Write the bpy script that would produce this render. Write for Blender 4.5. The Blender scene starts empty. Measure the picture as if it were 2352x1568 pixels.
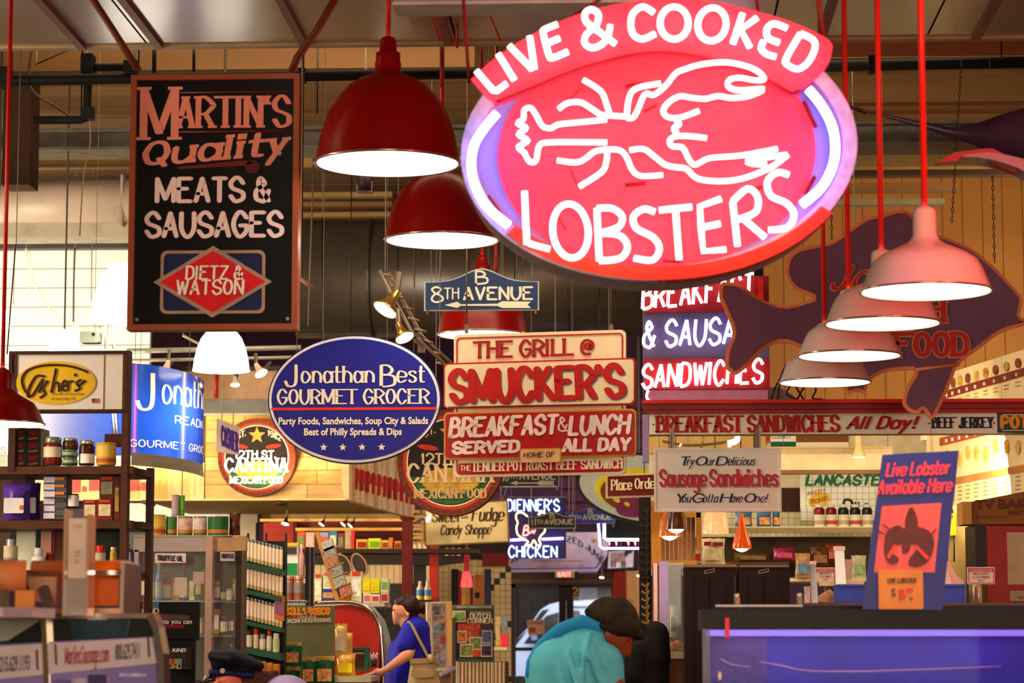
import bpy, bmesh, math, random
from mathutils import Vector, Matrix
random.seed(7)
ORD = ['first', 'second', 'third', 'fourth', 'fifth', 'sixth', 'seventh', 'eighth', 'ninth', 'tenth', 'eleventh', 'twelfth', 'thirteenth', 'fourteenth', 'fifteenth', 'sixteenth']
C = bpy.context.scene.collection
SC = bpy.context.scene
PI = math.pi
# ---------------------------------------------------------------- camera
FPX, CX, CY = 5900.0, 1176.0, 784.0
CAM = Vector((0, 0, 1.45))
TH = math.atan(696 / FPX)
PSI = math.atan(264 * math.cos(TH) / FPX)
cd = bpy.data.cameras.new('camera'); cam = bpy.data.objects.new('camera', cd); C.objects.link(cam)
cam.location = CAM; cam.rotation_euler = (PI / 2 + TH, 0, PSI)
cd.sensor_width = 36; cd.lens = FPX / 2352 * 36; cd.clip_end = 300
cd.dof.use_dof = True; cd.dof.focus_distance = 13.0; cd.dof.aperture_fstop = 5.0
SC.camera = cam
vs = SC.view_settings
vs.view_transform = 'Standard'; vs.look = 'None'; vs.exposure = 0.14; vs.gamma = 1; vs.use_curve_mapping = False
try:
    SC.cycles.use_denoising = True; SC.cycles.sample_clamp_indirect = 4; SC.cycles.sample_clamp_direct = 0
    SC.cycles.max_bounces = 6; SC.cycles.diffuse_bounces = 3; SC.cycles.glossy_bounces = 3; SC.cycles.transparent_max_bounces = 12
    SC.cycles.caustics_reflective = False; SC.cycles.caustics_refractive = False
except Exception: pass
# ---------------------------------------------------------------- light
w = bpy.data.worlds.new('hall_ambience'); SC.world = w; w.use_nodes = True
bg = w.node_tree.nodes['Background']; bg.inputs[0].default_value = (1.0, 0.66, 0.40, 1); bg.inputs[1].default_value = 0.06
def area(name, loc, tgt, sx, sy, power, col):
    d = bpy.data.lights.new(name, 'AREA'); d.shape = 'RECTANGLE'; d.size = sx; d.size_y = sy; d.energy = power; d.color = col
    o = bpy.data.objects.new(name, d); C.objects.link(o); o.location = loc
    o.rotation_euler = (Vector(tgt) - Vector(loc)).to_track_quat('-Z', 'Y').to_euler(); return o
WARM = (1.0, 0.74, 0.46)
area('hall_fill_near', (0.5, -1.5, 1.9), (-0.1, 12, 2.2), 3.8, 1.4, 380, (1.0, .80, .58))  # unseen fill behind the camera, added to brighten the sign fronts
area('hall_fill_mid', (-0.6, 13.0, 5.45), (-0.4, 18, 1.5), 5, .5, 150, WARM)  # added fill under the roof, above the view
area('hall_fill_left', (-4.6, 9.5, 3.0), (-2.2, 13.2, 1.5), .6, 2.2, 130, (1, .80, .54))  # added fill outside the view for the shelf and cabinet side
area('hall_fill_deep', (3.9, 19.0, 3.6), (-1.2, 23, 1.6), .6, 2.5, 160, WARM)  # added fill for the far signs, hidden behind the sandwich stall
area('stall_fill_left', (-5.4, 16.5, 2.4), (-2.4, 20.0, 2.4), .6, 2, 330, (1, .80, .50))  # unseen fill added to lift the pallet wood stall
area('market_stall_fill', (2.3, 14.0, 2.42), (2.2, 16.8, 1.7), 2.2, .3, 40, (1, .76, .44))  # unseen area light added behind the fascia to brighten the stall
area('neighbour_neon_glow', (2.1, 6.0, 3.5), (1.4, 9.5, 2.6), .5, .9, 70, (1, .10, .08))
area('hall_fill_doors', (2.6, 24.3, 2.7), (-.9, 27.5, 2.0), .5, 1.6, 70, (1, .82, .9))  # hidden fill added to brighten the juice banner
area('partition_fill', (-6.3, 20.0, 3.6), (-5.0, 23.5, 3.6), .5, 1.6, 150, (1, .95, .82))  # off-view fill added to brighten the ribbed partition
area('street_daylight', (-1.0, 31.5, 4.2), (-0.8, 35, 0.6), 5, 2, 330, (.72, .8, 1))
# ---------------------------------------------------------------- pixel -> place
Rt = Vector((math.cos(PSI), math.sin(PSI), 0))
F = Vector((-math.sin(PSI) * math.cos(TH), math.cos(PSI) * math.cos(TH), math.sin(TH)))
U = Rt.cross(F)
def ray(px, py): return Rt * ((px - CX) / FPX) + U * ((CY - py) / FPX) + F
def at(px, py, Y):
    d = ray(px, py); return CAM + d * (Y / d.y)
# ---------------------------------------------------------------- materials
def lin(h):
    h = h.lstrip('#'); v = [int(h[i:i + 2], 16) / 255 for i in (0, 2, 4)]
    return tuple((c / 12.92 if c <= .04045 else ((c + .055) / 1.055) ** 2.4) for c in v)
_M = {}
CH = None
def M(h, rough=.55, metal=0, noise=.14, scale=9, emit=None, estr=0, alpha=1, trans=0, coat=0, stretch=None, bump=0, emul=None):
    key = (h, rough, metal, noise, scale, emit, estr, alpha, trans, coat, stretch, bump, emul)
    if key in _M: return _M[key]
    m = bpy.data.materials.new('mat_' + h.strip('#')); m.use_nodes = True
    nt = m.node_tree; b = nt.nodes['Principled BSDF']; c = lin(h)
    b.inputs['Roughness'].default_value = rough; b.inputs['Metallic'].default_value = metal
    b.inputs['Base Color'].default_value = (*c, 1)
    b.inputs['Specular IOR Level'].default_value = .5 if (coat or metal or rough < .2) else .22
    if coat: b.inputs['Coat Weight'].default_value = coat; b.inputs['Coat Roughness'].default_value = .15
    if trans: b.inputs['Transmission Weight'].default_value = trans; b.inputs['IOR'].default_value = 1.1
    if alpha < 1: b.inputs['Alpha'].default_value = alpha
    if emit or emul:
        b.inputs['Emission Color'].default_value = (*(emul or lin(emit)), 1); b.inputs['Emission Strength'].default_value = estr
    if noise:
        tc = nt.nodes.new('ShaderNodeTexCoord'); n = nt.nodes.new('ShaderNodeTexNoise'); n.inputs['Scale'].default_value = scale
        n.inputs['Detail'].default_value = 3
        src = tc.outputs['Object']
        if stretch:
            mp = nt.nodes.new('ShaderNodeMapping'); mp.inputs['Scale'].default_value = stretch
            nt.links.new(src, mp.inputs['Vector']); src = mp.outputs['Vector']
        nt.links.new(src, n.inputs['Vector'])
        r = nt.nodes.new('ShaderNodeMapRange'); r.inputs['From Min'].default_value = .3; r.inputs['From Max'].default_value = .7
        r.inputs['To Min'].default_value = 1 - noise; r.inputs['To Max'].default_value = 1 + noise
        nt.links.new(n.outputs['Fac'], r.inputs['Value'])
        mx = nt.nodes.new('ShaderNodeVectorMath'); mx.operation = 'SCALE'; mx.inputs[0].default_value = c
        nt.links.new(r.outputs['Result'], mx.inputs['Scale']); nt.links.new(mx.outputs['Vector'], b.inputs['Base Color'])
        if bump:
            bm_ = nt.nodes.new('ShaderNodeBump'); bm_.inputs['Strength'].default_value = bump; bm_.inputs['Distance'].default_value = .01
            nt.links.new(n.outputs['Fac'], bm_.inputs['Height']); nt.links.new(bm_.outputs['Normal'], b.inputs['Normal'])
    _M[key] = m; return m
def NEON(rgb, s, body='f4ead8'): return M(body, .3, 0, 0, emul=rgb, estr=s)
def GLASS(h='dfeff0', alpha=.16, rough=.05): return M(h, rough, 0, 0, alpha=alpha)
# ---------------------------------------------------------------- mesh builder
def cr(pts, n=5, closed=False):
    """Catmull-Rom through points; a repeated point makes a corner."""
    L = len(pts); out = []
    if L < 3: return [tuple(p) for p in pts]
    rng = range(L) if closed else range(L - 1)
    for i in rng:
        p1 = pts[i]; p2 = pts[(i + 1) % L]
        if p1 == p2: continue
        p0 = pts[(i - 1) % L] if (closed or i > 0) else p1
        p3 = pts[(i + 2) % L] if (closed or i + 2 < L) else p2
        for k in range(n):
            t = k / n; t2 = t * t; t3 = t2 * t
            out.append(tuple(.5 * (2 * b + (c - a) * t + (2 * a - 5 * b + 4 * c - d) * t2 + (3 * b - a - 3 * c + d) * t3) for a, b, c, d in zip(p0, p1, p2, p3)))
    if not closed: out.append(tuple(pts[-1]))
    return out
BUILT = []
class MB:
    def __init__(s): s.v = []; s.f = []; s.smooth = False; s.mi = []; s.cur = 0
    def face(s, idx): s.f.append(idx); s.mi.append(s.cur)
    def box(s, x0, x1, y0, y1, z0, z1):
        if x1 < x0: x0, x1 = x1, x0
        if y1 < y0: y0, y1 = y1, y0
        if z1 < z0: z0, z1 = z1, z0
        b = len(s.v); s.v += [(x, y, z) for z in (z0, z1) for y in (y0, y1) for x in (x0, x1)]
        for q in ((0, 2, 3, 1), (4, 5, 7, 6), (0, 1, 5, 4), (2, 6, 7, 3), (0, 4, 6, 2), (1, 3, 7, 5)): s.face([b + i for i in q])
        return s
    def prism(s, pts, y0, y1, back=True):
        """outline in x,z pushed along y (y0 nearer the viewer)."""
        a = sum(p[0] * q[1] - q[0] * p[1] for p, q in zip(pts, pts[1:] + pts[:1]))
        if a < 0: pts = pts[::-1]
        n = len(pts); b = len(s.v)
        s.v += [(x, y0, z) for x, z in pts]; s.face(list(range(b, b + n)))
        if y1 is not None:
            s.v += [(x, y1, z) for x, z in pts]
            if back: s.face(list(range(b + 2 * n - 1, b + n - 1, -1)))
            for i in range(n):
                j = (i + 1) % n; s.face([b + j, b + i, b + n + i, b + n + j])
        return s
    def ring(s, outer, inner, y0, y1):
        n = len(outer); b = len(s.v)
        for pts, y in ((outer, y0), (inner, y0), (outer, y1), (inner, y1)): s.v += [(x, y, z) for x, z in pts]
        for i in range(n):
            j = (i + 1) % n
            s.face([b + i, b + j, b + n + j, b + n + i]); s.face([b + 2 * n + j, b + 2 * n + i, b + 3 * n + i, b + 3 * n + j])
            s.face([b + j, b + i, b + 2 * n + i, b + 2 * n + j]); s.face([b + n + i, b + n + j, b + 3 * n + j, b + 3 * n + i])
        return s
    def tube(s, pts, r, n=8, closed=False, cap=True):
        pts = [Vector(p) for p in pts]; q = [pts[0]]
        for p in pts[1:]:
            if (p - q[-1]).length > 1e-6: q.append(p)
        pts = q; L = len(pts)
        if L < 2: return s
        rr = r if isinstance(r, (list, tuple)) else [r] * L
        b = len(s.v); ref = None
        for i, p in enumerate(pts):
            if closed: t = pts[(i + 1) % L] - pts[i - 1]
            else: t = pts[min(i + 1, L - 1)] - pts[max(i - 1, 0)]
            if t.length < 1e-9: t = Vector((0, 0, 1))
            t.normalize()
            if ref is None: ref = t.orthogonal().normalized()
            a = ref - t * ref.dot(t)
            if a.length < 1e-5: a = t.orthogonal()
            a.normalize(); ref = a; c = t.cross(a)
            for k in range(n):
                an = 2 * PI * k / n; s.v.append(tuple(p + (a * math.cos(an) + c * math.sin(an)) * rr[min(i, len(rr) - 1)]))
        for i in range(L if closed else L - 1):
            i2 = (i + 1) % L
            for k in range(n):
                k2 = (k + 1) % n; s.face([b + i * n + k, b + i * n + k2, b + i2 * n + k2, b + i2 * n + k])
        if cap and not closed:
            s.face(list(range(b + n - 1, b - 1, -1))); s.face(list(range(b + (L - 1) * n, b + L * n)))
        return s
    def lathe(s, prof, n=24, c=(0, 0, 0), sx=1, sy=1):
        b = len(s.v)
        for r, z in prof:
            for k in range(n):
                an = 2 * PI * k / n; s.v.append((c[0] + r * sx * math.cos(an), c[1] + r * sy * math.sin(an), c[2] + z))
        for i in range(len(prof) - 1):
            for k in range(n):
                k2 = (k + 1) % n; s.face([b + i * n + k, b + i * n + k2, b + (i + 1) * n + k2, b + (i + 1) * n + k])
        if prof[0][0] > 1e-5: s.face(list(range(b + n - 1, b - 1, -1)))
        if prof[-1][0] > 1e-5: s.face(list(range(b + (len(prof) - 1) * n, b + len(prof) * n)))
        return s
    def openlathe(s, prof, n=32, c=(0, 0, 0)):
        b = len(s.v)
        for r, z in prof:
            for k in range(n):
                an = 2 * PI * k / n; s.v.append((c[0] + r * math.cos(an), c[1] + r * math.sin(an), c[2] + z))
        for i in range(len(prof) - 1):
            for k in range(n):
                k2 = (k + 1) % n; s.face([b + i * n + k, b + i * n + k2, b + (i + 1) * n + k2, b + (i + 1) * n + k])
        return s
    def quad(s, a, b_, c, d):
        b = len(s.v); s.v += [tuple(a), tuple(b_), tuple(c), tuple(d)]; s.face([b, b + 1, b + 2, b + 3]); return s
    def mesh(s, name, mats):
        me = bpy.data.meshes.new(name); me.from_pydata(s.v, [], s.f); me.update()
        for m in (mats if isinstance(mats, (list, tuple)) else [mats]): me.materials.append(m)
        if isinstance(mats, (list, tuple)): me.polygons.foreach_set('material_index', s.mi)
        if s.smooth: me.polygons.foreach_set('use_smooth', [len(f) < 6 for f in s.f])
        return me
    def build(s, name, mats, parent=None, loc=None):
        o = bpy.data.objects.new(name, s.mesh(name, mats)); C.objects.link(o)
        BUILT.append(o)
        if parent is not None: o.parent = parent
        if loc is not None: o.location = loc
        return o
def tag(o, label=None, cat=None, group=None, kind=None):
    if label: o['label'] = label
    if cat: o['category'] = cat
    if group: o['group'] = group
    if kind: o['kind'] = kind
    return o
def struct(name, mb, m, parent=None):
    o = mb.build(name, m, parent)
    if parent is None: o['kind'] = 'structure'
    return o
def copy_thing(root, loc, label, rz=None, sc=None):
    r = root.copy(); C.objects.link(r); r.location = loc; r['label'] = label
    if rz is not None: r.rotation_euler = (0, 0, rz)
    if sc is not None: r.scale = (sc, sc, sc)
    for ch in list(root.children):
        c = ch.copy(); C.objects.link(c); c.parent = r
        for g in list(ch.children):
            d = g.copy(); C.objects.link(d); d.parent = c
    return r
# ---------------------------------------------------------------- lettering: stroke glyphs on a 9-high grid (a,b,c,d = below the baseline)
GL = {
'A':(6,'-003960;-1353'),'B':(6,'-0009;~0909395735050505;~0505356461300000'),'C':(6,'~6749290603204062'),'D':(6,'-0009;~09092958645120000'+'0'),
'E':(6,'-6000;-0009;-0969;-0545'),'F':(6,'-0009;-0969;-0545'),'G':(6,'~674929060320406264;-6434'),'H':(6,'-0009;-6069;-0565'),'I':(1,'-0009'),
'J':(5,'~494942301002'),'K':(6,'-0009;-5904;-1560'),'L':(5,'-0900;-0050'),'M':(8,'-0009;-0941;-4189;-8980'),'N':(6,'-0009;-0960;-6069'),
'O':(6,'@39180504113051646558'),'P':(6,'-0009;~0909396766340404'),'Q':(6,'@39180504113051646558;-426a'),'R':(6,'-0009;~0909396766340404;-3460'),
'S':(6,'~6749290715446361402002'),'T':(6,'-0969;-3930'),'U':(6,'~0909032040636969'),'V':(6,'-0930;-3069'),'W':(8,'-0920;-2048;-4860;-6089'),
'X':(6,'-0069;-0960'),'Y':(6,'-0934;-3469;-3430'),'Z':(6,'-0969;-6900;-0060'),'&':(6,'~606025172947360401204064'),"'":(1,'-0907'),'!':(1,'-0903;-0001'),
'.':(1,'-0001'),',':(1,'-010a'),'-':(4,'-0444'),'@':(8,'~56362433535654637567482806022050'),'$':(6,'~6749290715446361402002;-393a'),'?':(5,'~0719395633'),
'0':(6,'@39180504113051646558'),'1':(3,'-1729;-2920'),'2':(6,'~071949676500006060'),'3':(6,'~08294967353563614020'+'01'),'4':(6,'-4049;-4903;-0363'),
'5':(6,'-5909;-0905;~050536634020'+'01'),'6':(6,'~582906032040626435'+'13'),'7':(6,'-0969;-6920'),'8':(6,'@391817355758;@351311306163'),'9':(6,'~10406365593907'+'05'+'34'+'65'),
'a':(5,'@3616040210305254;-5650'),'b':(5,'-0900;@2646545240200204'),'c':(5,'~553616040210'+'3051'),'d':(5,'@3616040210305254;-5950'),'e':(5,'~030353'+'55361604021030'+'51'),
'f':(4,'~4939272020;-0646'),'g':(5,'@3616040210305254;~56565b3d0c'),'h':(5,'-0900;~031636545050'),'i':(1,'-0600;-0809'),'j':(2,'~26262b0c;-2829'),
'k':(5,'-0900;-4602;-2350'),'l':(1,'-0900'),'m':(8,'-0600;~031626444040;~435666848080'),'n':(5,'-0600;~031636545050'),'o':(5,'@3616040210305254'),
'p':(5,'-060d;@2646545240200204'),'q':(5,'@3616040210305254;-565d'),'r':(3,'-0600;~03152636'),'s':(4,'~4536160514334241301001'),'t':(3,'~191911203'+'0;-0636'),
'u':(5,'~060602103052'+'52;-5650'),'v':(4,'-0620;-2046'),'w':(6,'-0610;-1035;-3550;-5066'),'x':(5,'-0056;-0650'),'y':(5,'-0620;-460d'),'z':(4,'-0646;-4600;-0040'),' ':(3,''),
}
def gy(c): return 'dcba'.index(c) - 4 if c in 'abcd' else int(c)
def glyph(ch):
    wd, st = GL.get(ch, GL['-']); out = []
    for s_ in st.split(';'):
        if not s_: continue
        d = s_[1:]; pts = [(float(d[i]), float(gy(d[i + 1]))) for i in range(0, len(d) - 1, 2)]
        if s_[0] == '~': out.append((cr(pts, 4), False, True))
        elif s_[0] == '@': out.append((cr(pts, 2, True), True, True))
        else:
            for i in range(len(pts) - 1): out.append((pts[i:i + 2], False, False))
    return wd, out
def layout(s, gap=2.4):
    x = 0; res = []
    for ch in s:
        if ch == ' ': x += 4; continue
        wd, st = glyph(ch)
        res.append([([(px + x, py) for px, py in p], c, sm) for p, c, sm in st]); x += wd + gap
    return res, max(x - gap, 1)
_fc = {}
def font_mesh(s, bold, spacing=1.0):
    k = (s, bold, spacing)
    if k not in _fc:
        cu = bpy.data.curves.new('lettering', 'FONT'); cu.body = s; cu.offset = bold; cu.resolution_u = 3; cu.space_character = spacing
        ob = bpy.data.objects.new('lettering', cu)
        me = bpy.data.meshes.new_from_object(ob)
        vs_ = [(v.co.x, v.co.y) for v in me.vertices]; fs = [list(p.vertices) for p in me.polygons]
        bpy.data.objects.remove(ob); bpy.data.curves.remove(cu); bpy.data.meshes.remove(me)
        _fc[k] = (vs_, fs)
    return _fc[k]
# ---------------------------------------------------------------- a thing measured in photo pixels, standing at its own depth
class T:
    def __init__(s, name, label, cat, px, py, Y, yaw=0, group=None, exact=False, kind=None):
        s.ax, s.ay, s.Y, s.yaw, s.exact = px, py, Y, yaw, exact
        s.loc = at(px, py, Y); s.e = bpy.data.objects.new(name, None); C.objects.link(s.e)
        s.e.location = s.loc; s.e.rotation_euler = (0, 0, yaw); s.e.empty_display_size = .1
        tag(s.e, label, cat, group, kind)
        s.ux = Vector((math.cos(yaw), math.sin(yaw), 0)); s.nn = Vector((-math.sin(yaw), math.cos(yaw), 0))
        a = s._hit(px + 8, py) - s._hit(px - 8, py); s.sx = a.dot(s.ux) / 16
        b = s._hit(px, py - 8) - s._hit(px, py + 8); s.sz = b.z / 16
    def _hit(s, px, py):
        d = ray(px, py); return CAM + d * ((s.loc - CAM).dot(s.nn) / d.dot(s.nn))
    def p(s, px, py):
        if s.exact:
            h = s._hit(px, py) - s.loc; return (h.dot(s.ux), h.z)
        return ((px - s.ax) * s.sx, -(py - s.ay) * s.sz)
    def mb(s, name, mb, m, par=None): return mb.build(name, m, par or s.e)
    def box(s, name, x0, y0, x1, y1, d0, d1, m, par=None):
        return s.poly(name, [(x0, y1), (x1, y1), (x1, y0), (x0, y0)], d0, d1, m, par)
    def poly(s, name, pts, d0, d1, m, par=None, smooth=False):
        if smooth: pts = cr(pts, 4, True)
        return MB().prism([s.p(*q) for q in pts], d0, d1).build(name, m, par or s.e)
    def ell(s, name, cx, cy, rx, ry, d0, d1, m, par=None, n=48, rot=0):
        return s.poly(name, ellpts(cx, cy, rx, ry, n, rot), d0, d1, m, par)
    def frame(s, name, outer, inner, d0, d1, m, par=None):
        return MB().ring([s.p(*q) for q in outer], [s.p(*q) for q in inner], d0, d1).build(name, m, par or s.e)
    def tube(s, name, pts, r, m, d=0, par=None, smooth=True, n=8, closed=False):
        if smooth and len(pts) > 2: pts = cr(pts, 4, closed)
        q = [s.p(*a) for a in pts]
        mb = MB(); mb.smooth = True
        return mb.tube([(x, d, z) for x, z in q], r * s.sx, n, closed).build(name, m, par or s.e)
    def hang(s, px, py, r=.7, m=None, d=.012, top=None):
        x, z = s.p(px, py); top = top or (zc if s.loc.y > 11.3 else ze); mb = MB(); mb.tube([(x, d, z), (x, d, top + .02 - s.loc.z)], r * s.sx, 6); mb.build('hanger', m or CH, s.e); return s
    def leg(s, x0, x1, py, d0, d1, m, name='leg'):
        a, z = s.p(x0, py); b = s.p(x1, py)[0]; MB().box(a, b, d0, d1, -s.loc.z, z).build(name, m, s.e); return s
    def text(s, st, x0, yb, x1, yt, m, d=-.004, style='sans', bold=.0, tilt=0, slant=0, a=1.0, b=.45, serif=0, name='lettering', par=None, warp=None, spacing=1.0, low=False):
        """lettering fitted into the pixel box; style sans = outline face, pen = broad-nib strokes, neon = one glass tube for each letter"""
        Hh = yb - yt
        def mp(u, v):  # u 0..1 across, v in cap heights
            x = x0 + (x1 - x0) * u + slant * v * Hh; y = yb - v * Hh + tilt * u
            if warp: x, y = warp(u, v, x, y)
            return s.p(x, y)
        mb = MB()
        if style == 'sans':
            vs_, fs = font_mesh(st, bold, spacing); xs = [v[0] for v in vs_]; lo, hi = min(xs), max(xs)
            cap = max(v[1] for v in vs_) if not low else .729
            mb.v = [(q[0], d, q[1]) for q in (mp((v[0] - lo) / (hi - lo), v[1] / cap) for v in vs_)]
            mb.f = [f for f in fs]; mb.mi = [0] * len(fs)
            o = mb.build(name, m, par or s.e); return o
        res, W = layout(st)
        if style == 'neon':
            for L in res:
                mb = MB(); mb.smooth = True
                for pts, closed, sm in L:
                    q = [mp(x / W, y / 9) for x, y in pts]
                    mb.tube([(x, d, z) for x, z in q], a * s.sx, 6, closed)
                mb.build('neon_letter', m, par or s.e)
            return
        uw = (x1 - x0) / W; uh = Hh / 9
        q_ = [0]
        for L in res:
            for pts, closed, sm in L:
                P = [(x * uw, y * uh) for x, y in pts]; n = len(P)
                lf = []; rg = []
                for i, (x, y) in enumerate(P):
                    if closed: q0, q1 = P[i - 1], P[(i + 1) % n]
                    else: q0, q1 = P[max(i - 1, 0)], P[min(i + 1, n - 1)]
                    dx, dy = q1[0] - q0[0], q1[1] - q0[1]; l = math.hypot(dx, dy) or 1
                    nx, ny = -dy / l, dx / l; hw = math.hypot(a * nx, b * ny)
                    lf.append((x + nx * hw, y + ny * hw)); rg.append((x - nx * hw, y - ny * hw))
                def conv(t):
                    q = mp(t[0] / (x1 - x0), t[1] / Hh); return (q[0], d - .0003 * q_[0], q[1])
                q_[0] = (q_[0] + 1) % 7
                for i in range(n if closed else n - 1):
                    j = (i + 1) % n; mb.quad(conv(lf[i]), conv(lf[j]), conv(rg[j]), conv(rg[i]))
                if not closed:
                    for (x, y) in (P[0], P[-1]):
                        q_[0] = (q_[0] + 1) % 7
                        if serif and not sm and (abs(y) < .01 or y > uh * 5.5):
                            mb.quad(conv((x - a - serif, y - b)), conv((x + a + serif, y - b)), conv((x + a + serif, y + b)), conv((x - a - serif, y + b)))
                        elif not sm or True:
                            k = 8; mb.v += [conv((x + a * .93 * math.cos(2 * PI * t / k), y + b * .93 * math.sin(2 * PI * t / k))) for t in range(k)]; mb.face(list(range(len(mb.v) - k, len(mb.v))))
        return mb.build(name, m, par or s.e)
def ellpts(cx, cy, rx, ry, n=48, rot=0):
    o = []
    for k in range(n):
        t = 2 * PI * k / n; x, y = rx * math.cos(t), ry * math.sin(t)
        o.append((cx + x * math.cos(rot) - y * math.sin(rot), cy + x * math.sin(rot) + y * math.cos(rot)))
    return o
def rr(x0, y0, x1, y1, r, n=4):
    o = []
    for cx, cy, a0 in ((x1 - r, y1 - r, 0), (x0 + r, y1 - r, 90), (x0 + r, y0 + r, 180), (x1 - r, y0 + r, 270)):
        for k in range(n + 1):
            t = math.radians(a0 + 90 * k / n); o.append((cx + r * math.cos(t), cy + r * math.sin(t)))
    return o
def skewpts(pts, x0, x1, t0, t1):
    return [(x, y + t0 + (t1 - t0) * (x - x0) / (x1 - x0)) for x, y in pts]
def star(cx, cy, r, r2=.42, n=5, rot=-PI / 2):
    return [(cx + (r if k % 2 == 0 else r * r2) * math.cos(rot + PI * k / n), cy + (r if k % 2 == 0 else r * r2) * math.sin(rot + PI * k / n)) for k in range(2 * n)]
# ================================================================ the setting
CH = M('6b6255', .4, .5)
def wbox(x0, x1, y0, y1, z0, z1): return MB().box(x0, x1, y0, y1, z0, z1)
struct('floor', wbox(-14, 14, -4, 31, -.1, 0), M('6b5a48', .35, scale=2))
struct('floor_outside', wbox(-14, 14, 31, 50, -.2, -.1), M('4a4a4e', .8, scale=2))
struct('wall_left', wbox(-7.2, -7, -4, 31, 0, 6.2), M('b59a74', .8, scale=2))
struct('wall_right', wbox(7, 7.2, -4, 31, 0, 6.2), M('a88342', .8, scale=2))
DECK = M('5c4024', .8, noise=.25, scale=3, stretch=(.4, 4, 4)); DECK2 = M('5a4026', .8, noise=.25, scale=3, stretch=(.4, 4, 4))
zc = 5.75
roof = struct('ceiling', wbox(-7, 7, 11, 31, zc + .06, zc + .2), M('4a3a28', .9))
pk = wbox(-7, 7, -.19, .19, 0, .05).mesh('plank', DECK); pk2 = wbox(-7, 7, -.19, .19, 0, .05).mesh('plank', DECK2)
for i in range(50):
    o = bpy.data.objects.new('plank', pk if (i * 7) % 3 else pk2); C.objects.link(o); o.parent = roof; o.location = (0, 11.2 + i * .4, zc + .004 * ((i * 5) % 3))
def beam(y0, y1, Y, m, x0=-120, x1=2480, dep=.25, flange=0):
    a = at(x0, y1, Y); b = at(x1, y0, Y); mb = MB().box(a.x, b.x, Y, Y + dep, a.z, b.z)
    if flange: mb.box(a.x, b.x, Y - .06, Y + dep + .06, a.z - .02, a.z); mb.box(a.x, b.x, Y - .06, Y + dep + .06, b.z, b.z + .02)
    return mb.build('beam', m, roof)
TAN = M('624424', .7, noise=.2, scale=2, stretch=(.3, 3, 3)); DKB = M('3a2c20', .7); GAL = M('4a443c', .6, .2, noise=.3, scale=14); PALE = M('7c6038', .6)
beam(296, 343, 17.5, GAL, -60, 1120, flange=1); beam(284, 331, 17.5, GAL, 1900, 2480, flange=1)
beam(60, 92, 13.2, M('8a4634', .6), 1905, 2480, flange=1)
for (y0, y1, Y, m, x0, x1) in ((105, 165, 14.6, TAN, -80, 1090), (352, 384, 20.3, PALE, 75, 1100), (398, 420, 21.2, DKB, -80, 1000), (96, 134, 14.8, TAN, 1900, 2480), (168, 236, 16.2, TAN, 1900, 2480),
                               (238, 256, 16.9, M('7a4c2c', .6), 1900, 2480), (335, 384, 19, PALE, 1920, 2480), (386, 404, 19.4, DKB, 1920, 2480), (418, 440, 20, TAN, 1920, 2200), (455, 470, 20.4, M('6f6650', .5, .3), 1920, 2170),
                               (440, 452, 22.4, PALE, 690, 900), (462, 474, 22.8, TAN, 690, 900), (486, 498, 23.2, PALE, 690, 900)): beam(y0, y1, Y, m, x0, x1, .12)
# steel post at the far left
a = at(0, 560, 16); b = at(74, 100, 16)
struct('trim_post', MB().box(a.x, b.x, 16, 16.25, at(30, 424, 16).z, zc), M('3a2618', .7))
# low soffit over the near stalls, of long white boards
ze = at(1176, 95, 11.3).z
sof = struct('ceiling_soffit', wbox(-6.9, 6.9, 4.6, 11.3, ze + .03, ze + .10), M('6e5a48', .7))
spm = M('7c6854', .25, noise=.12, scale=3, stretch=(2, .3, 1), coat=.4)
bd = wbox(-.345, .345, 4.6, 11.28, 0, .028).mesh('panel', spm)
for i in range(20):
    o = bpy.data.objects.new('panel', bd); C.objects.link(o); o.parent = sof; o.location = (-6.75 + i * .7 + .05, 0, ze)
MB().box(-6.9, 6.9, 11.29, 11.34, ze - .012, ze + .25).build('fascia', M('8d7558', .5), sof)
bt = wbox(-.018, .018, 4.6, 11.3, -.02, 0).mesh('batten', M('6b3f2e', .5))
for x in (at(190, 95, 11.3).x, at(367, 95, 11.3).x, at(700, 95, 11.3).x, at(1030, 95, 11.3).x, at(1885, 80, 11.3).x, at(2240, 60, 11.3).x):
    o = bpy.data.objects.new('batten', bt); C.objects.link(o); o.parent = sof; o.location = (x, 0, ze)
# ochre boarded wall on the right beyond the fish
W1 = T('wall_back_right', None, None, 2000, 700, 21.5, kind='structure')
OC = M('7c5222', .75, noise=.1, scale=2); q = wbox(0, 1, 0, 1, 0, 1)
bm_ = None
for i in range(18):
    x0 = 1755 + i * 46
    o = W1.box('board', x0, 395 if i > 3 else 470, x0 + 44.5, 1010, 0, .05, OC)
W1.box('backing', 1755, 470, 2480, 1012, .05, .1, M('5b3a18', .8))
# white ribbed partition lit by the bell lamps and an added fill, far left
W2 = T('wall_back_left', None, None, 150, 700, 23.5, kind='structure')
WH = M('f4f0dc', .5, noise=.03)
for i in range(7):
    W2.box('rib_board', -120, 574 + i * 44, 345, 574 + i * 44 + 41.5, 0, .05, WH)
W2.box('backing', -120, 574, 345, 900, .06, .1, M('a8a28c', .6))
W2.box('rail', -120, 506, 345, 560, -.1, .12, M('8f8674', .5)); W2.box('dark_rail', -120, 560, 345, 575, -.15, .1, M('3a3430', .5))
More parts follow.
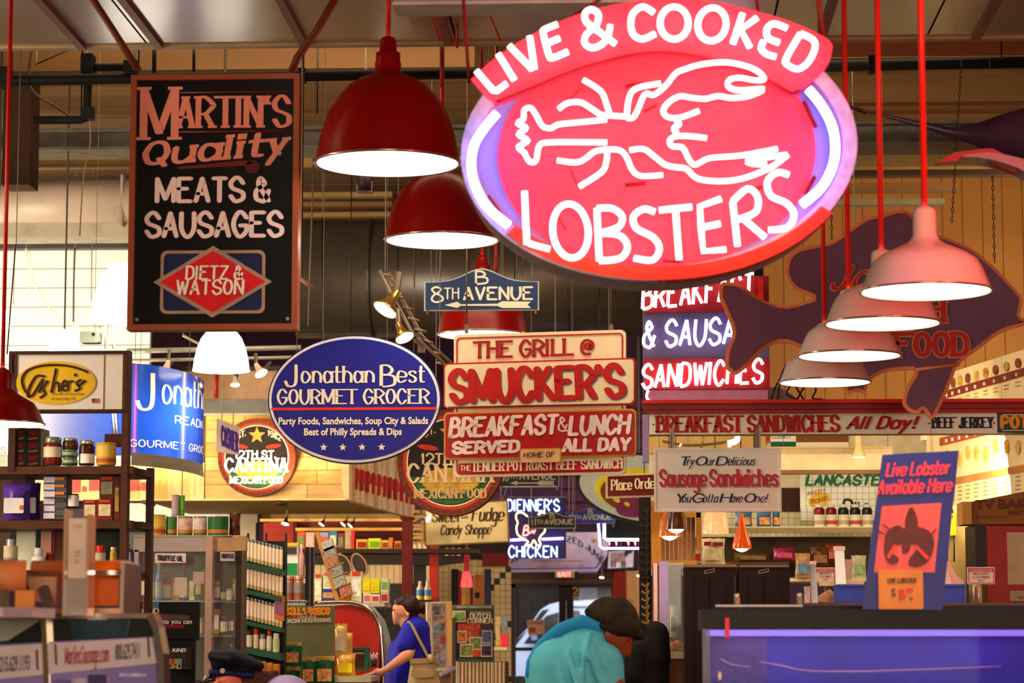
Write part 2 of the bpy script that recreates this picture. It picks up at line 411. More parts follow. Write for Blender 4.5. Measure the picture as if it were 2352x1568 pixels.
# end wall with the street doors
XB = lambda px, Y=29: at(px, 1400, Y).x
ZB = lambda py, Y=29: at(1290, py, Y).z
wb = MB()
wb.box(-7, XB(1168), 29, 29.2, 0, 6.2); wb.box(XB(1462), 7, 29, 29.2, 0, 6.2); wb.box(XB(1168), XB(1462), 29, 29.2, ZB(1306), 6.2)
struct('wall_back', wb, M('42243a', .6, noise=.2))
rb = wbox(-3, 3.4, 28.93, 29, 0, .12).mesh('board', M('6c2b52', .5))
rbx = struct('trim_1', wbox(XB(1100), XB(1500), 28.9, 29, ZB(1095), ZB(1085)), M('3a1c30', .5))
for k in range(9):
    o = bpy.data.objects.new('board', rb); C.objects.link(o); o.parent = rbx; o.location = (0, 0, 2.9 + k * .15)
DB = M('3b241b', .45); D1 = T('door_1', None, None, 1290, 1400, 28.8, kind='structure')
D1.box('head', 1165, 1316, 1440, 1349, -.05, .1, DB); D1.box('transom', 1165, 1330, 1440, 1340, -.08, -.05, M('55362a', .4))
D1.box('jamb', 1165, 1330, 1184, 1800, -.05, .1, DB); D1.box('stile', 1284, 1345, 1300, 1800, -.05, .1, DB); D1.box('stile', 1301, 1345, 1317, 1800, -.05, .1, DB)
D1.box('jamb', 1418, 1330, 1462, 1800, -.05, .1, DB); D1.box('push_bar', 1184, 1486, 1284, 1494, -.1, -.02, M('1a1414', .3)); D1.box('push_bar', 1317, 1486, 1418, 1494, -.1, -.02, M('1a1414', .3))
D1.box('glass', 1184, 1348, 1284, 1800, .02, .03, GLASS('9fb0c0', .08)); D1.box('glass', 1317, 1348, 1418, 1800, .02, .03, GLASS('9fb0c0', .08))
D1.box('number_plate', 1314, 1347, 1329, 1367, -.07, -.05, M('1c1410', .5))
D1.text('2', 1317, 1364, 1326, 1350, M('f0a020', .5), d=-.075, style='pen', a=1.6, b=1.2)
s_ = T('paper_notice', 'small salmon paper notice taped on the street door glass', 'notice', 1230, 1440, 28.77)
s_.poly('sheet', [(1210, 1424), (1251, 1422), (1252, 1456), (1213, 1458)], -.012, -.004, M('d9a184', .7)); s_.box('picture', 1215, 1440, 1230, 1453, -.016, -.012, M('a8472a', .6))
s_.text('CUTTING', 1214, 1433, 1246, 1427, M('6b3a2a'), d=-.016, bold=.01)
ex = T('exit_sign', 'small exit sign with glowing red letters over the street doors', 'sign', 1297, 1318, 28.6)
ex.box('housing', 1275, 1306, 1319, 1326, 0, .1, M('c9b48e', .5)); ex.text('EXIT', 1281, 1323, 1313, 1311, NEON((4, .35, .3), 1), d=-.006, bold=.03)
# street outside: dark brick front and the white van
fac = struct('wall_outside', wbox(-8, 9, 44, 44.4, -.2, 9), M('4a3a3c', .8, noise=.5, scale=3))
bk = wbox(-.11, .11, -.03, .02, 0, .2).mesh('brick', M('5a3d38', .8, noise=.3, scale=6))
for r_ in range(9):
    for c_ in range(9):
        o = bpy.data.objects.new('brick', bk); C.objects.link(o); o.parent = fac; o.location = (at(1188, 1400, 44).x + c_ * .25 + (r_ % 2) * .12, 43.98, .9 + r_ * .23)
g_ = struct('window_1', wbox(at(1330, 1400, 43.9).x, at(1372, 1400, 43.9).x, 43.85, 43.95, 1.6, 3.4), M('b9bccb', .4))
V = T('van', 'white van parked in the street beyond the glass doors', 'van', 1330, 1470, 35)
VW = M('e4e6f2', .35, noise=.04); VD = M('18222a', .15, noise=.1)
body = [(1178, 1475), (1186, 1470), (1215, 1440), (1243, 1400), (1262, 1388), (1286, 1382), (1380, 1376), (1500, 1374), (1640, 1376), (1650, 1400), (1652, 1570), (1640, 1590), (1176, 1590), (1168, 1560), (1168, 1490)]
V.poly('body', body, -.2, 1.6, VW)
V.poly('windscreen', [(1214, 1444), (1246, 1402), (1262, 1398), (1230, 1440)], -.215, -.2, VD); V.poly('windscreen', [(1186, 1470), (1212, 1446), (1208, 1452), (1184, 1484)], -.215, -.2, M('26302e', .3))
V.poly('side_window', [(1205, 1476), (1228, 1446), (1256, 1414), (1284, 1406), (1284, 1476)], -.215, -.2, VD); V.poly('quarter_window', rr(1312, 1402, 1333, 1428, 4), -.215, -.2, VD)
V.box('waistline', 1168, 1488, 1652, 1492, -.215, -.2, M('9a9cae', .4)); V.box('door_seam', 1347, 1393, 1349, 1560, -.206, -.2, M('8b8d9c', .5)); V.box('roof_gutter', 1300, 1391, 1640, 1394, -.23, -.2, M('9a9cae', .4))
V.poly('mirror', rr(1222, 1458, 1236, 1470, 4), -.38, -.22, M('8f96b8', .3))
for cx in (1196, 1585):
    wh = V.ell('wheel', cx, 1584, 33, 33, -.22, 0, M('17171a', .8), n=28); V.ell('hub_cap', cx, 1584, 15, 15, -.24, -.22, M('9aa0a8', .3, .6), wh, 20)
# black pipes on the ceiling
PB = M('0c0a09', .7)
def pipe(name, label, pts, r, m, Y, group=None, extra=None):
    t = T(name, label, 'pipe', pts[0][0], pts[0][1], Y, group=group)
    t.tube('run', pts, r, m, smooth=False, n=12)
    for x_, y_ in pts[1:-1][:1] + pts[-1:]:
        if name == 'sprinkler_pipe': t.hang(min(max(x_, 20), 2300), y_, 2, PB)
    for (x, y, rr_, h) in (extra or ()): t.box('coupling', x - h, y - rr_, x + h, y + rr_, -rr_ * t.sx, rr_ * t.sx, m)
    return t
pipe('sprinkler_pipe', 'thick black pipe running behind the black meat sign with an elbow drop', [(-60, 188), (25, 186), (1130, 179)], 12.5, PB, 12.6, extra=((300, 157, 13, 16), (12, 180, 22, 12), (690, 181, 15, 8)))
pipe('sprinkler_pipe', 'black pipe elbow hanging below the pipe near the steel post', [(78, 276), (185, 276), (196, 272), (200, 262), (200, 196), (200, 160), (212, 156), (315, 156)], 9.5, PB, 12.75, extra=((200, 150, 22, 13), (202, 262, 14, 13)))
pipe('sprinkler_pipe', 'straight black pipe under the roof behind the red lamp stems', [(1880, 152), (2480, 146)], 13.5, PB, 12.7, extra=((2002, 150, 18, 8),))
# tan wall in the gap over the pallet wood stall
t = T('backdrop_sheet', 'tan wall sheet behind the bell lamp over the pallet wood fascia', 'panel', 560, 890, 24.6); t.hang(500, 850); t.box('sheet', 285, 842, 860, 962, 0, .04, M('b89068', .6)); t.box('grey_beam', 285, 920, 860, 952, -.1, 0, M('6e6a62', .5, .2)); t.box('dark_band', 285, 842, 860, 852, -.05, 0, M('3a2c22', .6))
# ducts
DU = T('ventilation_duct', 'wide dark round duct crossing the hall above the avenue sign', 'duct', 1080, 640, 23.5)
mb = MB(); mb.smooth = True; rdu = 135 * DU.sx; mb.tube([(-.8 * 2, 0, 0), (3.4, 0, 0)], rdu, 40); DU.mb('barrel', mb, M('4a4036', .35, .55, noise=.12, scale=5))
sm = MB(); sm.tube([(-.01, 0, 0), (.01, 0, 0)], rdu + .012, 40); sme = sm.mesh('seam', M('4a443c', .35, .6))
for x in (-.9, .0, .9, 1.8, 2.7):
    o = bpy.data.objects.new('seam', sme); C.objects.link(o); o.parent = DU.e; o.location = (x, 0, 0)
D2 = T('ventilation_duct', 'pale grey round duct above the white partition', 'duct', 120, 470, 20)
mb = MB(); mb.smooth = True; mb.tube([(-1, 0, 0), (.75, 0, 0)], 55 * D2.sx, 32); D2.mb('barrel', mb, M('a89a92', .5, .1, noise=.1, scale=4))
D2.box('seam', 286, 412, 292, 528, -.19, .19, M('8a7c74', .5)); D2.box('lower_box', -80, 508, 330, 548, -.1, .25, M('9c948a', .5))
# ================================================================ hanging signs
RED = M('c01818', .45); CREAM = M('ecdcb8', .5, noise=.05); WHITE = M('efe9dc', .5, noise=.04); BLACK = M('0c0a0c', .4); NAVY = M('1c1c86', .4, noise=.06); DRED = M('7c0c0a', .35)
CH = M('6b6255', .4, .5)
# ---- lobster neon sign
L = T('neon_sign', 'large oval red neon sign with a glowing lobster outline', 'neon sign', 1512, 330, 7.6)
oc = (1512, 348, 450, 296); rot = -.045
PAN = M('e04a68', .6, noise=.05); RIM = M('b7b0bd', .6, noise=.2, scale=30)
L.ell('can', oc[0], oc[1], 452, 298, .03, .2, RIM, n=72, rot=rot)
L.frame('rim', ellpts(oc[0], oc[1], 453, 299, 72, rot), ellpts(oc[0], oc[1], 420, 268, 72, rot), -.045, .03, RIM)
L.ell('backing_panel', oc[0], oc[1], 420, 268, .012, .03, M('8c8cd8', .5, noise=.05), n=72, rot=rot)
L.ell('red_panel', 1507, 349, 366, 266, .004, .012, PAN, n=72, rot=rot)
ban_t = [(1082, 186), (1150, 128), (1250, 70), (1370, 26), (1500, 6), (1620, 10), (1740, 36), (1830, 66), (1895, 98), (1912, 118)]
ban_b = [(1905, 150), (1880, 186), (1835, 218), (1815, 224), (1790, 210), (1700, 164), (1600, 138), (1510, 128), (1420, 140), (1320, 168), (1230, 204), (1142, 238), (1132, 238), (1112, 222)]
L.poly('lit_lower_rim', [(oc[0] + 453 * math.cos(t), oc[1] + 299 * math.sin(t)) for t in [math.radians(30 + i * 5) for i in range(23)]] + [(oc[0] + 425 * math.cos(t), oc[1] + 268 * math.sin(t)) for t in [math.radians(140 - i * 5) for i in range(23)]], -.055, .02, M('d83c28', .55))  # red-orange colour stands for neon light on the lower rim
L.poly('banner', cr(ban_t, 3) + cr(ban_b, 3), -.05, .02, PAN)
L.tube('banner_edge', ban_b[2:12], 3.2, M('8a1020', .4), -.052)
WARMN = NEON((7.0, 2.1, 1.9), 1.0); BLN = NEON((2.0, 2.3, 9.0), 1.0)
def ntube(name, pts, r=8.2, m=WARMN, d=-.085, smooth=True, closed=False): L.tube(name, pts, r, m, d, smooth=smooth, closed=closed)
NL = lambda p, c=False, s=True: ntube('neon_letter', p, 7.2, WARMN, -.1, s, c)
NL([(1097, 175), (1136, 221), (1143, 222), (1167, 204)], s=False); NL([(1147, 137), (1184, 197)]); NL([(1172, 118), (1225, 173), (1230, 172), (1219, 97)], s=False)
NL([(1283, 70), (1283, 70), (1253, 82), (1250, 90), (1256, 115), (1264, 143), (1272, 147), (1307, 133), (1307, 133)]); NL([(1256, 115), (1288, 102)])
NL([(1415, 117), (1415, 117), (1380, 90), (1349, 66), (1346, 46), (1360, 37), (1376, 48), (1372, 72), (1348, 95), (1345, 115), (1364, 125), (1388, 114), (1400, 92), (1403, 73), (1403, 73)])
NL([(1503, 46), (1478, 32), (1456, 46), (1450, 72), (1457, 97), (1478, 106), (1506, 94)])
NL(ellpts(1549, 70, 32, 37, 16), True); NL(ellpts(1635, 74, 32, 38, 16, .2), True)
NL([(1705, 50), (1682, 119)]); NL([(1738, 60), (1738, 60), (1700, 87), (1700, 87), (1721, 128), (1721, 128)], s=False)
NL([(1806, 85), (1776, 74), (1760, 86), (1762, 106), (1788, 118)]); NL([(1752, 113), (1746, 130), (1758, 143), (1780, 150)])
NL([(1836, 97), (1836, 97), (1802, 155), (1808, 170), (1830, 178), (1853, 162), (1868, 132), (1864, 112), (1836, 97), (1836, 97)])
NL([(1207, 450), (1207, 450), (1212, 560), (1216, 567), (1264, 581), (1264, 581)]); NL(ellpts(1311, 540, 40, 61, 18, -.12), True)
NL([(1371, 490), (1371, 490), (1376, 608), (1376, 608)]); NL([(1371, 490), (1371, 490), (1405, 490), (1428, 508), (1420, 532), (1378, 546), (1378, 546)]); NL([(1378, 546), (1378, 546), (1420, 550), (1440, 575), (1424, 602), (1376, 608), (1376, 608)])
NL([(1502, 499), (1478, 492), (1454, 508), (1460, 535), (1498, 556), (1512, 582), (1496, 607), (1454, 602)])
NL([(1512, 495), (1586, 488)]); NL([(1549, 494), (1556, 606)]); NL([(1652, 470), (1652, 470), (1604, 487), (1606, 535), (1611, 588), (1662, 584), (1662, 584)], s=False); NL([(1606, 535), (1650, 526)])
NL([(1678, 476), (1688, 577)]); NL([(1678, 476), (1678, 476), (1712, 448), (1734, 466), (1730, 500), (1688, 518), (1688, 518)]); NL([(1700, 514), (1750, 558)])
NL([(1806, 418), (1780, 412), (1757, 432), (1764, 464), (1800, 482), (1816, 508), (1800, 536), (1758, 541)])
def zp(l, ox=784, oy=0): return [(ox + x * .3335, oy + y * .3335) for x, y in l]
for pts in (
    zp([(1830, 860), (1650, 876), (1500, 890), (1450, 915), (1390, 900), (1350, 830), (1310, 775), (1265, 790), (1260, 850), (1220, 880), (1280, 912), (1225, 955), (1290, 998), (1225, 1040), (1265, 1080), (1300, 1140), (1345, 1135), (1370, 1030), (1450, 1012), (1640, 1012), (1830, 1015)]),
    zp([(1500, 785), (1560, 745), (1650, 740), (1720, 780), (1790, 825), (1850, 832), (1960, 840)]),
    zp([(1670, 585), (1790, 665), (1830, 760), (1850, 826)]),
    zp([(1965, 840), (1985, 705), (2040, 645), (2200, 615)]),
    zp([(1965, 850), (2020, 838), (2090, 690), (2150, 695), (2230, 635), (2300, 550), (2360, 522), (2480, 488), (2640, 475), (2780, 502), (2870, 545), (2905, 595), (2840, 600), (2740, 582), (2670, 595), (2660, 640), (2730, 668), (2900, 660), (2800, 708), (2680, 720), (2590, 706), (2500, 724), (2400, 714), (2330, 705), (2260, 740), (2215, 800), (2245, 845), (2330, 850), (2460, 805)]),
    zp([(2300, 870), (2325, 895), (2285, 925), (2310, 955)]),
    zp([(2510, 992), (2400, 978), (2300, 978), (2258, 1005), (2275, 1045), (2345, 1055), (2385, 1130), (2430, 1172), (2530, 1128), (2740, 1112), (2990, 1068)]),
    zp([(3060, 1110), (2950, 1190), (2780, 1260), (2620, 1285), (2450, 1268), (2370, 1200), (2300, 1188), (2230, 1172), (2160, 1120), (2080, 1062), (1985, 1070)]),
    zp([(3055, 1108), (2890, 1130), (2782, 1150), (2830, 1170), (2915, 1172)]),
    zp([(1490, 1135), (1620, 1150), (1690, 1120), (1760, 1072), (1900, 1065), (1960, 1110), (2000, 1200), (2060, 1245), (2210, 1240)]),
    zp([(1640, 1315), (1790, 1220), (1825, 1150), (1832, 1072)])): ntube('neon_tube', pts, 6.0)
ntube('side_tube', zp([(1080, 815), (1000, 910), (930, 1020), (905, 1150), (925, 1290), (1010, 1450), (1160, 1580)]), 10.5, BLN, -.1)
ntube('side_tube', zp([(850, 670), (930, 770), (1000, 900), (1028, 1040), (1010, 1190), (930, 1340), (795, 1455)], 1568), 10.5, BLN, -.1)
BRK = M('7e0c18', .4)
for (x0, y0, x1, y1, r) in ((1438, 202, 1478, 196, 8), (1435, 428, 1482, 424, 8), (1408, 70, 1440, 62, 4), (1313, 134, 1352, 130, 4), (1480, 260, 1508, 246, 5), (1730, 440, 1764, 430, 7), (1310, 390, 1326, 428, 3), (1120, 450, 1150, 490, 7), (1845, 240, 1872, 300, 8), (1868, 412, 1845, 452, 8), (1305, 235, 1335, 205, 3), (1270, 480, 1300, 530, 3), (1520, 600, 1560, 604, 5)):
    L.tube('tube_support', [(x0, y0), (x1, y1)], r * .6, BRK, -.03, smooth=False)
for k_, (x, y, x2, y2) in enumerate(((1440, -40, 1310, 40), (1728, -80, 1742, 40), (1868, -60, 1893, 100), (1062, -40, 1078, 190))):
    h = T('hanging_rod', 'thin red stay rod of the lobster sign, ' + ('over the first word', 'over the end of the word cooked', 'at the banner end nearest the white lamps', 'at the banner end nearest the red domes')[k_], 'rod', x, y, 7.7, group='stay rods of the lobster sign'); h.tube('rod', [(x, y), (x2, y2)], 4, M('8a1c14', .5), smooth=False)
# ---- black meats and sausages sign
S = T('hanging_sign', 'tall black meats and sausages sign in a copper frame', 'sign', 494, 465, 10)
COP = M('9c4a26', .35, .35, noise=.1); PINK = M('e58e78', .5, noise=.04); LPK = M('f0d8d2', .5, noise=.04)  # PINK puts the red neon light into the lettering colour
S.box('panel', 310, 182, 676, 746, -.01, .03, M('0b0809', .3, noise=.3))
S.frame('frame', [(299, 172), (687, 172), (687, 757), (299, 757)], [(312, 184), (674, 184), (674, 744), (312, 744)], -.03, .05, COP)
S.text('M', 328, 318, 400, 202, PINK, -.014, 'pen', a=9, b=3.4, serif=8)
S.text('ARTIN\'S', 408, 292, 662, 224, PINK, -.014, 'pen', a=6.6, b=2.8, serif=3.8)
S.tube('rule', [(410, 212), (660, 212)], 2, M('6b1c14', .5), -.012, smooth=False); S.tube('rule', [(410, 303), (660, 303)], 2, M('6b1c14', .5), -.012, smooth=False)
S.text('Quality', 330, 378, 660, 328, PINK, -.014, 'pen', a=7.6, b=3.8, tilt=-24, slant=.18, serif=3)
S.poly('swash', [(405, 384), (560, 370), (585, 376), (560, 382), (410, 389)], -.013, None, M('6b1c14', .5)); S.ell('seal', 580, 385, 17, 15, -.013, -.01, M('58130f', .5), n=20)
S.text('MEATS &', 362, 463, 618, 411, LPK, -.014, 'pen', a=5.6, b=4.4); S.text('SAUSAGES', 339, 543, 648, 490, LPK, -.014, 'pen', a=5.6, b=4.4)
S.poly('badge_back', rr(376, 578, 610, 718, 12), -.014, -.01, M('16204a', .4))
S.frame('badge_border', rr(373, 576, 612, 720, 14), rr(380, 583, 605, 713, 11), -.018, -.01, M('a8866c', .35, .4))
S.poly('diamond_border', [(493, 566), (628, 648), (493, 729), (357, 648)], -.02, -.01, M('b08a78', .35, .4)); S.poly('diamond', [(493, 578), (613, 648), (493, 718), (373, 648)], -.024, -.02, M('d8101c', .4))
S.text('DIETZ &', 433, 642, 560, 613, WHITE, -.027, 'pen', a=2.7, b=2, serif=0, slant=.05); S.text('WATSON', 412, 676, 562, 645, WHITE, -.027, 'pen', a=2.8, b=2.1, slant=.05)
for x, y in ((320, 732), (664, 732)): S.ell('screw', x, y, 4, 4, -.014, -.01, M('aaa', .3, .8) if 0 else M('aaa29a', .3, .8), n=10)
for (pts, lb) in (([(200, -20), (260, 70), (318, 160)], 'brown bent strap from the ceiling to the near corner of the meats sign'), ([(775, -15), (725, 70), (682, 130), (668, 165)], 'brown twisted strap from the ceiling to the far corner of the meats sign')):
    h = T('hanging_strap', lb, 'strap', pts[0][0], pts[0][1], 10.02); h.tube('strap', pts, 7, M('5e3120', .5), smooth=False); h.tube('rod', [(a + 6, b) for a, b in pts], 4, M('7a4630', .4), .02, smooth=False)
# ---- blue oval grocer sign
J = T('hanging_sign', 'navy blue oval gourmet grocer sign with a white border', 'sign', 814, 917, 13)
J.hang(740, 790); J.hang(888, 790)
J.ell('board', 814, 917, 199, 148, 0, .03, M('15154a', .4), n=64); J.ell('border', 814, 917, 196, 145, -.006, 0, M('e8e6ea', .4), n=64); J.ell('face', 814, 917, 190, 139, -.012, -.006, NAVY, n=64)
SL = M('e9e0c8', .5, noise=.03)
J.text('J', 656, 886, 686, 838, SL, -.016, 'pen', a=3.8, b=1.8); J.text('onathan', 694, 878, 858, 842, SL, -.016, 'pen', a=3.2, b=1.4, serif=.8); J.text('B', 876, 888, 906, 840, SL, -.016, 'pen', a=4.0, b=1.8); J.text('est', 914, 878, 974, 842, SL, -.016, 'pen', a=3.2, b=1.4)
J.text('GOURMET GROCER', 640, 927, 984, 895, SL, -.016, 'pen', a=3.1, b=1.3, serif=1.8)
J.box('red_rule', 624, 936, 1004, 942, -.016, -.012, M('e02a18', .5))
J.text('Party Foods, Sandwiches, Soup City & Salads', 641, 974, 984, 958, SL, -.016, bold=.03); J.text('Best of Philly Spreads & Dips', 700, 999, 924, 983, SL, -.016, bold=.03)
for x in (745, 789, 833, 878): J.poly('star', star(x, 1027, 9), -.016, -.012, SL)
# ---- grill sign, stacked boards
K = T('hanging_sign', 'red and cream stacked grill sign lettered for breakfast and lunch', 'sign', 1240, 925, 14, yaw=math.radians(-13), exact=True)
# the boards lean with the yaw of the sign, so outlines are given as seen and slope upward to the right
sk = lambda pts, t=-12: [(x, y - (x - 1240) / 400 * (12 if y < 930 else 8)) for x, y in pts]
tk = -10
K.poly('top_board', sk(rr(1041, 762, 1436, 1092, 12)), .012, .03, CREAM)
K.frame('red_line', sk(rr(1047, 769, 1430, 1086, 10)), sk(rr(1050, 772, 1427, 1083, 8)), .008, .012, M('b01a14', .5))
K.text('THE GRILL @', 1090, 821, 1365, 786, M('a01410', .5), .006, 'pen', a=3.6, b=3.0, serif=1.2, tilt=-9)
K.poly('name_board', sk(rr(1020, 828, 1461, 934, 10)), -.012, .012, M('b01414', .45)); K.poly('name_face', sk(rr(1024, 832, 1457, 930, 8)), -.016, -.012, CREAM)
K.text("SMUCKER'S", 1045, 926, 1434, 858, M('7a6a64', .5), -.018, 'pen', a=8.8, b=5.8, tilt=-14, slant=-.05); K.text("SMUCKER'S", 1042, 923, 1431, 854, M('b81410', .5), -.021, 'pen', a=8.8, b=5.8, tilt=-14, slant=-.05)
K.poly('meal_board', sk(rr(1021, 943, 1462, 1052, 10)), -.012, .012, M('c8902c', .45)); K.poly('meal_face', sk(rr(1025, 947, 1458, 1048, 8)), -.016, -.012, M('a81a18', .45, noise=.12, scale=3))
LG = M('ead6d0', .5)
K.text('BREAKFAST', 1036, 1003, 1278, 962, LG, -.019, 'pen', a=4.8, b=3.9, tilt=-8, slant=.12); K.text('&', 1286, 990, 1304, 958, LG, -.019, 'pen', a=2.2, b=1.6); K.text('LUNCH', 1310, 998, 1444, 958, LG, -.019, 'pen', a=4.8, b=3.9, tilt=-4, slant=.12)
K.text('SERVED', 1043, 1041, 1192, 1017, LG, -.019, 'pen', a=4.6, b=3.6, tilt=-4, slant=.1); K.text('ALL DAY', 1296, 1036, 1446, 1010, LG, -.019, 'pen', a=4.6, b=3.6, tilt=-3, slant=.1)
K.poly('small_plate', sk(rr(1196, 1030, 1291, 1062, 4)), -.02, -.012, M('c8902c', .45)); K.poly('small_plate_face', sk(rr(1199, 1033, 1288, 1062, 3)), -.024, -.02, M('d8b07c', .5))
K.text('HOME OF', 1206, 1051, 1276, 1040, M('4a2a1a', .5), -.027, 'pen', a=1.1, b=.9, slant=.15, tilt=-2)
K.poly('roast_band', sk(rr(1052, 1060, 1428, 1083, 5)), .004, .008, M('b41814', .45)); K.text('THE', 1058, 1080, 1081, 1069, CREAM, .001, 'pen', a=1.1, b=.9); K.text('TENDER POT ROAST BEEF SANDWICH', 1085, 1082, 1428, 1062, CREAM, .001, 'pen', a=2.1, b=1.1, tilt=-8, serif=1.2)
for x in (1072, 1403):
    h = T('sign_chain', 'thin dark chain over the ' + ('avenue sign end' if x < 1200 else 'breakfast neon end') + ' of the stacked grill sign', 'chain', x, 500, 14, group='chains of the grill sign'); h.hang(x, 520); h.tube('chain', [(x, 480), (x, 762 if x < 1200 else 752)], 1.6, CH, smooth=False); h.box('hook', x - 4, 744, x + 4, 764, -.01, .01, CH)
# ---- avenue signs
def avenue(label, x0, y0, x1, y1, Y, n, paint, ink, hump=.32, arrow=True, ls=1):
    t = T('street_sign', label, 'sign', (x0 + x1) / 2, (y0 + y1) / 2, Y, group=None)
    w_ = x1 - x0; h_ = y1 - y0; k = h_ * hump; top = []
    for i in range(21):
        u = i / 20; top.append((x0 + u * w_, y0 + k * (1 - math.exp(-((u - .5) / .2) ** 2))))
    out = top + [(x1, y1), (x0, y1)]
    t.poly('plate', out, 0, .02, M('b8bcc4', .5)); cx, cy = (x0 + x1) / 2, y0 + h_ * .55
    t.poly('face', [(cx + (a - cx) * .975, cy + (b - cy) * .94) for a, b in out], -.006, 0, paint)
    t.text('B', cx - h_ * .13, y0 + h_ * .37, cx + h_ * .13, y0 + h_ * .08, ink, -.009, 'pen', a=2.4 * ls, b=2.2 * ls)
    t.text(n, x0 + w_ * .055, y0 + h_ * .80, x0 + w_ * .16, y0 + h_ * .44, ink, -.009, 'pen', a=2.4 * ls, b=2.2 * ls)
    t.text('TH', x0 + w_ * .18, y0 + h_ * .72, x0 + w_ * .30, y0 + h_ * .47, ink, -.009, 'pen', a=1.8 * ls, b=1.6 * ls)
    t.text('AVENUE', x0 + w_ * .35, y0 + h_ * .74, x0 + w_ * .94, y0 + h_ * .46, ink, -.009, 'pen', a=3.0 * ls, b=2.4 * ls)
    if arrow:
        ya = y0 + h_ * .87; X = lambda u: x0 + w_ * u
        t.poly('arrow', [(X(.18), ya), (X(.29), ya - h_ * .08), (X(.32), ya - h_ * .02), (X(.64), ya - h_ * .025), (X(.68), ya - h_ * .085), (X(.93), ya - h_ * .07), (X(.90), ya), (X(.93), ya + h_ * .08), (X(.68), ya + h_ * .075), (X(.64), ya + h_ * .025), (X(.32), ya + h_ * .02), (X(.29), ya + h_ * .07)], -.009, None, ink)
    for u in (.06, .94): t.hang(x0 + u * w_, y0 + k, .8)
    for u in (.03, .97): t.box('clip', x0 + u * w_ - 2, y1 - 2, x0 + u * w_ + 2, y1 + 8, -.01, .01, CH)
    return t
INK = M('dfdccf', .5, noise=.04)
avenue('blue avenue sign with a white arrow hanging before a red lamp', 974, 616, 1238, 713, 15.2, '8', M('1f3c64', .5, noise=.12), INK)
for x in (1013, 1200):
    h = T('sign_wire', 'thin wire at the arrow ' + ('head' if x < 1100 else 'tail') + ' end of the blue avenue sign', 'wire', x, 600, 15.2, group='wires of the blue avenue sign'); h.tube('wire', [(x, 380), (x, 636)], .9, CH, smooth=False)
avenue('dark avenue sign half hidden beneath the stacked grill sign', 1146, 1050, 1284, 1118, 19.5, '10', M('1c1820', .5), M('8f8474', .6), ls=.6)
avenue('dark avenue sign in front of the chicken neon sign', 1214, 1176, 1322, 1213, 22.0, '11', M('15131c', .5), M('8f8474', .6), hump=.3, ls=.5, arrow=False)
avenue('bright blue avenue sign behind the oval plate sign', 1300, 1166, 1412, 1202, 24.5, '12', M('3a50c4', .5), INK, hump=.3, ls=.5, arrow=False)
# ---- round mexican food signs
def cantina(label, cx, cy, r, Y, lit):
    t = T('hanging_sign' if not lit else 'lightbox_sign', label, 'sign', cx, cy, Y)
    if not lit: t.hang(cx - r * .7, cy - r * .6); t.hang(cx + r * .7, cy - r * .6)
    t.ell('rim', cx, cy, r, r, 0, .10, M('4a1a10', .5), n=56); t.frame('rope_edge', ellpts(cx, cy, r * .99, r * .99, 56), ellpts(cx, cy, r * .88, r * .88, 56), -.012, 0, M('6b2c16', .6, noise=.5, scale=60))
    t.frame('red_ring', ellpts(cx, cy, r * .88, r * .88, 56), ellpts(cx, cy, r * .82, r * .82, 56), -.014, 0, M('b8351c', .5)); t.frame('cream_ring', ellpts(cx, cy, r * .82, r * .82, 56), ellpts(cx, cy, r * .80, r * .80, 56), -.014, 0, CREAM)
    t.ell('face', cx, cy, r * .8, r * .8, -.008, 0, M('1c1212', .4), n=56)
    arc = [(cx + r * .78 * math.cos(a), cy + r * .78 * math.sin(a)) for a in [math.radians(20 + 140 * i / 16) for i in range(17)]]
    t.poly('green_field', arc, -.011, -.008, M('2e5c2c', .5, noise=.4, scale=14))
    t.ell('yellow_field', cx, cy + r * .34, r * .55, r * .24, -.014, -.011, M('c89a34', .5, noise=.3, scale=14), n=32)
    t.poly('star', star(cx, cy - r * .56, r * .22), -.014, -.008, M('d09040', .5)); t.text('EST.', cx - r * .6, cy - r * .42, cx - r * .28, cy - r * .56, CREAM, -.012, 'pen', a=1, b=.8, tilt=-r * .14); t.text('1982', cx + r * .28, cy - r * .56, cx + r * .6, cy - r * .70, CREAM, -.012, 'pen', a=1, b=.8, tilt=r * .14)
    for s in (-1, 1): t.ell('pepper', cx + s * r * .42, cy - r * .28, r * .2, r * .05, -.012, -.008, M('c02818', .4), n=16, rot=s * -.15)
    ink = NEON((1.25, 1.0, .75), 1.0) if lit else M('dcb888', .5)
    t.text('12TH ST.', cx - r * .55, cy + r * .02, cx + r * .5, cy - r * .16, ink, -.02, 'pen', a=r * .02, b=r * .014); t.text('CANTINA', cx - r * .78, cy + r * .36, cx + r * .78, cy + r * .04, ink, -.022, 'pen', a=r * .03, b=r * .017, serif=r * .024)
    t.text('MEXICAN FOOD', cx - r * .66, cy + r * .66, cx + r * .66, cy + r * .5, ink if lit else M('c8a070', .5), -.022, 'pen', a=r * .018, b=r * .01, serif=r * .012)
    return t
cantina('round mexican food sign with unlit face hung behind the grill sign', 1035, 1062, 123, 17, False)
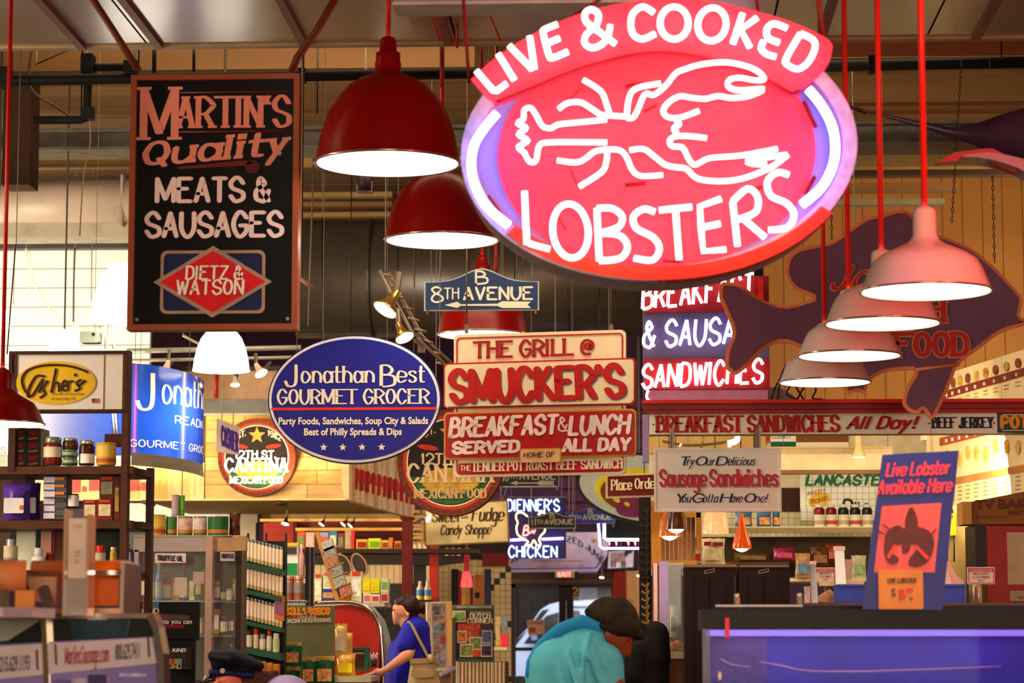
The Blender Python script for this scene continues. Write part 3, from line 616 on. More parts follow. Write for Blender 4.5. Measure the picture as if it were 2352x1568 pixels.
# ---- curved blue grocer sign and its side panel
B = T('curved_sign', 'curved glossy blue sign bowed round the grocery stall corner', 'sign', 380, 965, 15)
BL = M('1b4cc0', .16, noise=.06, coat=.6)
R_ = 175 * B.sx; mb = MB(); mb.smooth = True; n = 24
def cyl(px): # angle across the curve for a pixel column, bulging to the viewer, turning away at its right end
    u = (px - 295) / (467 - 295); return u
def cpt(u, py, off=0):
    ang = math.radians(-8 + 98 * u); rad = 176 * B.sx
    x = (295 - B.ax) * B.sx + rad * (math.sin(ang) - math.sin(math.radians(-8))) / (1 - math.sin(math.radians(-8))) * .98; y = -rad * math.cos(ang) * 1.3 - off
    return (x, y, -(py - B.ay) * B.sz)
for i in range(n + 1):
    u = i / n; yt = 856 + 20 * u ** 1.5; yb = 1052 + 16 * u
    a0 = cpt(u, yt); a1 = cpt(u, yb); mb.v += [a0, a1]
for i in range(n): mb.face([2 * i, 2 * i + 1, 2 * i + 3, 2 * i + 2])
B.mb('blue_face', mb, BL); B.hang(320, 862); B.hang(440, 870, d=-.1)
mb = MB(); mb.smooth = True
for i in range(n + 1):
    u = i / n; a0 = cpt(u, 1052 + 16 * u); mb.v += [a0, (a0[0] * .98 - .03, a0[1] + .25, a0[2] - .0 - 22 * B.sz)]
for i in range(n): mb.face([2 * i, 2 * i + 1, 2 * i + 3, 2 * i + 2])
B.mb('white_underside', mb, M('f4f8f0', .5))
def curvetext(s, u0, u1, yb, yt, a, b, serif=0):
    res, W = layout(s); mb = MB(); H = yb - yt
    for Lr in res:
        for pts, cl, sm in Lr:
            P = [(u0 + (u1 - u0) * x / W, yb - y / 9 * H) for x, y in pts]
            if cl: P.append(P[0])
            for (ua, ya), (ub, yb_) in zip(P, P[1:]):
                if max(ua, ub) > .995: continue
                du = (ub - ua) * 260; dy = yb_ - ya; l = math.hypot(du, dy) or 1; nx, ny = -dy / l * a / 260, du / l * b
                mb.quad(cpt(ua + nx, ya + ny, .004), cpt(ub + nx, yb_ + ny, .004), cpt(ub - nx, yb_ - ny, .004), cpt(ua - nx, ya - ny, .004))
    mb.build('lettering', SL, B.e)
curvetext('J', .24, .40, 958, 878, 5, 3); curvetext('onathan', .46, 1.16, 942, 884, 3.2, 1.8); curvetext('READING', .58, 1.12, 985, 968, 1.6, 1.2); curvetext('GOURMET GROCER', .19, 1.15, 1042, 1027, 1.4, 1)
B2 = T('blue_sign_panel', 'flat blue sign panel seen through the top of the brown shelf', 'sign', 150, 1000, 14.2)
B2.box('panel', -60, 930, 284, 1045, 0, .03, BL); B2.box('white_valance', -60, 1046, 300, 1082, .0, .03, M('dfe6cc', .5)); B2.text('S', 3, 1042, 12, 1026, SL, -.004, 'pen', a=2, b=1.4)
for x, x2 in ((258, 264), (264, 270)): B2.tube('cable', [(x, 945), (x2, 1000)], 2.2, M('d8d8c0', .5), -.01, smooth=False)
# ---- cashier card
s_ = T('cashier_sign', 'white card lettered in purple hanging beside the round lit sign', 'sign', 523, 1002, 15.6, yaw=math.radians(28), exact=True)
s_.poly('card', [(498, 960), (550, 980), (549, 1045), (497, 1037)], 0, .008, M('cdb8b4', .6)); s_.text('CASHIER', 509, 1020, 546, 978, M('4a2a8c', .5), -.004, 'pen', a=1.8, b=2.0, tilt=18)
for x, y in ((511, 858), (537, 858)):
    h = T('sign_wire', 'pale wire at the ' + ('blue curved sign' if x < 520 else 'round lit sign') + ' end of the cashier card', 'wire', x, y, 15.6, group='wires of the cashier card'); h.hang(x, y + 5); h.tube('wire', [(x, y), (x, 964 if x < 520 else 974)], 1.1, M('b0a890', .4), smooth=False)
# ---- fudge sign, chicken neon, juice, pretzel plate and neighbours
s_ = T('hanging_sign', 'cream fudge and candy sign hung under the round mexican sign', 'sign', 1070, 1200, 20)
s_.hang(1000, 1165); s_.hang(1150, 1155); s_.poly('board', [(973, 1160), (1166, 1148), (1169, 1245), (976, 1254)], 0, .04, M('f0d8a0', .5)); s_.frame('edge', [(973, 1160), (1166, 1148), (1169, 1245), (976, 1254)], [(976, 1163), (1163, 1151), (1166, 1242), (979, 1251)], -.006, 0, M('8a6a38', .5))
DI = M('3a2414', .5)
s_.text('Sweet', 992, 1198, 1054, 1172, DI, -.005, 'pen', a=1.7, b=.7, slant=.15); s_.text('as', 1060, 1190, 1074, 1183, DI, -.005, 'pen', a=.9, b=.5); s_.text('Fudge', 1084, 1196, 1154, 1166, DI, -.005, 'pen', a=1.9, b=.8, slant=.15); s_.text('Candy Shoppe', 1012, 1228, 1126, 1206, DI, -.005, 'pen', a=1.4, b=.6, slant=.15, tilt=-2)
s_ = T('neon_sign', 'blue and white chicken neon sign on a dark panel', 'neon sign', 1230, 1210, 24)
[s_.hang(x, 1140, top=DU.loc.z - .215) for x in (1175, 1290)]; s_.box('panel', 1168, 1142, 1300, 1282, .03, .06, M('2a2058', .4)); s_.box('glass_box', 1149, 1118, 1290, 1142, .03, .06, M('4a1a5a', .3)); s_.box('frame', 1166, 1140, 1302, 1143, .0, .06, CH)
BW = NEON((1.6, 2.4, 4.4), .9); YW = NEON((2.6, 2.4, .9), .8); RN = NEON((8, .7, .6), .8); VN = NEON((4.6, 2.8, 9), .8)
s_.text("DIENNER'S", 1166, 1173, 1284, 1147, BW, 0, 'neon', a=1.5); s_.text('CHICKEN', 1169, 1279, 1279, 1254, BW, 0, 'neon', a=1.5); s_.text('B', 1201, 1229, 1212, 1207, RN, 0, 'neon', a=1.8, slant=.2); s_.text('w', 1216, 1225, 1228, 1211, RN, 0, 'neon', a=1.4, slant=.2)
s_.tube('neon_tube', [(1212, 1186), (1200, 1177), (1188, 1178), (1185, 1188), (1189, 1200), (1186, 1212), (1190, 1228), (1204, 1238), (1213, 1244), (1206, 1252), (1220, 1250), (1226, 1240), (1234, 1252), (1242, 1250), (1238, 1240), (1242, 1230), (1250, 1222), (1252, 1214)], 1.8, YW); s_.tube('neon_tube', [(1236, 1182), (1244, 1176), (1252, 1178)], 2.4, YW)
s_.tube('neon_bar', [(1172, 1240), (1208, 1238)], 2.6, VN, smooth=False); s_.tube('neon_bar', [(1244, 1238), (1294, 1236)], 2.6, VN, smooth=False)
s_ = T('juice_banner', 'lilac white juice banner with a rounded end above the doors', 'banner', 1280, 1260, 26.5)
cl = [(1162, 1222), (1300, 1222), (1380, 1222), (1398, 1250), (1394, 1275), (1372, 1312), (1166, 1314)]
s_.hang(1320, 1224); s_.hang(1372, 1224); s_.poly('cloth', cl, 0, .02, M('d8c4e0', .6)); s_.tube('edge_line', [(1172, 1306), (1370, 1304), (1388, 1276)], 1, M('4a4aa8', .5), -.01, smooth=False)
for ch, x, y, tl in (('Z', 1303, 1243, 4), ('E', 1317, 1246, 4), ('D', 1330, 1253, 5), ('J', 1347, 1260, 6), ('U', 1356, 1268, 7), ('I', 1367, 1274, 7), ('C', 1372, 1282, 8), ('E', 1378, 1292, 8)): s_.text(ch, x, y, x + (8 if ch != 'I' else 2), y - 13, M('2e5a5a', .5), -.006, 'pen', a=1.3, b=.8, tilt=tl)
s_.text('P', 1174, 1294, 1184, 1282, M('2e5a5a', .5), -.006, 'pen', a=1.3, b=.8, slant=.5); s_.text('fresh minute', 1228, 1290, 1338, 1284, M('d88aa0', .5), -.006); s_.text('made for your daily health', 1232, 1302, 1342, 1295, M('e0a0a0', .5), -.006); s_.ell('lime', 1365, 1242, 5, 5, -.008, 0, M('a89060', .5), n=14)
s_ = T('plate_sign', 'big oval black rimmed sign showing a purple and yellow meal on a plate', 'sign', 1460, 1130, 18.5)
s_.hang(1400, 1080); s_.hang(1560, 1090); s_.ell('rim', 1480, 1122, 158, 82, 0, .06, M('141214', .4), n=64, rot=.14); s_.ell('plate', 1480, 1122, 150, 75, -.008, 0, M('a9b0ae', .5, noise=.05), n=64, rot=.14)
s_.ell('yellow', 1468, 1128, 102, 52, -.014, -.008, M('c8c020', .5), n=48, rot=.12); s_.ell('brown', 1462, 1136, 84, 44, -.02, -.014, M('6b3c22', .5), n=40, rot=.15); s_.ell('purple', 1466, 1160, 52, 26, -.026, -.02, M('6c1e4c', .5), n=32, rot=-.2)
for (x, y, r) in ((1416, 1148, 9), (1440, 1158, 7), (1404, 1130, 6)): s_.ell('yellow_bit', x, y, r, r * .6, -.03, -.026, M('c8b020', .5), n=14, rot=.5)
s_ = T('order_sign', 'maroon place order sign with cream lettering', 'sign', 1450, 1112, 15.2)
s_.hang(1480, 1088, 1.4); s_.hang(1515, 1090); s_.poly('board', [(1391, 1090), (1520, 1085), (1520, 1140), (1391, 1144)], 0, .02, M('d8c09a', .5)); s_.poly('face', [(1396, 1094), (1520, 1089), (1520, 1136), (1396, 1139)], -.006, 0, M('5e1414', .45)); s_.text('Place', 1405, 1125, 1450, 1102, CREAM, -.01, 'pen', a=2.0, b=1.0, serif=.8, tilt=-1); s_.text('Order', 1459, 1122, 1512, 1099, CREAM, -.01, 'pen', a=2.0, b=1.0, serif=.8, tilt=-1)
s_ = T('open_sign', 'violet and white corner neon tubes round a black panel', 'neon sign', 1430, 1220, 25)
s_.hang(1400, 1195); s_.hang(1470, 1195); s_.box('panel', 1384, 1192, 1480, 1240, .03, .06, M('0c0c10', .4)); s_.tube('white_tube', [(1388, 1202), (1388, 1236), (1394, 1239), (1468, 1239)], 2.8, NEON((5, 5.4, 6.5), .9), 0, smooth=False); s_.tube('violet_tube', [(1374, 1196), (1378, 1254), (1384, 1259), (1468, 1259)], 2.4, NEON((3.0, 2.2, 9), .9), 0, smooth=False); s_.tube('white_tube', [(1478, 1239), (1494, 1239)], 2.4, NEON((5, 5.4, 6.5), .9), 0, smooth=False); s_.text('11 11', 1394, 1252, 1462, 1243, RN, 0, 'neon', a=1.2)
s_ = T('cow_picture', 'white card with a drawing of a standing cow', 'picture', 1425, 1285, 26)
s_.hang(1427, 1268); s_.poly('card', [(1398, 1266), (1456, 1264), (1454, 1302), (1396, 1305)], 0, .01, M('d8ccd8', .5)); s_.poly('cow_body', rr(1404, 1268, 1436, 1291, 4), -.008, 0, M('9a8078', .6, noise=.4, scale=30)); s_.poly('cow_head', [(1434, 1268), (1440, 1263), (1452, 1264), (1453, 1268), (1443, 1273), (1436, 1280)], -.008, 0, M('3a3236', .6))
for x in (1404, 1411, 1428, 1434): s_.box('cow_leg', x, 1288, x + 3, 1302, -.008, 0, M('4a4046', .6))
# ---- sausage sandwiches board
s_ = T('hanging_sign', 'white sausage sandwiches board before the red stall fascia', 'sign', 1648, 1102, 12.9)
[s_.box('bracket', x, 975, x + 4, 1050, .02, .62, CH) for x in (1545, 1745)]
s_.box('board', 1502, 1029, 1794, 1175, 0, .02, M('f2eadc', .5, noise=.03)); s_.frame('rim', [(1502, 1029), (1794, 1029), (1794, 1175), (1502, 1175)], [(1506, 1033), (1790, 1033), (1790, 1171), (1506, 1171)], -.006, 0, M('efe6e0', .4))
PV = M('2a2452', .5)
def mixed(t, parts, yb, h, m):
    for st, x0, x1, cap in parts:
        t.text(st, x0, yb, x1, yb - (h if cap else h * .96), m, -.008, 'pen', a=2.6 if cap else 1.4, b=1.2 if cap else .7, slant=.28)
mixed(s_, (('T', 1562, 1580, 1), ('ry', 1577, 1594, 0), ('O', 1598, 1621, 1), ('ur', 1622, 1640, 0), ('D', 1646, 1668, 1), ('elicious', 1672, 1732, 0)), 1068, 19, PV)
mixed(s_, (('Y', 1552, 1570, 1), ('ou', 1566, 1584, 0), ('G', 1590, 1613, 1), ('otta', 1614, 1646, 0), ('H', 1654, 1676, 1), ('ave', 1678, 1702, 0), ('O', 1709, 1731, 1), ('ne!', 1733, 1760, 0)), 1153, 19, PV)
SR = M('c81c2c', .5); SG = M('a8848c', .5)
for st, x0, x1 in (('Sausage', 1516, 1620), ('Sandwiches', 1631, 1784)):
    s_.text(st, x0 + 2, 1117, x1 + 2, 1081, SG, -.008, 'pen', a=3.4, b=2.2, serif=1); s_.text(st, x0, 1115, x1, 1079, SR, -.011, 'pen', a=2.7, b=1.6, serif=1)
# ---- breakfast neon
s_ = T('neon_sign', 'red and violet breakfast sausage sandwiches neon sign', 'neon sign', 1615, 770, 13.64)
s_.box('panel', 1478, 640, 1768, 890, .05, .08, M('5c5664', .6)); s_.box('red_band', 1478, 632, 1768, 715, .03, .05, M('7a1c28', .6)); s_.box('red_band', 1478, 822, 1768, 892, .03, .05, M('8a2430', .5)); s_.box('end_tube', 1742, 640, 1754, 720, -.01, .02, M('d01818', .4)); s_.box('base_rail', 1482, 895, 1762, 921, .0, .1, M('a87aa0', .5))
RW = NEON((4.2, 1.5, 1.5), .9); VW_ = NEON((1.7, 1.6, 4.2), .9)
s_.text('BREAKFAST', 1476, 708, 1730, 650, RW, 0, 'neon', a=3.9, tilt=-22, slant=.05); s_.text('& SAUSAGE', 1478, 796, 1752, 738, VW_, 0, 'neon', a=3.9, tilt=-10, slant=.08); s_.text('SANDWICHES', 1474, 890, 1748, 838, RW, 0, 'neon', a=3.9, tilt=-12, slant=.08)
s_.tube('loop_tube', [(1488, 895), (1484, 910), (1492, 922)], 3, RW, 0)
s_ = T('fan_housing', 'grey domed housing lying on the stall roof by the neon sign', 'housing', 1690, 905, 13.8)
s_.poly('shell', [(1655, 922), (1670, 895), (1710, 886), (1790, 890), (1822, 908), (1826, 922)], 0, .4, M('8a807c', .5), smooth=False); s_.box('foot', 1662, 918, 1822, 924, -.02, .42, M('5a5450', .5))
for k, (x, y) in enumerate(((1800, 880), (1815, 850), (1860, 890), (1690, 892))):
    h = T('cable_coil', 'black cable on the red stall roof, ' + ('beneath the lowest white lamp', 'looped highest by the fish tail', 'nearest the fish belly', 'close to the breakfast neon sign')[k], 'cable', x, y, 13.56 + .04 * k, group='cables on the stall roof'); h.tube('cable', [(x - 30, 918), (x - 20, y + 10), (x, y - 18), (x + 14, y + 4), (x + 6, y + 24), (x + 30, 917)], 2.4, M('14100f', .5))
# ---- fish cutout
Fs = T('fish_sign', 'purple fish shaped fresh seafood sign with a copper outline', 'sign', 2000, 740, 12)
fish = [(1655, 650), (1672, 646), (1700, 652), (1760, 690), (1810, 700), (1850, 690), (1870, 682), (1828, 664), (1806, 630), (1812, 590), (1840, 568), (1905, 555), (1940, 535), (1990, 500), (2030, 492), (2085, 482), (2140, 530), (2190, 550), (2240, 575), (2290, 618), (2335, 668), (2349, 690), (2342, 725), (2354, 736), (2352, 748), (2300, 765), (2250, 800), (2200, 838), (2185, 870), (2160, 925), (2140, 960), (2128, 957), (2116, 940), (2104, 950), (2084, 944), (2070, 925), (2078, 890), (2100, 852), (2070, 850), (2030, 855), (1995, 875), (1985, 903), (1968, 897), (1945, 905), (1935, 890), (1900, 850), (1860, 812), (1820, 790), (1790, 785), (1755, 800), (1720, 835), (1690, 858), (1675, 852), (1664, 838), (1668, 800), (1682, 760), (1664, 710), (1652, 680)]
COPF = M('e88458', .5); PUR = M('6a4260', .5, noise=.12, scale=4)
o1 = cr(fish, 3, True); Fs.poly('outline_board', o1, 0, .02, COPF)
def inset(pts, d):
    n = len(pts); out = []; a = sum(p[0] * q[1] - q[0] * p[1] for p, q in zip(pts, pts[1:] + pts[:1])); sg = 1 if a > 0 else -1
    for i in range(n):
        p, q = pts[i - 2], pts[(i + 2) % n]; dx, dy = q[0] - p[0], q[1] - p[1]; l = math.hypot(dx, dy) or 1
        out.append((pts[i][0] - sg * dy / l * d, pts[i][1] + sg * dx / l * d))
    return out
Fs.poly('body_board', inset(o1, 8.5), -.014, 0, PUR)
sp = [(1950, 545), (1975, 512), (1992, 516), (2000, 492), (2022, 502), (2034, 484), (2056, 496), (2072, 480), (2094, 492), (2110, 476), (2128, 500), (2110, 530)]
Fs.poly('spines', sp, -.004, .012, COPF)
CUR = M('c01a14', .5)
for (st, x0, yb, x1, yt) in (('SEA', 1975, 817, 2050, 768), ('FOOD', 2058, 817, 2218, 768), ('FRESH', 1950, 738, 2166, 690)):
    Fs.text(st, x0, yb, x1, yt, COPF, -.018, 'pen', a=9, b=7.2, serif=4); Fs.text(st, x0, yb, x1, yt, CUR, -.022, 'pen', a=6, b=4.4, serif=3.4)
Fs.text('Joe', 1908, 664, 2040, 614, COPF, -.018, 'pen', a=7, b=5, slant=.5, tilt=-10); Fs.text('Joe', 1908, 664, 2040, 614, CUR, -.022, 'pen', a=4.6, b=2.8, slant=.5, tilt=-10)
Fs.tube('gill_line', [(2100, 850), (2200, 838)], 4, COPF, -.016, smooth=False)
for x, y0, y1 in ((2208, 150, 520), (2280, 410, 610), (1910, 500, 560)):
    h = T('hanging_chain', 'dark link chain of the fish sign, ' + {2208: 'longest, beside the first white lamp stem', 2280: 'over the fish head', 1910: 'short, over the fish back fin'}[x], 'chain', x, y0, 12.05, group='chains of the fish sign')
    h.hang(x, y0 + 2); mb = MB()
    k = int((y1 - y0) / 11)
    for i in range(k):
        cx, cz = h.p(x - (i * .9 if x == 2208 else 0), y0 + i * 11); a_ = .0055 if i % 2 == 0 else .001; b_ = .001 if i % 2 == 0 else .0055
        mb.tube([(cx + a_ * math.cos(t), b_ * math.cos(t), cz + .0125 * math.sin(t)) for t in [PI * j / 4 for j in range(8)]], .0022, 4, True)
    h.mb('links', mb, M('241a12', .5, .4))['kind'] = 'stuff'
# ---- marlin
Mr = T('marlin_model', 'stuffed marlin trophy with a long bill hung under the roof', 'fish model', 2330, 300, 9)
mb = MB(); mb.smooth = True; pr = [(1925, 232, 1.2), (1990, 252, 3), (2060, 270, 5), (2130, 288, 8), (2180, 302, 12), (2240, 308, 26), (2300, 310, 50), (2370, 316, 78), (2470, 330, 100), (2600, 345, 105), (2750, 360, 80), (2860, 370, 30)]
mb.tube([(Mr.p(x, y)[0], 0, Mr.p(x, y)[1]) for x, y, r in pr], [r * Mr.sx for x, y, r in pr], 16)
Mr.mb('body', mb, M('2a2436', .25, noise=.3, scale=6))
Mr.poly('lower_jaw', [(2146, 376), (2190, 352), (2260, 344), (2330, 346), (2330, 400), (2250, 366)], -.03, .03, M('9a2420', .35)); Mr.poly('belly', cr([(2200, 366), (2260, 372), (2330, 394), (2400, 430), (2420, 400), (2330, 370), (2260, 358)], 3, True), -.07, .07, M('8a7884', .3))
Mr.ell('eye', 2347, 332, 8, 8, -.09, -.05, M('c83828', .2), n=14); Mr.poly('fin', [(2380, 250), (2440, 150), (2620, 170), (2700, 290)], -.008, .008, M('241c34', .4)); Mr.tube('hanger', [(2450, 240), (2450, -60)], 1.5, CH, smooth=False)
# ================================================================ lamps
GLOW = NEON((7.0, 5.6, 3.9), 1.0, 'fff4e0'); GLOWW = NEON((7.0, 6.7, 6.2), 1.0, 'fff8f0')
def spot(par, z, power, col, size=.12, ang=150):
    d = bpy.data.lights.new('bulb_light', 'SPOT'); d.energy = power; d.color = col; d.spot_size = math.radians(ang); d.spot_blend = .6; d.shadow_soft_size = size
    o = bpy.data.objects.new('bulb_light', d); C.objects.link(o); o.parent = par; o.location = (0, 0, z); return o
def lamp(name, label, cx, rimy, dia, Y, prof, shade, glow, stem, stemtop, group, power, col, liner=True):
    t = T(name, label, 'lamp', cx, rimy, Y, group=group); k = t.sx * dia / 2
    mb = MB(); mb.smooth = True; mb.openlathe([(r * k, z * k) for r, z in prof], 40); t.mb('shade', mb, shade)
    mb = MB(); mb.smooth = True; mb.openlathe([(r * k * .975, z * k - .004) for r, z in prof if r > .3][::-1], 40); t.mb('shade_lining', mb, M('f6f2ea', .5, 0, 0))
    mb = MB(); mb.smooth = True; mb.openlathe([(k * 1.0, .012 * k), (k * 1.025, .0), (k * 1.0, -.03 * k), (k * .975, 0)], 40); t.mb('rim', mb, M('c8a89a', .2, .8))
    mb = MB(); mb.smooth = True; mb.lathe([(.0, .0), (k * .95, .0), (k * .95, .005), (0, .005)], 36, (0, 0, .004)); t.mb('glow_disc', mb, glow)  # added glowing disc stands for the bulb-lit inside of the shade
    top = prof[-1]; h = (zc if Y > 11.3 else ze) - t.loc.z + .02
    mb = MB(); mb.smooth = True; mb.tube([(0, 0, top[1] * k - .01), (0, 0, h)], stem[0] * k, 10); t.mb('stem', mb, stem[1])
    spot(t.e, -.03, power, col); return t
REDL = M('7e0604', .3, noise=.05); RSTEM = M('b81812', .35)
dome = [(1, 0), (.985, .06), (.965, .2), (.92, .42), (.84, .66), (.72, .88), (.56, 1.06), (.38, 1.18), (.2, 1.25), (.18, 1.26), (.185, 1.38), (.17, 1.44), (.17, 1.54), (.12, 1.57), (.115, 1.7), (.09, 1.76), (.04, 1.78)]
for (cx, ry, dia, Y, st, lb) in ((890, 374, 332, 9.86, 28, 'large red dome lamp beside the lobster sign, the nearest of its row'), (1015, 551, 262, 12.5, 180, 'red dome lamp half hidden behind the lobster sign'), (1108, 768, 207, 15.9, 420, 'red dome lamp behind the blue arrow avenue sign')):
    lamp('pendant_lamp', lb, cx, ry, dia, Y, dome, REDL, GLOWW, (.035, RSTEM), st, 'red dome lamps', 16, (1, .85, .68))
lamp('pendant_lamp', 'red wide shade cut off by the picture edge above the brown shelf', 3, 972, 196, 10.0, [(1, 0), (.96, .06), (.86, .3), (.74, .48), (.5, .62), (.3, .74), (.26, .8), (.25, 1.15), (.18, 1.22), (.06, 1.3)], REDL, GLOW, (.05, RSTEM), -40, 'red dome lamps', 10, (1, .7, .45))
RLM = [(1, 0), (.965, .06), (.86, .33), (.79, .46), (.64, .57), (.46, .65), (.32, .71), (.23, .77), (.185, .85), (.175, 1.22), (.14, 1.27), (.06, 1.3)]
PINKW = M('d8c4bc', .28, noise=.04, coat=.3)
for (cx, ry, dia, Y, lb) in ((2127, 668, 304, 7.87, 'white enamel shade lamp on a red stem, biggest and highest of the four'), (2027, 742, 266, 8.95, 'white enamel shade lamp on a red stem, second in the row of four'), (1951, 816, 238, 9.98, 'white enamel shade lamp third in the row before the fish sign'), (1895, 877, 212, 11.15, 'white enamel shade lamp at the far low end of the row of four')):
    lamp('pendant_lamp', lb, cx, ry, dia, Y, RLM, PINKW, GLOW, (.052, M('d8281c', .35)), -60, 'white enamel lamps on red stems', 9, (1, .78, .52))
SHG = NEON((2.6, 2.5, 2.1), 1.0, 'ffffff')
bell = [(1, 0), (1.02, .02), (.99, .08), (.95, .4), (.86, .8), (.72, 1.15), (.56, 1.36), (.4, 1.45), (.14, 1.5)]
for (cx, ry, dia, Y, st, lb) in ((508, 852, 130, 14.6, 640, 'glowing white bell lamp over the curved blue sign'), (300, 738, 182, 13.8, 500, 'big glowing white bell lamp half behind the meats sign'), (147, 812, 74, 17.5, 700, 'small glowing white bell lamp above the framed chocolate sign'), (-10, 752, 66, 13, 600, 'glowing white bell lamp cut by the picture edge')):
    t = T('pendant_lamp', lb, 'lamp', cx, ry, Y, group='glowing white bell lamps'); k = t.sx * dia / 2
    mb = MB(); mb.smooth = True; mb.openlathe([(r * k, z * k) for r, z in bell], 32); t.mb('shade', mb, SHG)
    mb = MB(); mb.lathe([(0, .0), (k * .3, 0), (k * .3, .05), (0, .05)], 14, (0, 0, k * .4)); t.mb('bulb', mb, GLOWW)
    mb = MB(); mb.tube([(0, 0, 1.48 * k), (0, 0, zc - t.loc.z + .02)], .007, 8); t.mb('cord', mb, M('3a342e', .5)); spot(t.e, .0, 45, (1, .9, .74))
def spotlight(label, x, y, r, Y, ang, shell, group, power=4, mount=None):
    """bell shaped spot head, mouth pointing along ang (degrees, 0 = picture right, 90 = down)"""
    t = T('spot_lamp', label, 'lamp', x, y, Y, group=group); k = r * t.sx; a = math.radians(ang)
    ax = Vector((math.cos(a), -.35, -math.sin(a))).normalized(); o = ax.orthogonal().normalized(); c = ax.cross(o)
    def rev(prof):
        mb = MB(); mb.smooth = True; n = 18
        for rr_, z in prof:
            for j in range(n):
                an = 2 * PI * j / n; mb.v.append(tuple((o * math.cos(an) + c * math.sin(an)) * rr_ * k + ax * z * k))
        for i in range(len(prof) - 1):
            for j in range(n): mb.face([i * n + j, i * n + (j + 1) % n, (i + 1) * n + (j + 1) % n, (i + 1) * n + j])
        mb.face([(len(prof) - 1) * n + j for j in range(n)]); return mb
    t.mb('shell', rev([(.3, -1.7), (.36, -1.2), (.5, -.7), (.8, -.3), (1, 0), (.98, .02), (.9, -.02)]), shell); t.mb('lens', rev([(.92, -.08), (.88, .03), (.5, .12)]), NEON((8, 6.4, 4), 1))
    mb = MB(); mb.tube([tuple(ax * -1.6 * k), tuple(ax * -2.0 * k + Vector((0, .02, 1.2 * k)))], .25 * k, 8); t.mb('bracket', mb, CH)
    if mount:
        q = t.p(mount[0], mount[1]); MB().tube([(0, 0, k * .2), (q[0], mount[2], q[1])], .25 * k, 6).build('mount', CH, t.e)
    else: t.hang(x, y - r * .3, 1)
    t.k = k; return t
BR = M('b8924a', .25, .8, noise=.05); WSH = M('e8d4c0', .4)
spotlight('brass bell spot lamp aimed down from the lattice bar', 884, 712, 32, 14.55, 120, BR, 'brass lamps on the lattice bar', mount=(908, 690, .1)); spotlight('brass bell spot lamp lower on the lattice bar beside the oval sign', 930, 776, 24, 14.45, 65, BR, 'brass lamps on the lattice bar', mount=(952, 762, .2))
t = T('lighting_truss', 'slanted lattice lighting bar hanging right of the meats sign', 'truss', 940, 720, 14.66); t.hang(884, 622, 1.5); t.hang(1010, 824, 1)
for off in (-9, 9): t.tube('rail', [(882 + off, 622), (912 + off, 680), (960 + off, 770), (1030 + off, 836)], 4, M('8a7868', .4, .5), off * .004, smooth=False)
for i in range(9):
    u = i / 8; x = 882 + 130 * u; y = 622 + 205 * u; t.tube('lattice_bar', [(x - 10, y + 4), (x + 16, y + 12)], 3, M('9a8468', .4, .5), smooth=False)
for (x, y) in ((905, 700), (958, 778), (968, 800)): t.box('clamp', x - 8, y - 12, x + 8, y + 10, -.03, .03, M('6a5a4c', .4, .5))
spotlight('glowing white spot lamp over the curved blue sign', 380, 854, 17, 15.3, 100, WSH, 'white spot lamps of the grocery stall', mount=(384, 826, .15)); spotlight('white spot lamp tilted beside the blue oval sign', 600, 858, 17, 15.3, 60, WSH, 'white spot lamps of the grocery stall', mount=(612, 826, .15))
spotlight('small unlit white spot lamp under the glowing bell lamp', 540, 884, 12, 15.3, 85, M('cfc6ba', .4), 'white spot lamps of the grocery stall', mount=(542, 827, .15))
for (y, r, Y, lb) in ((806, 6, 15.5, 'thick pale conduit crossing behind the glowing bell lamp'), (828, 4, 15.45, 'thin pale conduit just below the thick one')): pipe('conduit', lb, [(292, y), (690, y - 6)], r, M('b9bcae', .4, .3), Y).hang(310, y).hang(680, y - 6)
t = T('electrical_box', 'dull metal electrical box beside the framed chocolate sign', 'box', 208, 770, 13.9); t.hang(216, 765); t.poly('box', rr(186, 762, 230, 788, 4), -.03, .05, M('8c9488', .4, .5)); t.ell('knockout', 217, 769, 4, 4, -.034, -.03, M('1a1a18', .5), n=12); t.tube('conduit', [(244, 800), (244, 745), (262, 745), (262, 800)], 4, M('d8d8c8', .5), smooth=False)
# wires and loose chains
WLAB = ['thin dark wire dropping beside the framed chocolate sign', 'dark chain hanging before the white partition, nearest the bell lamp', 'short grey chain hanging before the white partition', 'long pale cable swagging across the white partition', 'pale loop of cable at the partition end', 'dark chain just past the far edge of the meats sign', 'pale brown chain beside the far edge of the meats sign', 'dark wire hanging between the meats sign and the dome lamps', 'dark wire above the brass spot lamps', 'second dark wire above the brass spot lamps', 'twisted brown chain on the near side of the meats sign', 'black wire over the duct behind the grill sign', 'second black wire over the duct behind the grill sign', 'black wire over the arrow avenue sign', 'brown cable curling down the steel post', 'thin brown wire slanting from the steel post', 'black rod behind the top edge of the meats sign', 'thinner black rod behind the top edge of the meats sign', 'black wire beside the top far corner of the meats sign', 'short slanting wire beside the lobster sign', 'pale cable looping to the glowing bell lamp', 'thin wire above the chicken neon sign', 'short tan stick at the lower far edge of the meats sign']
n_ = 0
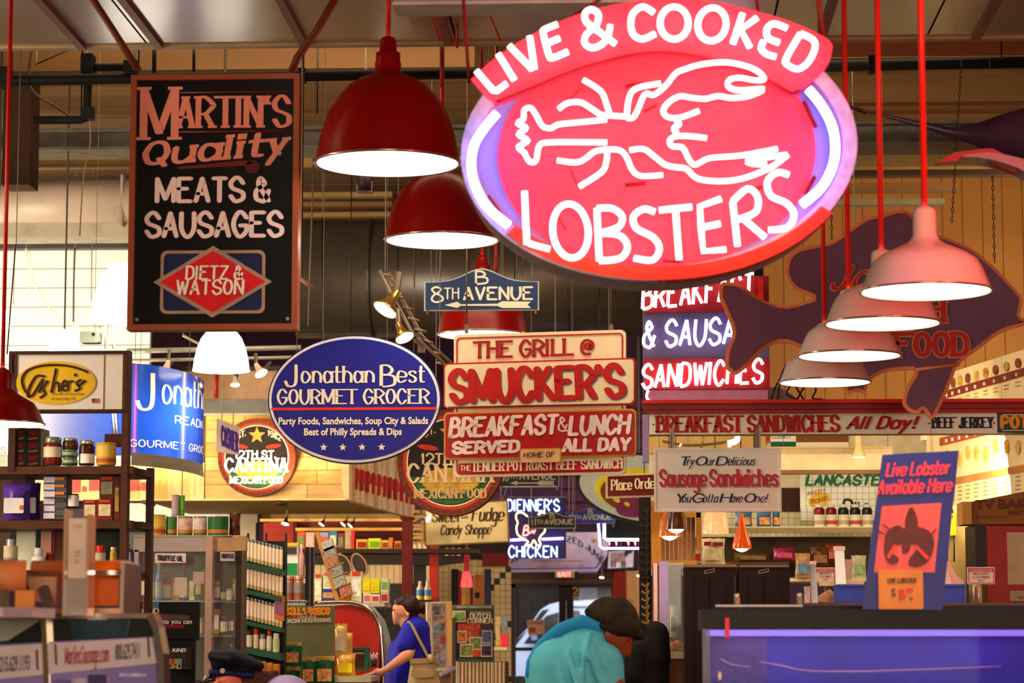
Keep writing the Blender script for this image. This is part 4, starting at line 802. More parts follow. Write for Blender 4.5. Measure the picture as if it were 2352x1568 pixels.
for (pts, r, Y, col) in (([(36, 560), (28, 700), (22, 812)], 1.6, 12.5, '2a2018'), ([(172, 570), (171, 640), (172, 738)], 2.4, 22, '3a3a30'), ([(211, 572), (212, 690)], 1.4, 22, '6a6a58'), ([(60, 570), (75, 640), (120, 710), (180, 750), (235, 752)], 2.2, 22, 'c8c4a8'), ([(30, 700), (60, 690), (72, 620), (62, 575)], 1.8, 22, 'c8c4a8'), ([(740, 500), (742, 780)], 1.6, 18, '15110e'), ([(722, 320), (712, 745)], 1.8, 18, '5a5040'), ([(808, 330), (808, 760)], 1.4, 18, '15110e'),
                         ([(914, 560), (914, 690)], 1.6, 18, '15110e'), ([(952, 560), (952, 660)], 1.6, 18, '15110e'), ([(196, 200), (210, 320), (196, 400), (190, 540)], 1.6, 14, '6a5a44'), ([(1376, 620), (1376, 790)], 1.6, 18, '15110e'), ([(1413, 620), (1413, 760)], 1.6, 18, '15110e'), ([(1182, 560), (1182, 640)], 1.6, 18, '15110e'),
                         ([(75, 100), (72, 200), (140, 250), (170, 270)], 3, 13.5, '3a2218'), ([(82, 148), (180, 105)], 2, 13.5, '3a2218'), ([(355, 100), (355, 170)], 5, 12.9, '1c130e'), ([(446, 100), (446, 170)], 3.5, 12.9, '1c130e'), ([(730, 95), (730, 260)], 2, 13.2, '1c130e'), ([(1905, 230), (1990, 262)], 2, 13, '1c130e'), ([(420, 770), (470, 795), (505, 800)], 3, 16, 'b8b098'), ([(1187, 1050), (1150, 1160)], 1.2, 22, '8a8478'), ([(690, 640), (716, 660)], 5, 12, 'a8806c')):
    n_ += 1; t = T('hanging_wire', WLAB[n_ - 1], 'wire', pts[0][0], pts[0][1], Y, group='loose wires under the roof'); t.hang(*pts[0], r * .8); t.tube('wire', pts, r, M(col, .5))
for k_, (x, y0, y1, r, Y) in enumerate(((1015, 95, 200, 5, 12.4), (1107, 95, 250, 4.5, 12.4), (1050, 20, 110, 3.5, 11), (1139, 540, 640, 4, 15.7), (497, 848, 914, 5, 19))):
    t = T('red_rod', 'slim red rod ' + ('behind the first red dome lamp', 'dropping close to the lobster sign banner', 'between the trough light and the roof', 'above the arrow avenue sign', 'under the glowing bell lamp')[k_], 'rod', x, y0, Y, group='slim red rods'); t.hang(x, y0 + 2, r, M('8a1a12', .4), 0); t.tube('rod', [(x, y0), (x, y1)], r, M('8a1a12', .4), smooth=False)
t = T('roof_lamp', 'black cylinder floodlight hung under the first red dome lamp', 'lamp', 838, 415, 14); mb = MB(); mb.smooth = True; mb.lathe([(.0, .04), (.045, .04), (.05, 0), (.05, -.06), (.0, -.06)], 18); t.mb('housing', mb, M('241c22', .4)); t.hang(838, 400, 2); t.box('lens_barrel', 822, 418, 856, 443, -.03, .03, M('7a5a6a', .35))
t = T('fluorescent_fixture', 'grey metal light trough cut by the top picture edge', 'fixture', 1120, 2, 8.2); t.box('trough', 905, -60, 1500, 8, 0, .12, M('7a7a78', .4, .3)); t.box('lip', 903, 6, 1502, 12, -.02, .14, M('b7bab6', .35))
for x in (990, 1000, 1128): t2 = T('red_rod', 'slanting red rod under the grey trough light, ' + {990: 'nearest the dome lamp', 1000: 'in the middle', 1128: 'nearest the lobster sign'}[x], 'rod', x, 12, 10.2, group='slim red rods'); t2.hang(x, 40); t2.tube('rod', [(x - (10 if x < 1100 else 12), 12), (x + 22, 95)], 2.4, M('9a2a20', .3), smooth=False)
# ================================================================ goods
def jar(x0, y0, x1, y1, Y, label, body, lab, lid, cat='jar', name='jar', group=None, lidh=.16, labr=(.3, .85), neck=.86, stripe=None, **kw):
    t = T(name, label, cat, (x0 + x1) / 2, y1, Y, group=group); k = (x1 - x0) / 2 * t.sx; h = (y1 - y0) * t.sz
    mb = MB(); mb.smooth = True; mb.lathe([(k * .92, 0), (k, h * .04), (k, h * (1 - lidh) * .9), (k * neck, h * (1 - lidh)), (0, h * (1 - lidh))], 18); t.mb('body', mb, body)
    if lab: mb = MB(); mb.smooth = True; mb.openlathe([(k * 1.015, h * (1 - labr[1])), (k * 1.015, h * (1 - labr[0]))], 18); t.mb('label', mb, lab)
    if stripe: mb = MB(); mb.smooth = True; mb.openlathe([(k * 1.025, h * .12), (k * 1.025, h * .3)], 18); t.mb('stripe', mb, stripe)
    if lidh: mb = MB(); mb.smooth = True; mb.lathe([(k * neck, h * (1 - lidh)), (k * neck * 1.04, h * (1 - lidh * .8)), (k * neck * 1.04, h * .99), (k * neck * .96, h), (0, h)], 18); t.mb('lid', mb, lid)
    return t
def carton(x0, y0, x1, y1, Y, label, col, panel=None, name='carton', cat='box', group=None, dep=.1, inset_=(.12, .25, .88, .8), extra=(), yaw=0, flap=None):
    t = T(name, label, cat, (x0 + x1) / 2, y1, Y, yaw=yaw, group=group); t.box('carton_body', x0, y0, x1, y1, 0, dep, col)
    w_, h_ = x1 - x0, y1 - y0
    if panel: t.box('front_label', x0 + inset_[0] * w_, y0 + inset_[1] * h_, x0 + inset_[2] * w_, y0 + inset_[3] * h_, -.004, 0, panel)
    for (a, b, c, d, m) in extra: t.box('print_block', x0 + a * w_, y0 + b * h_, x0 + c * w_, y0 + d * h_, -.007, -.003, m)
    return t
def bag(x0, y0, x1, y1, Y, label, col, panel=None, name='bag', group=None, extra=(), lean=0, puff=.05, band=None):
    t = T(name, label, 'bag', (x0 + x1) / 2, y1, Y, group=group); w_, h_ = x1 - x0, y1 - y0; nx, nz = 8, 8; mb = MB(); mb.smooth = True
    for side in (-1, 1):
        b = len(mb.v)
        for j in range(nz + 1):
            for i in range(nx + 1):
                u, v = i / nx, j / nz; bul = (math.sin(PI * u) ** .7) * (math.sin(PI * min(max(v, .0), 1)) ** .6 if v > .08 else .35); pin = 1 - .08 * math.sin(PI * v)
                x = x0 + w_ * (.5 + (u - .5) * pin) + lean * v; q = t.p(x, y1 - v * h_); mb.v.append((q[0], side * puff * bul + .002 * side, q[1] + .002 * math.sin(u * 17 + j)))
        for j in range(nz):
            for i in range(nx):
                a = b + j * (nx + 1) + i; mb.face([a, a + 1, a + nx + 2, a + nx + 1][::(1 if side < 0 else -1)])
    t.mb('pouch', mb, col)
    if band: t.box('header_band', x0 + .02 * w_ + lean, y0, x1 - .02 * w_ + lean, y0 + .16 * h_, -.016, -.012, band)
    if panel: t.poly('front_label', rr(x0 + w_ * .16 + lean * .4, y0 + h_ * .42, x1 - w_ * .14 + lean * .4, y0 + h_ * .84, min(w_, h_) * .05), -puff - .01, -puff - .004, panel)
    for (a, b, c, d, m) in extra: t.box('print_block', x0 + a * w_ + lean * .4, y0 + b * h_, x0 + c * w_ + lean * .4, y0 + d * h_, -puff - .014, -puff - .009, m)
    return t
def bottle(x0, y0, x1, y1, Y, label, glass, lab, cap, group=None, cat='bottle', name='bottle', sh=.55, nr=.34):
    t = T(name, label, cat, (x0 + x1) / 2, y1, Y, group=group); k = (x1 - x0) / 2 * t.sx; h = (y1 - y0) * t.sz
    mb = MB(); mb.smooth = True; mb.lathe([(k * .9, 0), (k, h * .03), (k, h * sh), (k * .8, h * (sh + .1)), (k * nr, h * (sh + .22)), (k * nr, h * .93), (0, h * .93)], 16); t.mb('glass', mb, glass)
    if lab: mb = MB(); mb.smooth = True; mb.openlathe([(k * 1.02, h * .08), (k * 1.02, h * sh * .9)], 16); t.mb('label', mb, lab)
    mb = MB(); mb.lathe([(k * nr * 1.15, h * .9), (k * nr * 1.15, h), (0, h)], 12); t.mb('cap', mb, cap); return t
# ---- brown wooden shelf unit with its framed sign
BRN = M('4a2413', .5, noise=.25, scale=12); BR2 = M('3a1c10', .5, noise=.25, scale=12)
H = T('shelf_unit', 'tall dark brown wooden shelf with a framed chocolate sign on top', 'shelf', 150, 1200, 11)
H.box('post', 15, 806, 31, 1080, -.006, .06, BR2); H.box('post', 276, 806, 291, 1420, -.006, .06, BRN); H.box('post', 14, 1080, 30, 1420, .34, .40, BR2); H.box('post', 300, 1062, 314, 1420, .34, .4, BR2)
for y in (1070, 1195): H.box('shelf_board', -60, y, 302, y + 18, 0, .4, BRN)
H.box('side_rail', 285, 1073, 316, 1086, .1, .36, BR2); H.box('side_rail', 285, 1195, 316, 1210, .1, .36, BR2); H.box('shelf_board', -60, 1310, 302, 1325, 0, .4, BRN)
H.frame('sign_frame', [(13, 803), (292, 803), (292, 946), (13, 946)], [(21, 811), (283, 811), (283, 939), (21, 939)], -.012, .05, M('34180e', .45)); H.box('sign_face', 20, 810, 284, 940, .0, .03, M('cdc3bc', .35, noise=.04))
gs = H.ell('gold_oval', 122, 877, 92, 50, -.006, 0, M('c8a020', .35, noise=.15, scale=6), n=48); SCR = M('3a1c0c', .5)
H.tube('swoosh', [(62, 908), (48, 890), (44, 866), (60, 846), (100, 836), (150, 838), (190, 850), (192, 854)], 2.6, SCR, -.01)
for pts in ([(96, 862), (76, 862), (60, 890), (58, 908), (70, 904), (92, 868), (84, 900)], [(104, 872), (92, 890), (98, 902), (86, 912)], [(122, 844), (112, 900), (118, 880), (128, 878), (130, 898)], [(132, 890), (148, 880), (142, 872), (134, 890), (146, 896)], [(150, 896), (152, 876), (162, 874)], [(165, 862), (168, 856)], [(180, 870), (170, 878), (178, 890), (166, 896)], [(176, 884), (190, 872)]): H.tube('script_letter', pts, 2.6, SCR, -.01)
H.text('The official chocolate', 112, 906, 188, 899, M('6a4a10', .5), -.008, slant=.2); H.text('of everyday life', 112, 917, 168, 910, M('6a4a10', .5), -.008, slant=.2); H.box('small_flag', 206, 914, 222, 924, -.004, 0, M('a8484a', .5)); H.box('flag_canton', 206, 914, 212, 920, -.006, -.004, M('2a3a7a', .5)); H.box('panel_seam', 232, 812, 233, 938, -.004, 0, M('8a3a34', .5))
# upper shelf goods
GRY = M('3c3c40', .5); RD = M('b01c20', .4)
for c_ in range(2):
    for r_ in range(3):
        x0 = 28 + c_ * 32; y0 = 983 + r_ * 29
        t = carton(x0, y0, x0 + 31, y0 + 28, 11.08, 'grey tin box with a red oval, ' + ('top', 'middle', 'bottom')[r_] + ' of the ' + ('outer', 'inner')[c_] + ' column on the top shelf', GRY, group='grey tins stacked on the top shelf', name='tin_box', dep=.14)
        t.ell('red_oval', x0 + 15, y0 + 11, 9, 6, -.006, 0, RD, n=20); t.poly('gold_stripe', [(x0 + 4, y0 + 24), (x0 + 26, y0 + 20), (x0 + 27, y0 + 25), (x0 + 6, y0 + 27)], -.006, 0, M('b8862a', .5))
t = carton(92, 984, 98, 1069, 11.1, 'narrow tan cardboard edge standing beside the grey tins', M('a89878', .6), dep=.12)
AMB = M('5a3420', .25, noise=.3, scale=30)
jar(99, 1004, 142, 1069, 11.1, 'tall jar with red wrap and cream label on the top shelf', M('6b1c16', .3, noise=.3, scale=20), M('d8c8a8', .5), M('8a8c74', .3, .4), labr=(.35, .72), lidh=.22)
for k, (y0, y1) in enumerate(((1033, 1051), (1051, 1069))): jar(143, y0, 178, y1, 11.08, ('flat green tin lower in the pair on the top shelf', 'flat green tin upper in the pair on the top shelf')[1 - k], M('3c5a48', .3, .3), M('8a9c88', .4), M('7a8a7c', .3, .5), name='tin', cat='tin', labr=(.3, .7), lidh=.2)
jar(144, 1006, 179, 1033, 11.12, 'dark jar of antipasti resting above the two green tins', M('4a2c1c', .2, noise=.5, scale=30), None, M('a8a898', .3, .5), lidh=.25)
jar(181, 1011, 217, 1069, 11.1, 'dark jar with a red and white label on the top shelf', M('3c1a14', .2, noise=.3, scale=30), M('e4dcd8', .5), M('b8b8b0', .25, .7), labr=(.55, .92), stripe=None)
jar(221, 1017, 266, 1069, 11.05, 'yellow tin with a blue mark on the top shelf', M('d0a83c', .4, noise=.1), M('d8b850', .4), M('c8a040', .4), name='tin', cat='tin', lidh=.08, labr=(.15, .6), neck=.98, stripe=M('a8502c', .5))
carton(240, 996, 282, 1022, 11.25, 'brown wooden box behind the yellow tin', M('5a2c16', .5), name='wooden_box', dep=.12)
# middle shelf goods
PURP = M('4a2a86', .3, noise=.25, scale=14); CARD = M('cfc8d0', .5)
bag(5, 1110, 70, 1193, 11.06, 'purple pouch with a cream label at the shelf end', PURP, CARD, extra=((.72, .62, .84, .74, M('c8501c', .5)),)); bag(66, 1108, 92, 1193, 11.16, 'second purple pouch tucked behind the first', M('37206a', .3, noise=.25, scale=14), CARD)
for k in range(6):
    y1 = 1192 - k * 16.5; t = carton(99 + (k % 2), y1 - 16, 152, y1, 11.06 + .01 * (k % 3), 'slim lilac and ' + ('orange' if k in (3, 4, 5) else 'grey') + ' packet, ' + ORD[k] + ' from the bottom of its stack', M('57575c', .5), M('cdc4d8', .5), group='slim packets stacked on the middle shelf', name='packet', dep=.12, inset_=(.02, .1, .5, .9), extra=((.5, .2, .92, .55, M('d87828' if k in (3, 4, 5) else '48484c', .5)),))
jar(155, 1134, 181, 1168, 11.1, 'dark jar with a white label standing behind the acrylic holder', M('241418', .3), M('d8d2d4', .5), M('2a1a1a', .4), labr=(.1, .85), lidh=.08)
for (x0, x1, y0, y1, lb) in ((190, 222, 1147, 1194, 'red and cream packet of sweets in front on the middle shelf'), (222, 258, 1146, 1194, 'red and cream packet of sweets beside the shelf post'), (228, 262, 1093, 1145, 'dark red packet standing on the two sweet packets')): carton(x0, y0, x1, y1, 11.1, lb, M('7a2418' if y0 > 1100 else '5a2a1c', .4, noise=.2), M('d8c89c' if y0 > 1100 else '8a8468', .5, noise=.3, scale=30), name='packet', dep=.06, extra=((.15, .04, .85, .16, M('c8402a', .5)),))
carton(262, 1095, 274, 1194, 11.1, 'narrow red patterned packet against the shelf post', M('6b2416', .5, noise=.5, scale=40), M('a8843c', .5, noise=.6, scale=60), name='packet', dep=.08)
# lower shelf goods
jar(8, 1238, 40, 1288, 11.0, 'grey capped bottle behind the paper rolls, nearest the frame edge', M('8a8478', .3), M('b8a890', .5), M('9aa0a4', .3, .3), cat='bottle', name='bottle', lidh=.5, neck=.6); jar(72, 1258, 104, 1300, 11.0, 'white capped bottle behind the orange paper roll', M('c8c0b8', .3), None, M('b8b8c8', .35), cat='bottle', name='bottle', lidh=.45, neck=.6)
jar(218, 1252, 242, 1310, 11.05, 'clear jar with a bright red lid on the lowest shelf', M('6a5a50', .25), M('b0a898', .5), M('b01c18', .3), lidh=.4); jar(252, 1256, 268, 1310, 11.05, 'small jar with yellow contents beside the red lid jar', M('b8942c', .25, noise=.4, scale=40), None, M('b8b090', .3, .5)); jar(104, 1268, 126, 1310, 11.05, 'small red topped jar behind the orange roll', M('7a1c1c', .3), None, M('a82428', .3)); jar(288, 1250, 299, 1310, 11.2, 'blue labelled bottle by the shelf post', M('2a3a78', .3), M('d8d8d8', .5), M('b8922c', .4), cat='bottle', name='bottle')
for k, (x0, x1, col) in enumerate(((36, 80, 'd8dcc4'), (82, 90, '1c3c34'), (92, 116, 'd8a090'), (118, 124, '8a1c3c'), (126, 150, '5a3420'), (206, 280, '2e3a38'))): t = T('backing_panel', ('pale card', 'dark green strip', 'pink card', 'crimson strip', 'brown board', 'dark slate board')[k] + ' standing at the back of the lowest shelf', 'panel', x0, 1309, 11.28); t.box('panel', x0, 1214, x1, 1309, 0, .02, M(col, .6))
# ---- deli case with curved glass
DC = T('deli_case', 'deli counter case with sloping glass and a chrome end post', 'display case', 200, 1500, 7.4)
CHR = M('c8b8b0', .12, .95, noise=0)
DC.poly('end_post', [(352, 1414), (368, 1410), (380, 1440), (392, 1500), (402, 1700), (386, 1700), (378, 1510), (368, 1450)], -.12, -.02, CHR); DC.box('top_ledge', -80, 1409, 366, 1420, -.08, .5, M('8a7468', .25, .6)); DC.poly('upper_glass', [(-80, 1422), (356, 1420), (366, 1466), (-80, 1488)], -.06, -.05, M('20261f', .05, noise=.3, scale=3, coat=.8))
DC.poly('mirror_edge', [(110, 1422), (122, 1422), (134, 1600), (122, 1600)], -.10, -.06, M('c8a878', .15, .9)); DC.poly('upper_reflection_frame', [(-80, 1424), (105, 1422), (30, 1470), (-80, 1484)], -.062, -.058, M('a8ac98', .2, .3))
DC.poly('lower_glass', [(-80, 1484), (366, 1462), (390, 1700), (-80, 1700)], -.09, -.08, M('8a78b8', .08, noise=.35, scale=4, coat=.6))
DC.poly('paper_band', [(-80, 1489), (362, 1464), (374, 1522), (-80, 1568)], -.098, -.092, M('cfc0c4', .5, noise=.05))
INKB = M('4a3a44', .5); INKR = M('a8303c', .5)
DC.text('215.629.1193', 20, 1541, 88, 1506, INKB, -.104, bold=.02, tilt=-4); DC.text('MartinsSausage.com', 168, 1524, 266, 1486, INKR, -.104, 'pen', a=.9, b=.8, tilt=-6); DC.text('800.629.7411', 281, 1514, 336, 1478, INKB, -.104, bold=.02, tilt=-4)
for x, y in ((100, 1512), (142, 1500), (352, 1484)): DC.poly('pepper_print', [(x, y - 22), (x + 5, y - 20), (x + 8, y + 26), (x + 3, y + 24)], -.103, -.099, M('7a2c3c', .5))
for (x0, y0, x1, y1, c_) in ((140, 1560, 180, 1600, '6a5aa0'), (182, 1556, 215, 1600, 'a89aa8'), (220, 1548, 262, 1600, '3c3054'), (290, 1545, 350, 1552, 'b8b0d8')): DC.box('meat_tray', x0, y0, x1, y1, -.1, -.09, M(c_, .4, noise=.4, scale=20))
for (x0, x1, y1, c_, lb) in ((168, 250, 0, '234854', 0),): DC.poly('dark_tray', [(165, 1424), (305, 1422), (300, 1462), (180, 1470)], -.062, -.058, M('17323c', .3, noise=.5, scale=10))
AC = T('acrylic_holder', 'tall clear acrylic card holder standing on the deli case', 'holder', 178, 1410, 7.25)
ACM = M('e8dcc8', .08, alpha=.32, noise=0)
AC.box('front_pane', 150, 1168, 205, 1414, -.03, -.026, M('f0e0d0', .06, alpha=.10, noise=0)); AC.box('side_edge', 148, 1168, 152, 1414, -.03, .06, M('d8c0a0', .1, alpha=.7, noise=0)); AC.box('side_edge', 201, 1180, 206, 1414, -.03, .06, M('f0c8a0', .1, alpha=.7, noise=0)); AC.box('base_block', 150, 1330, 204, 1412, -.02, .06, M('b8aca4', .15, alpha=.7, noise=.3)); AC.box('paper_card', 158, 1190, 199, 1328, -.022, -.018, M('f4dccc', .6)); AC.text('PLEASE', 168, 1212, 189, 1204, M('a85a4a', .5), -.024); AC.text('TAKE', 170, 1270, 188, 1264, M('7a4a3c', .5), -.024); AC.text('A', 173, 1278, 184, 1272, M('7a4a3c', .5), -.024); AC.text('No', 174, 1294, 182, 1284, M('8a3a2c', .5), -.024)
def roll(label, x0, x1, cy, r, Y, paper, core, framecol, yaw=0):
    t = T('paper_roll', label, 'paper roll', (x0 + x1) / 2, cy, Y, yaw=yaw); k = r * t.sx; a, b = t.p(x0, cy)[0], t.p(x1, cy)[0]
    mb = MB(); mb.smooth = True; mb.tube([(a, 0, 0), (b, 0, 0)], k, 32); t.mb('roll', mb, paper); mb = MB(); mb.tube([(a - .004, 0, 0), (b + .004, 0, 0)], k * .25, 14); t.mb('core', mb, core); return t
roll('fat pale orange butcher paper roll at the frame edge', -50, 60, 1322, 37, 7.1, M('d88a52', .5, noise=.05), BLACK, CHR, yaw=.25); roll('bright orange wrapping paper roll in a steel cutter', 75, 300, 1316, 29, 7.6, M('f07818', .5, noise=.05), BLACK, CHR)
PC = T('paper_cutter', 'steel cutter stand holding the bright orange roll', 'dispenser', 190, 1400, 7.55); PC.box('sheet', 205, 1332, 290, 1392, -.12, -.116, M('d85a10', .5)); PC.box('cutter_bar', 74, 1313, 298, 1322, -.14, -.11, CHR); PC.box('base', 74, 1398, 296, 1412, -.14, .1, M('c89478', .3, .3)); PC.poly('side_plate', [(296, 1290), (306, 1296), (304, 1412), (296, 1412)], -.14, .12, M('9a8478', .3, .6)); PC.poly('hood', [(80, 1326), (150, 1326), (148, 1390), (96, 1380)], -.12, -.05, M('c8906c', .35, .2))
PC2 = T('paper_cutter', 'steel cutter stand under the pale orange roll', 'dispenser', 40, 1415, 7.0); PC2.poly('side_plate', [(0, 1320), (12, 1330), (32, 1416), (-10, 1416)], -.2, -.16, M('b8886c', .3, .4)); PC2.poly('side_plate', [(64, 1350), (80, 1340), (104, 1408), (86, 1408)], .1, .16, M('4a3430', .4)); PC2.box('base', -20, 1396, 104, 1418, -.16, .12, M('b08aa0', .3, .3)); PC2.box('drip_sheet', 30, 1355, 74, 1396, .02, .03, M('e8923c', .5))
# ---- truffle cabinet
TC = T('display_cabinet', 'steel framed glass cabinet with truffle oil cards inside', 'cabinet', 430, 1400, 12.2)
STL = M('b0a09c', .3, .35, noise=.06)
TC.box('top_fascia', 304, 1232, 474, 1266, 0, .05, STL); TC.poly('side_fascia', [(474, 1232), (563, 1230), (563, 1264), (488, 1266), (474, 1266)], .0, .05, M('b89468', .4)); TC.box('corner_post', 472, 1232, 488, 1700, -.02, .05, M('c0a094', .3, .3)); TC.box('front_post', 306, 1262, 316, 1700, 0, .05, STL); TC.box('back_post', 553, 1264, 562, 1700, .0, .05, M('5a4436', .4, .3)); TC.box('door_edge', 540, 1264, 553, 1700, .02, .06, M('3a2c24', .4))
TC.box('back_panel', 316, 1262, 522, 1700, .44, .46, M('4a3a30', .5)); TC.box('front_glass', 316, 1266, 472, 1560, .02, .026, GLASS('c8d8d0', .07)); TC.box('side_glass', 488, 1266, 542, 1560, .02, .026, GLASS('c8d8d0', .07)); TC.box('top_board', 304, 1228, 530, 1233, 0, .46, STL)
for y in (1378, 1458): TC.box('glass_shelf', 318, y, 512, y + 4, .06, .44, M('7a8c88', .15))
TC.box('price_card', 355, 1270, 426, 1292, -.012, -.008, M('d0bcc0', .5)); TC.text('TRUFFLE OIL', 361, 1286, 419, 1275, M('2c2028', .5), -.016, 'pen', a=1.3, b=1.1, tilt=2); TC.box('price_card', 505, 1267, 538, 1288, -.012, -.008, M('d0bcc0', .5)); TC.text('TRUFFLES', 508, 1281, 536, 1272, M('2c2028', .5), -.016, 'pen', a=1, b=.8)
TC.box('price_card', 398, 1325, 426, 1366, .03, .034, M('b8a08c', .5)); TC.box('price_card', 440, 1312, 466, 1340, .03, .034, M('b09088', .5))
cols = ['c8742c', 'd8c080', '9a7a24', 'd8d0b0', '6b4a24', '3c2c24', '5a2c4a', '7a94b8', 'a83a28', '4a5a2c', 'b89a3c', 'a8384a']
def goods_row(xs, y1, hmin, hmax, Y, label, group, seed, w=(11, 17), kinds=('b', 'j', 'c')):
    rnd = random.Random(seed); x = xs[0]; i = 0
    while x < xs[1] - 6:
        w_ = rnd.uniform(*w); w_ = min(w_, xs[1] - x); h_ = rnd.uniform(hmin, hmax); c1 = M(rnd.choice(cols), .3, noise=.2, scale=30); c2 = M(rnd.choice(['d8cfb4', 'e0d8c8', 'c8b078', 'b8c0c8', 'd8c0a8']), .5, noise=.15, scale=40); c3 = M(rnd.choice(['b8922c', 'a8a8a0', '2a2018', 'a02018']), .35)
        k = rnd.choice(kinds); a = (x + .5, y1 - h_, x + w_ - .5, y1, Y + rnd.uniform(0, .05)); nm = label + ', ' + ORD[i] + ' along'
        if k == 'b': bottle(*a, 'small bottle ' + nm, c1, c2, c3, group='bottles ' + group)
        elif k == 'j': jar(a[0], a[1] + h_ * .3, a[2], a[3], a[4], 'small jar ' + nm, c1, c2, c3, group='jars ' + group)
        else: carton(a[0], a[1] + h_ * .2, a[2], a[3], a[4], 'small packet ' + nm, c1, c2, name='packet', group='packets ' + group, dep=.04)
        x += w_; i += 1
goods_row((322, 470), 1378, 50, 92, 12.34, 'on the upper glass shelf of the truffle cabinet', 'on the upper cabinet shelf', 3, (13, 22)); goods_row((490, 540), 1378, 34, 70, 12.4, 'on the upper glass shelf beside the cabinet end', 'at the end of the upper cabinet shelf', 5, (12, 18)); goods_row((455, 470), 1456, 40, 60, 12.4, 'behind the black snack stand in the cabinet', 'behind the snack stand', 12, (12, 16)); goods_row((490, 540), 1456, 44, 74, 12.4, 'on the lower glass shelf beside the cabinet end', 'at the end of the lower cabinet shelf', 8, (13, 19), ('c', 'j')); goods_row((492, 540), 1532, 40, 70, 12.4, 'on the cabinet floor beside the end post', 'on the cabinet floor', 9, (12, 17))
GRN = M('3c7a2c', .4, noise=.1); AMBR = M('b87a2c', .45)
jar(338, 1182, 380, 1230, 12.3, 'yellow tin with blue mark on top of the glass cabinet', M('d0a83c', .4), M('d8b850', .4), M('c8a040', .4), name='tin', cat='tin', lidh=.06, labr=(.2, .6), neck=.98, stripe=M('a8502c', .5))
for k, (x0, x1, wl, lb) in enumerate(((381, 406, GRN, 'plain green tin beside the yellow tin on the cabinet'), (408, 442, M('c8a8a4', .5, noise=.3, scale=30), 'green tin with a pink label on the cabinet'), (444, 475, M('d8c4bc', .5, noise=.3, scale=30), 'green tin with a white and pink label on the cabinet'), (477, 524, M('2a6a34', .4), 'wide dark green tin at the corner of the cabinet top'))): jar(x0, 1185, x1, 1230, 12.32, lb, GRN, wl, M('a8a898', .3, .6), name='tin', cat='tin', lidh=.08, labr=(.1, .8), neck=.98, stripe=AMBR)
bag(526, 1178, 552, 1229, 12.35, 'clear bag of dark sweets on the end of the cabinet top', M('5a3424', .2, noise=.6, scale=40), None, puff=.03)
jar(394, 1136, 410, 1184, 12.33, 'lilac tin standing on the green tins', M('a8989c', .4), M('b8a0a4', .5), M('9a9a94', .3, .6), name='tin', cat='tin', neck=.98, lidh=.06, labr=(.1, .9)); jar(410, 1137, 424, 1184, 12.35, 'bright green tin behind the lilac tin', M('5aa02c', .4), M('6ab03a', .5), M('9a9a94', .3, .6), name='tin', cat='tin', neck=.98, lidh=.06, labr=(.1, .7))
# ---- snack bar stand (black)
KS = T('snack_stand', 'black snack bar stand with colour squares and white lettering', 'display stand', 390, 1470, 11.6)
KS.box('header_board', 318, 1382, 456, 1470, 0, .03, M('08080a', .4)); KS.box('lower_board', 378, 1468, 448, 1700, .0, .03, M('0c0a0c', .4))
for k, c_ in enumerate(('d87818', 'b81c1c', '7a9a20', '4a8ad0')):
    KS.box('colour_square', 326 + k * 9.4, 1383, 335.4 + k * 9.4, 1396, -.006, 0, M(c_, .5)); KS.box('colour_square', 400 + k * 8.4, 1512, 408.4 + k * 8.4, 1523, -.17, -.166, M(c_, .5))
KS.text('KIND', 326, 1408, 363, 1397, WHITE, -.008, 'pen', a=1.5, b=1.1, slant=.1); KS.text('ingredients you can', 320, 1432, 441, 1421, WHITE, -.008, bold=.02, low=True); KS.text('pronounce', 376, 1442, 424, 1434, M('a8102c', .5), -.008, bold=.03)
KS.box('tray', 384, 1488, 442, 1536, -.164, -.02, M('2a2420', .5)); KS.text('KIND', 401, 1534, 432, 1524, M('a08c50', .5), -.17, 'pen', a=1.3, b=1); KS.text('KIND', 412, 1496, 440, 1489, WHITE, -.168, 'pen', a=1, b=.8, slant=.2)
# ---- green spice rack
SR_ = T('jar_rack', 'dark green wire rack of cream labelled jars beside the glass cabinet', 'rack', 606, 1400, 14, yaw=0)
GRD = M('1c4a34', .45)
for k, (y0, y1) in enumerate(((1290, 1306), (1352, 1366), (1424, 1436), (1482, 1500), (1560, 1576))): SR_.poly('tier', [(560, y0), (652, y0 + 18), (652, y1 + 16), (560, y1 - 4)], -.12, .1, GRD)
for x in (562, 604, 650): SR_.box('upright', x - 2, 1222, x + 2, 1700, .08, .11, M('10301f', .5))
SR_.box('back_sheet', 560, 1240, 652, 1700, .11, .12, M('14140f', .6))
CL = M('f0dcc0', .5, noise=.06); LIDS = M('7a8690', .3, .6)
proto = None
for r_, (yb, nrow, lb) in enumerate(((1292, 10, 'top'), (1354, 10, 'second'), (1426, 10, 'third'))):
    for i in range(nrow):
        x = 566 + i * 8.4; y = yb - 4 + i * 2.1; Yj = 13.93
        lab_ = 'small cream jar, ' + ORD[i] + ' from the glass cabinet in the ' + lb + ' row of the green rack'
        if proto is None: proto = jar(x, y - 52, x + 8, y, Yj, lab_, M('c8b078', .3), CL, LIDS, group='jars in the green rack', labr=(.16, .82), lidh=.13, neck=.95); jloc = proto
        else: copy_thing(proto.e, at(x + 4, y, Yj), lab_)
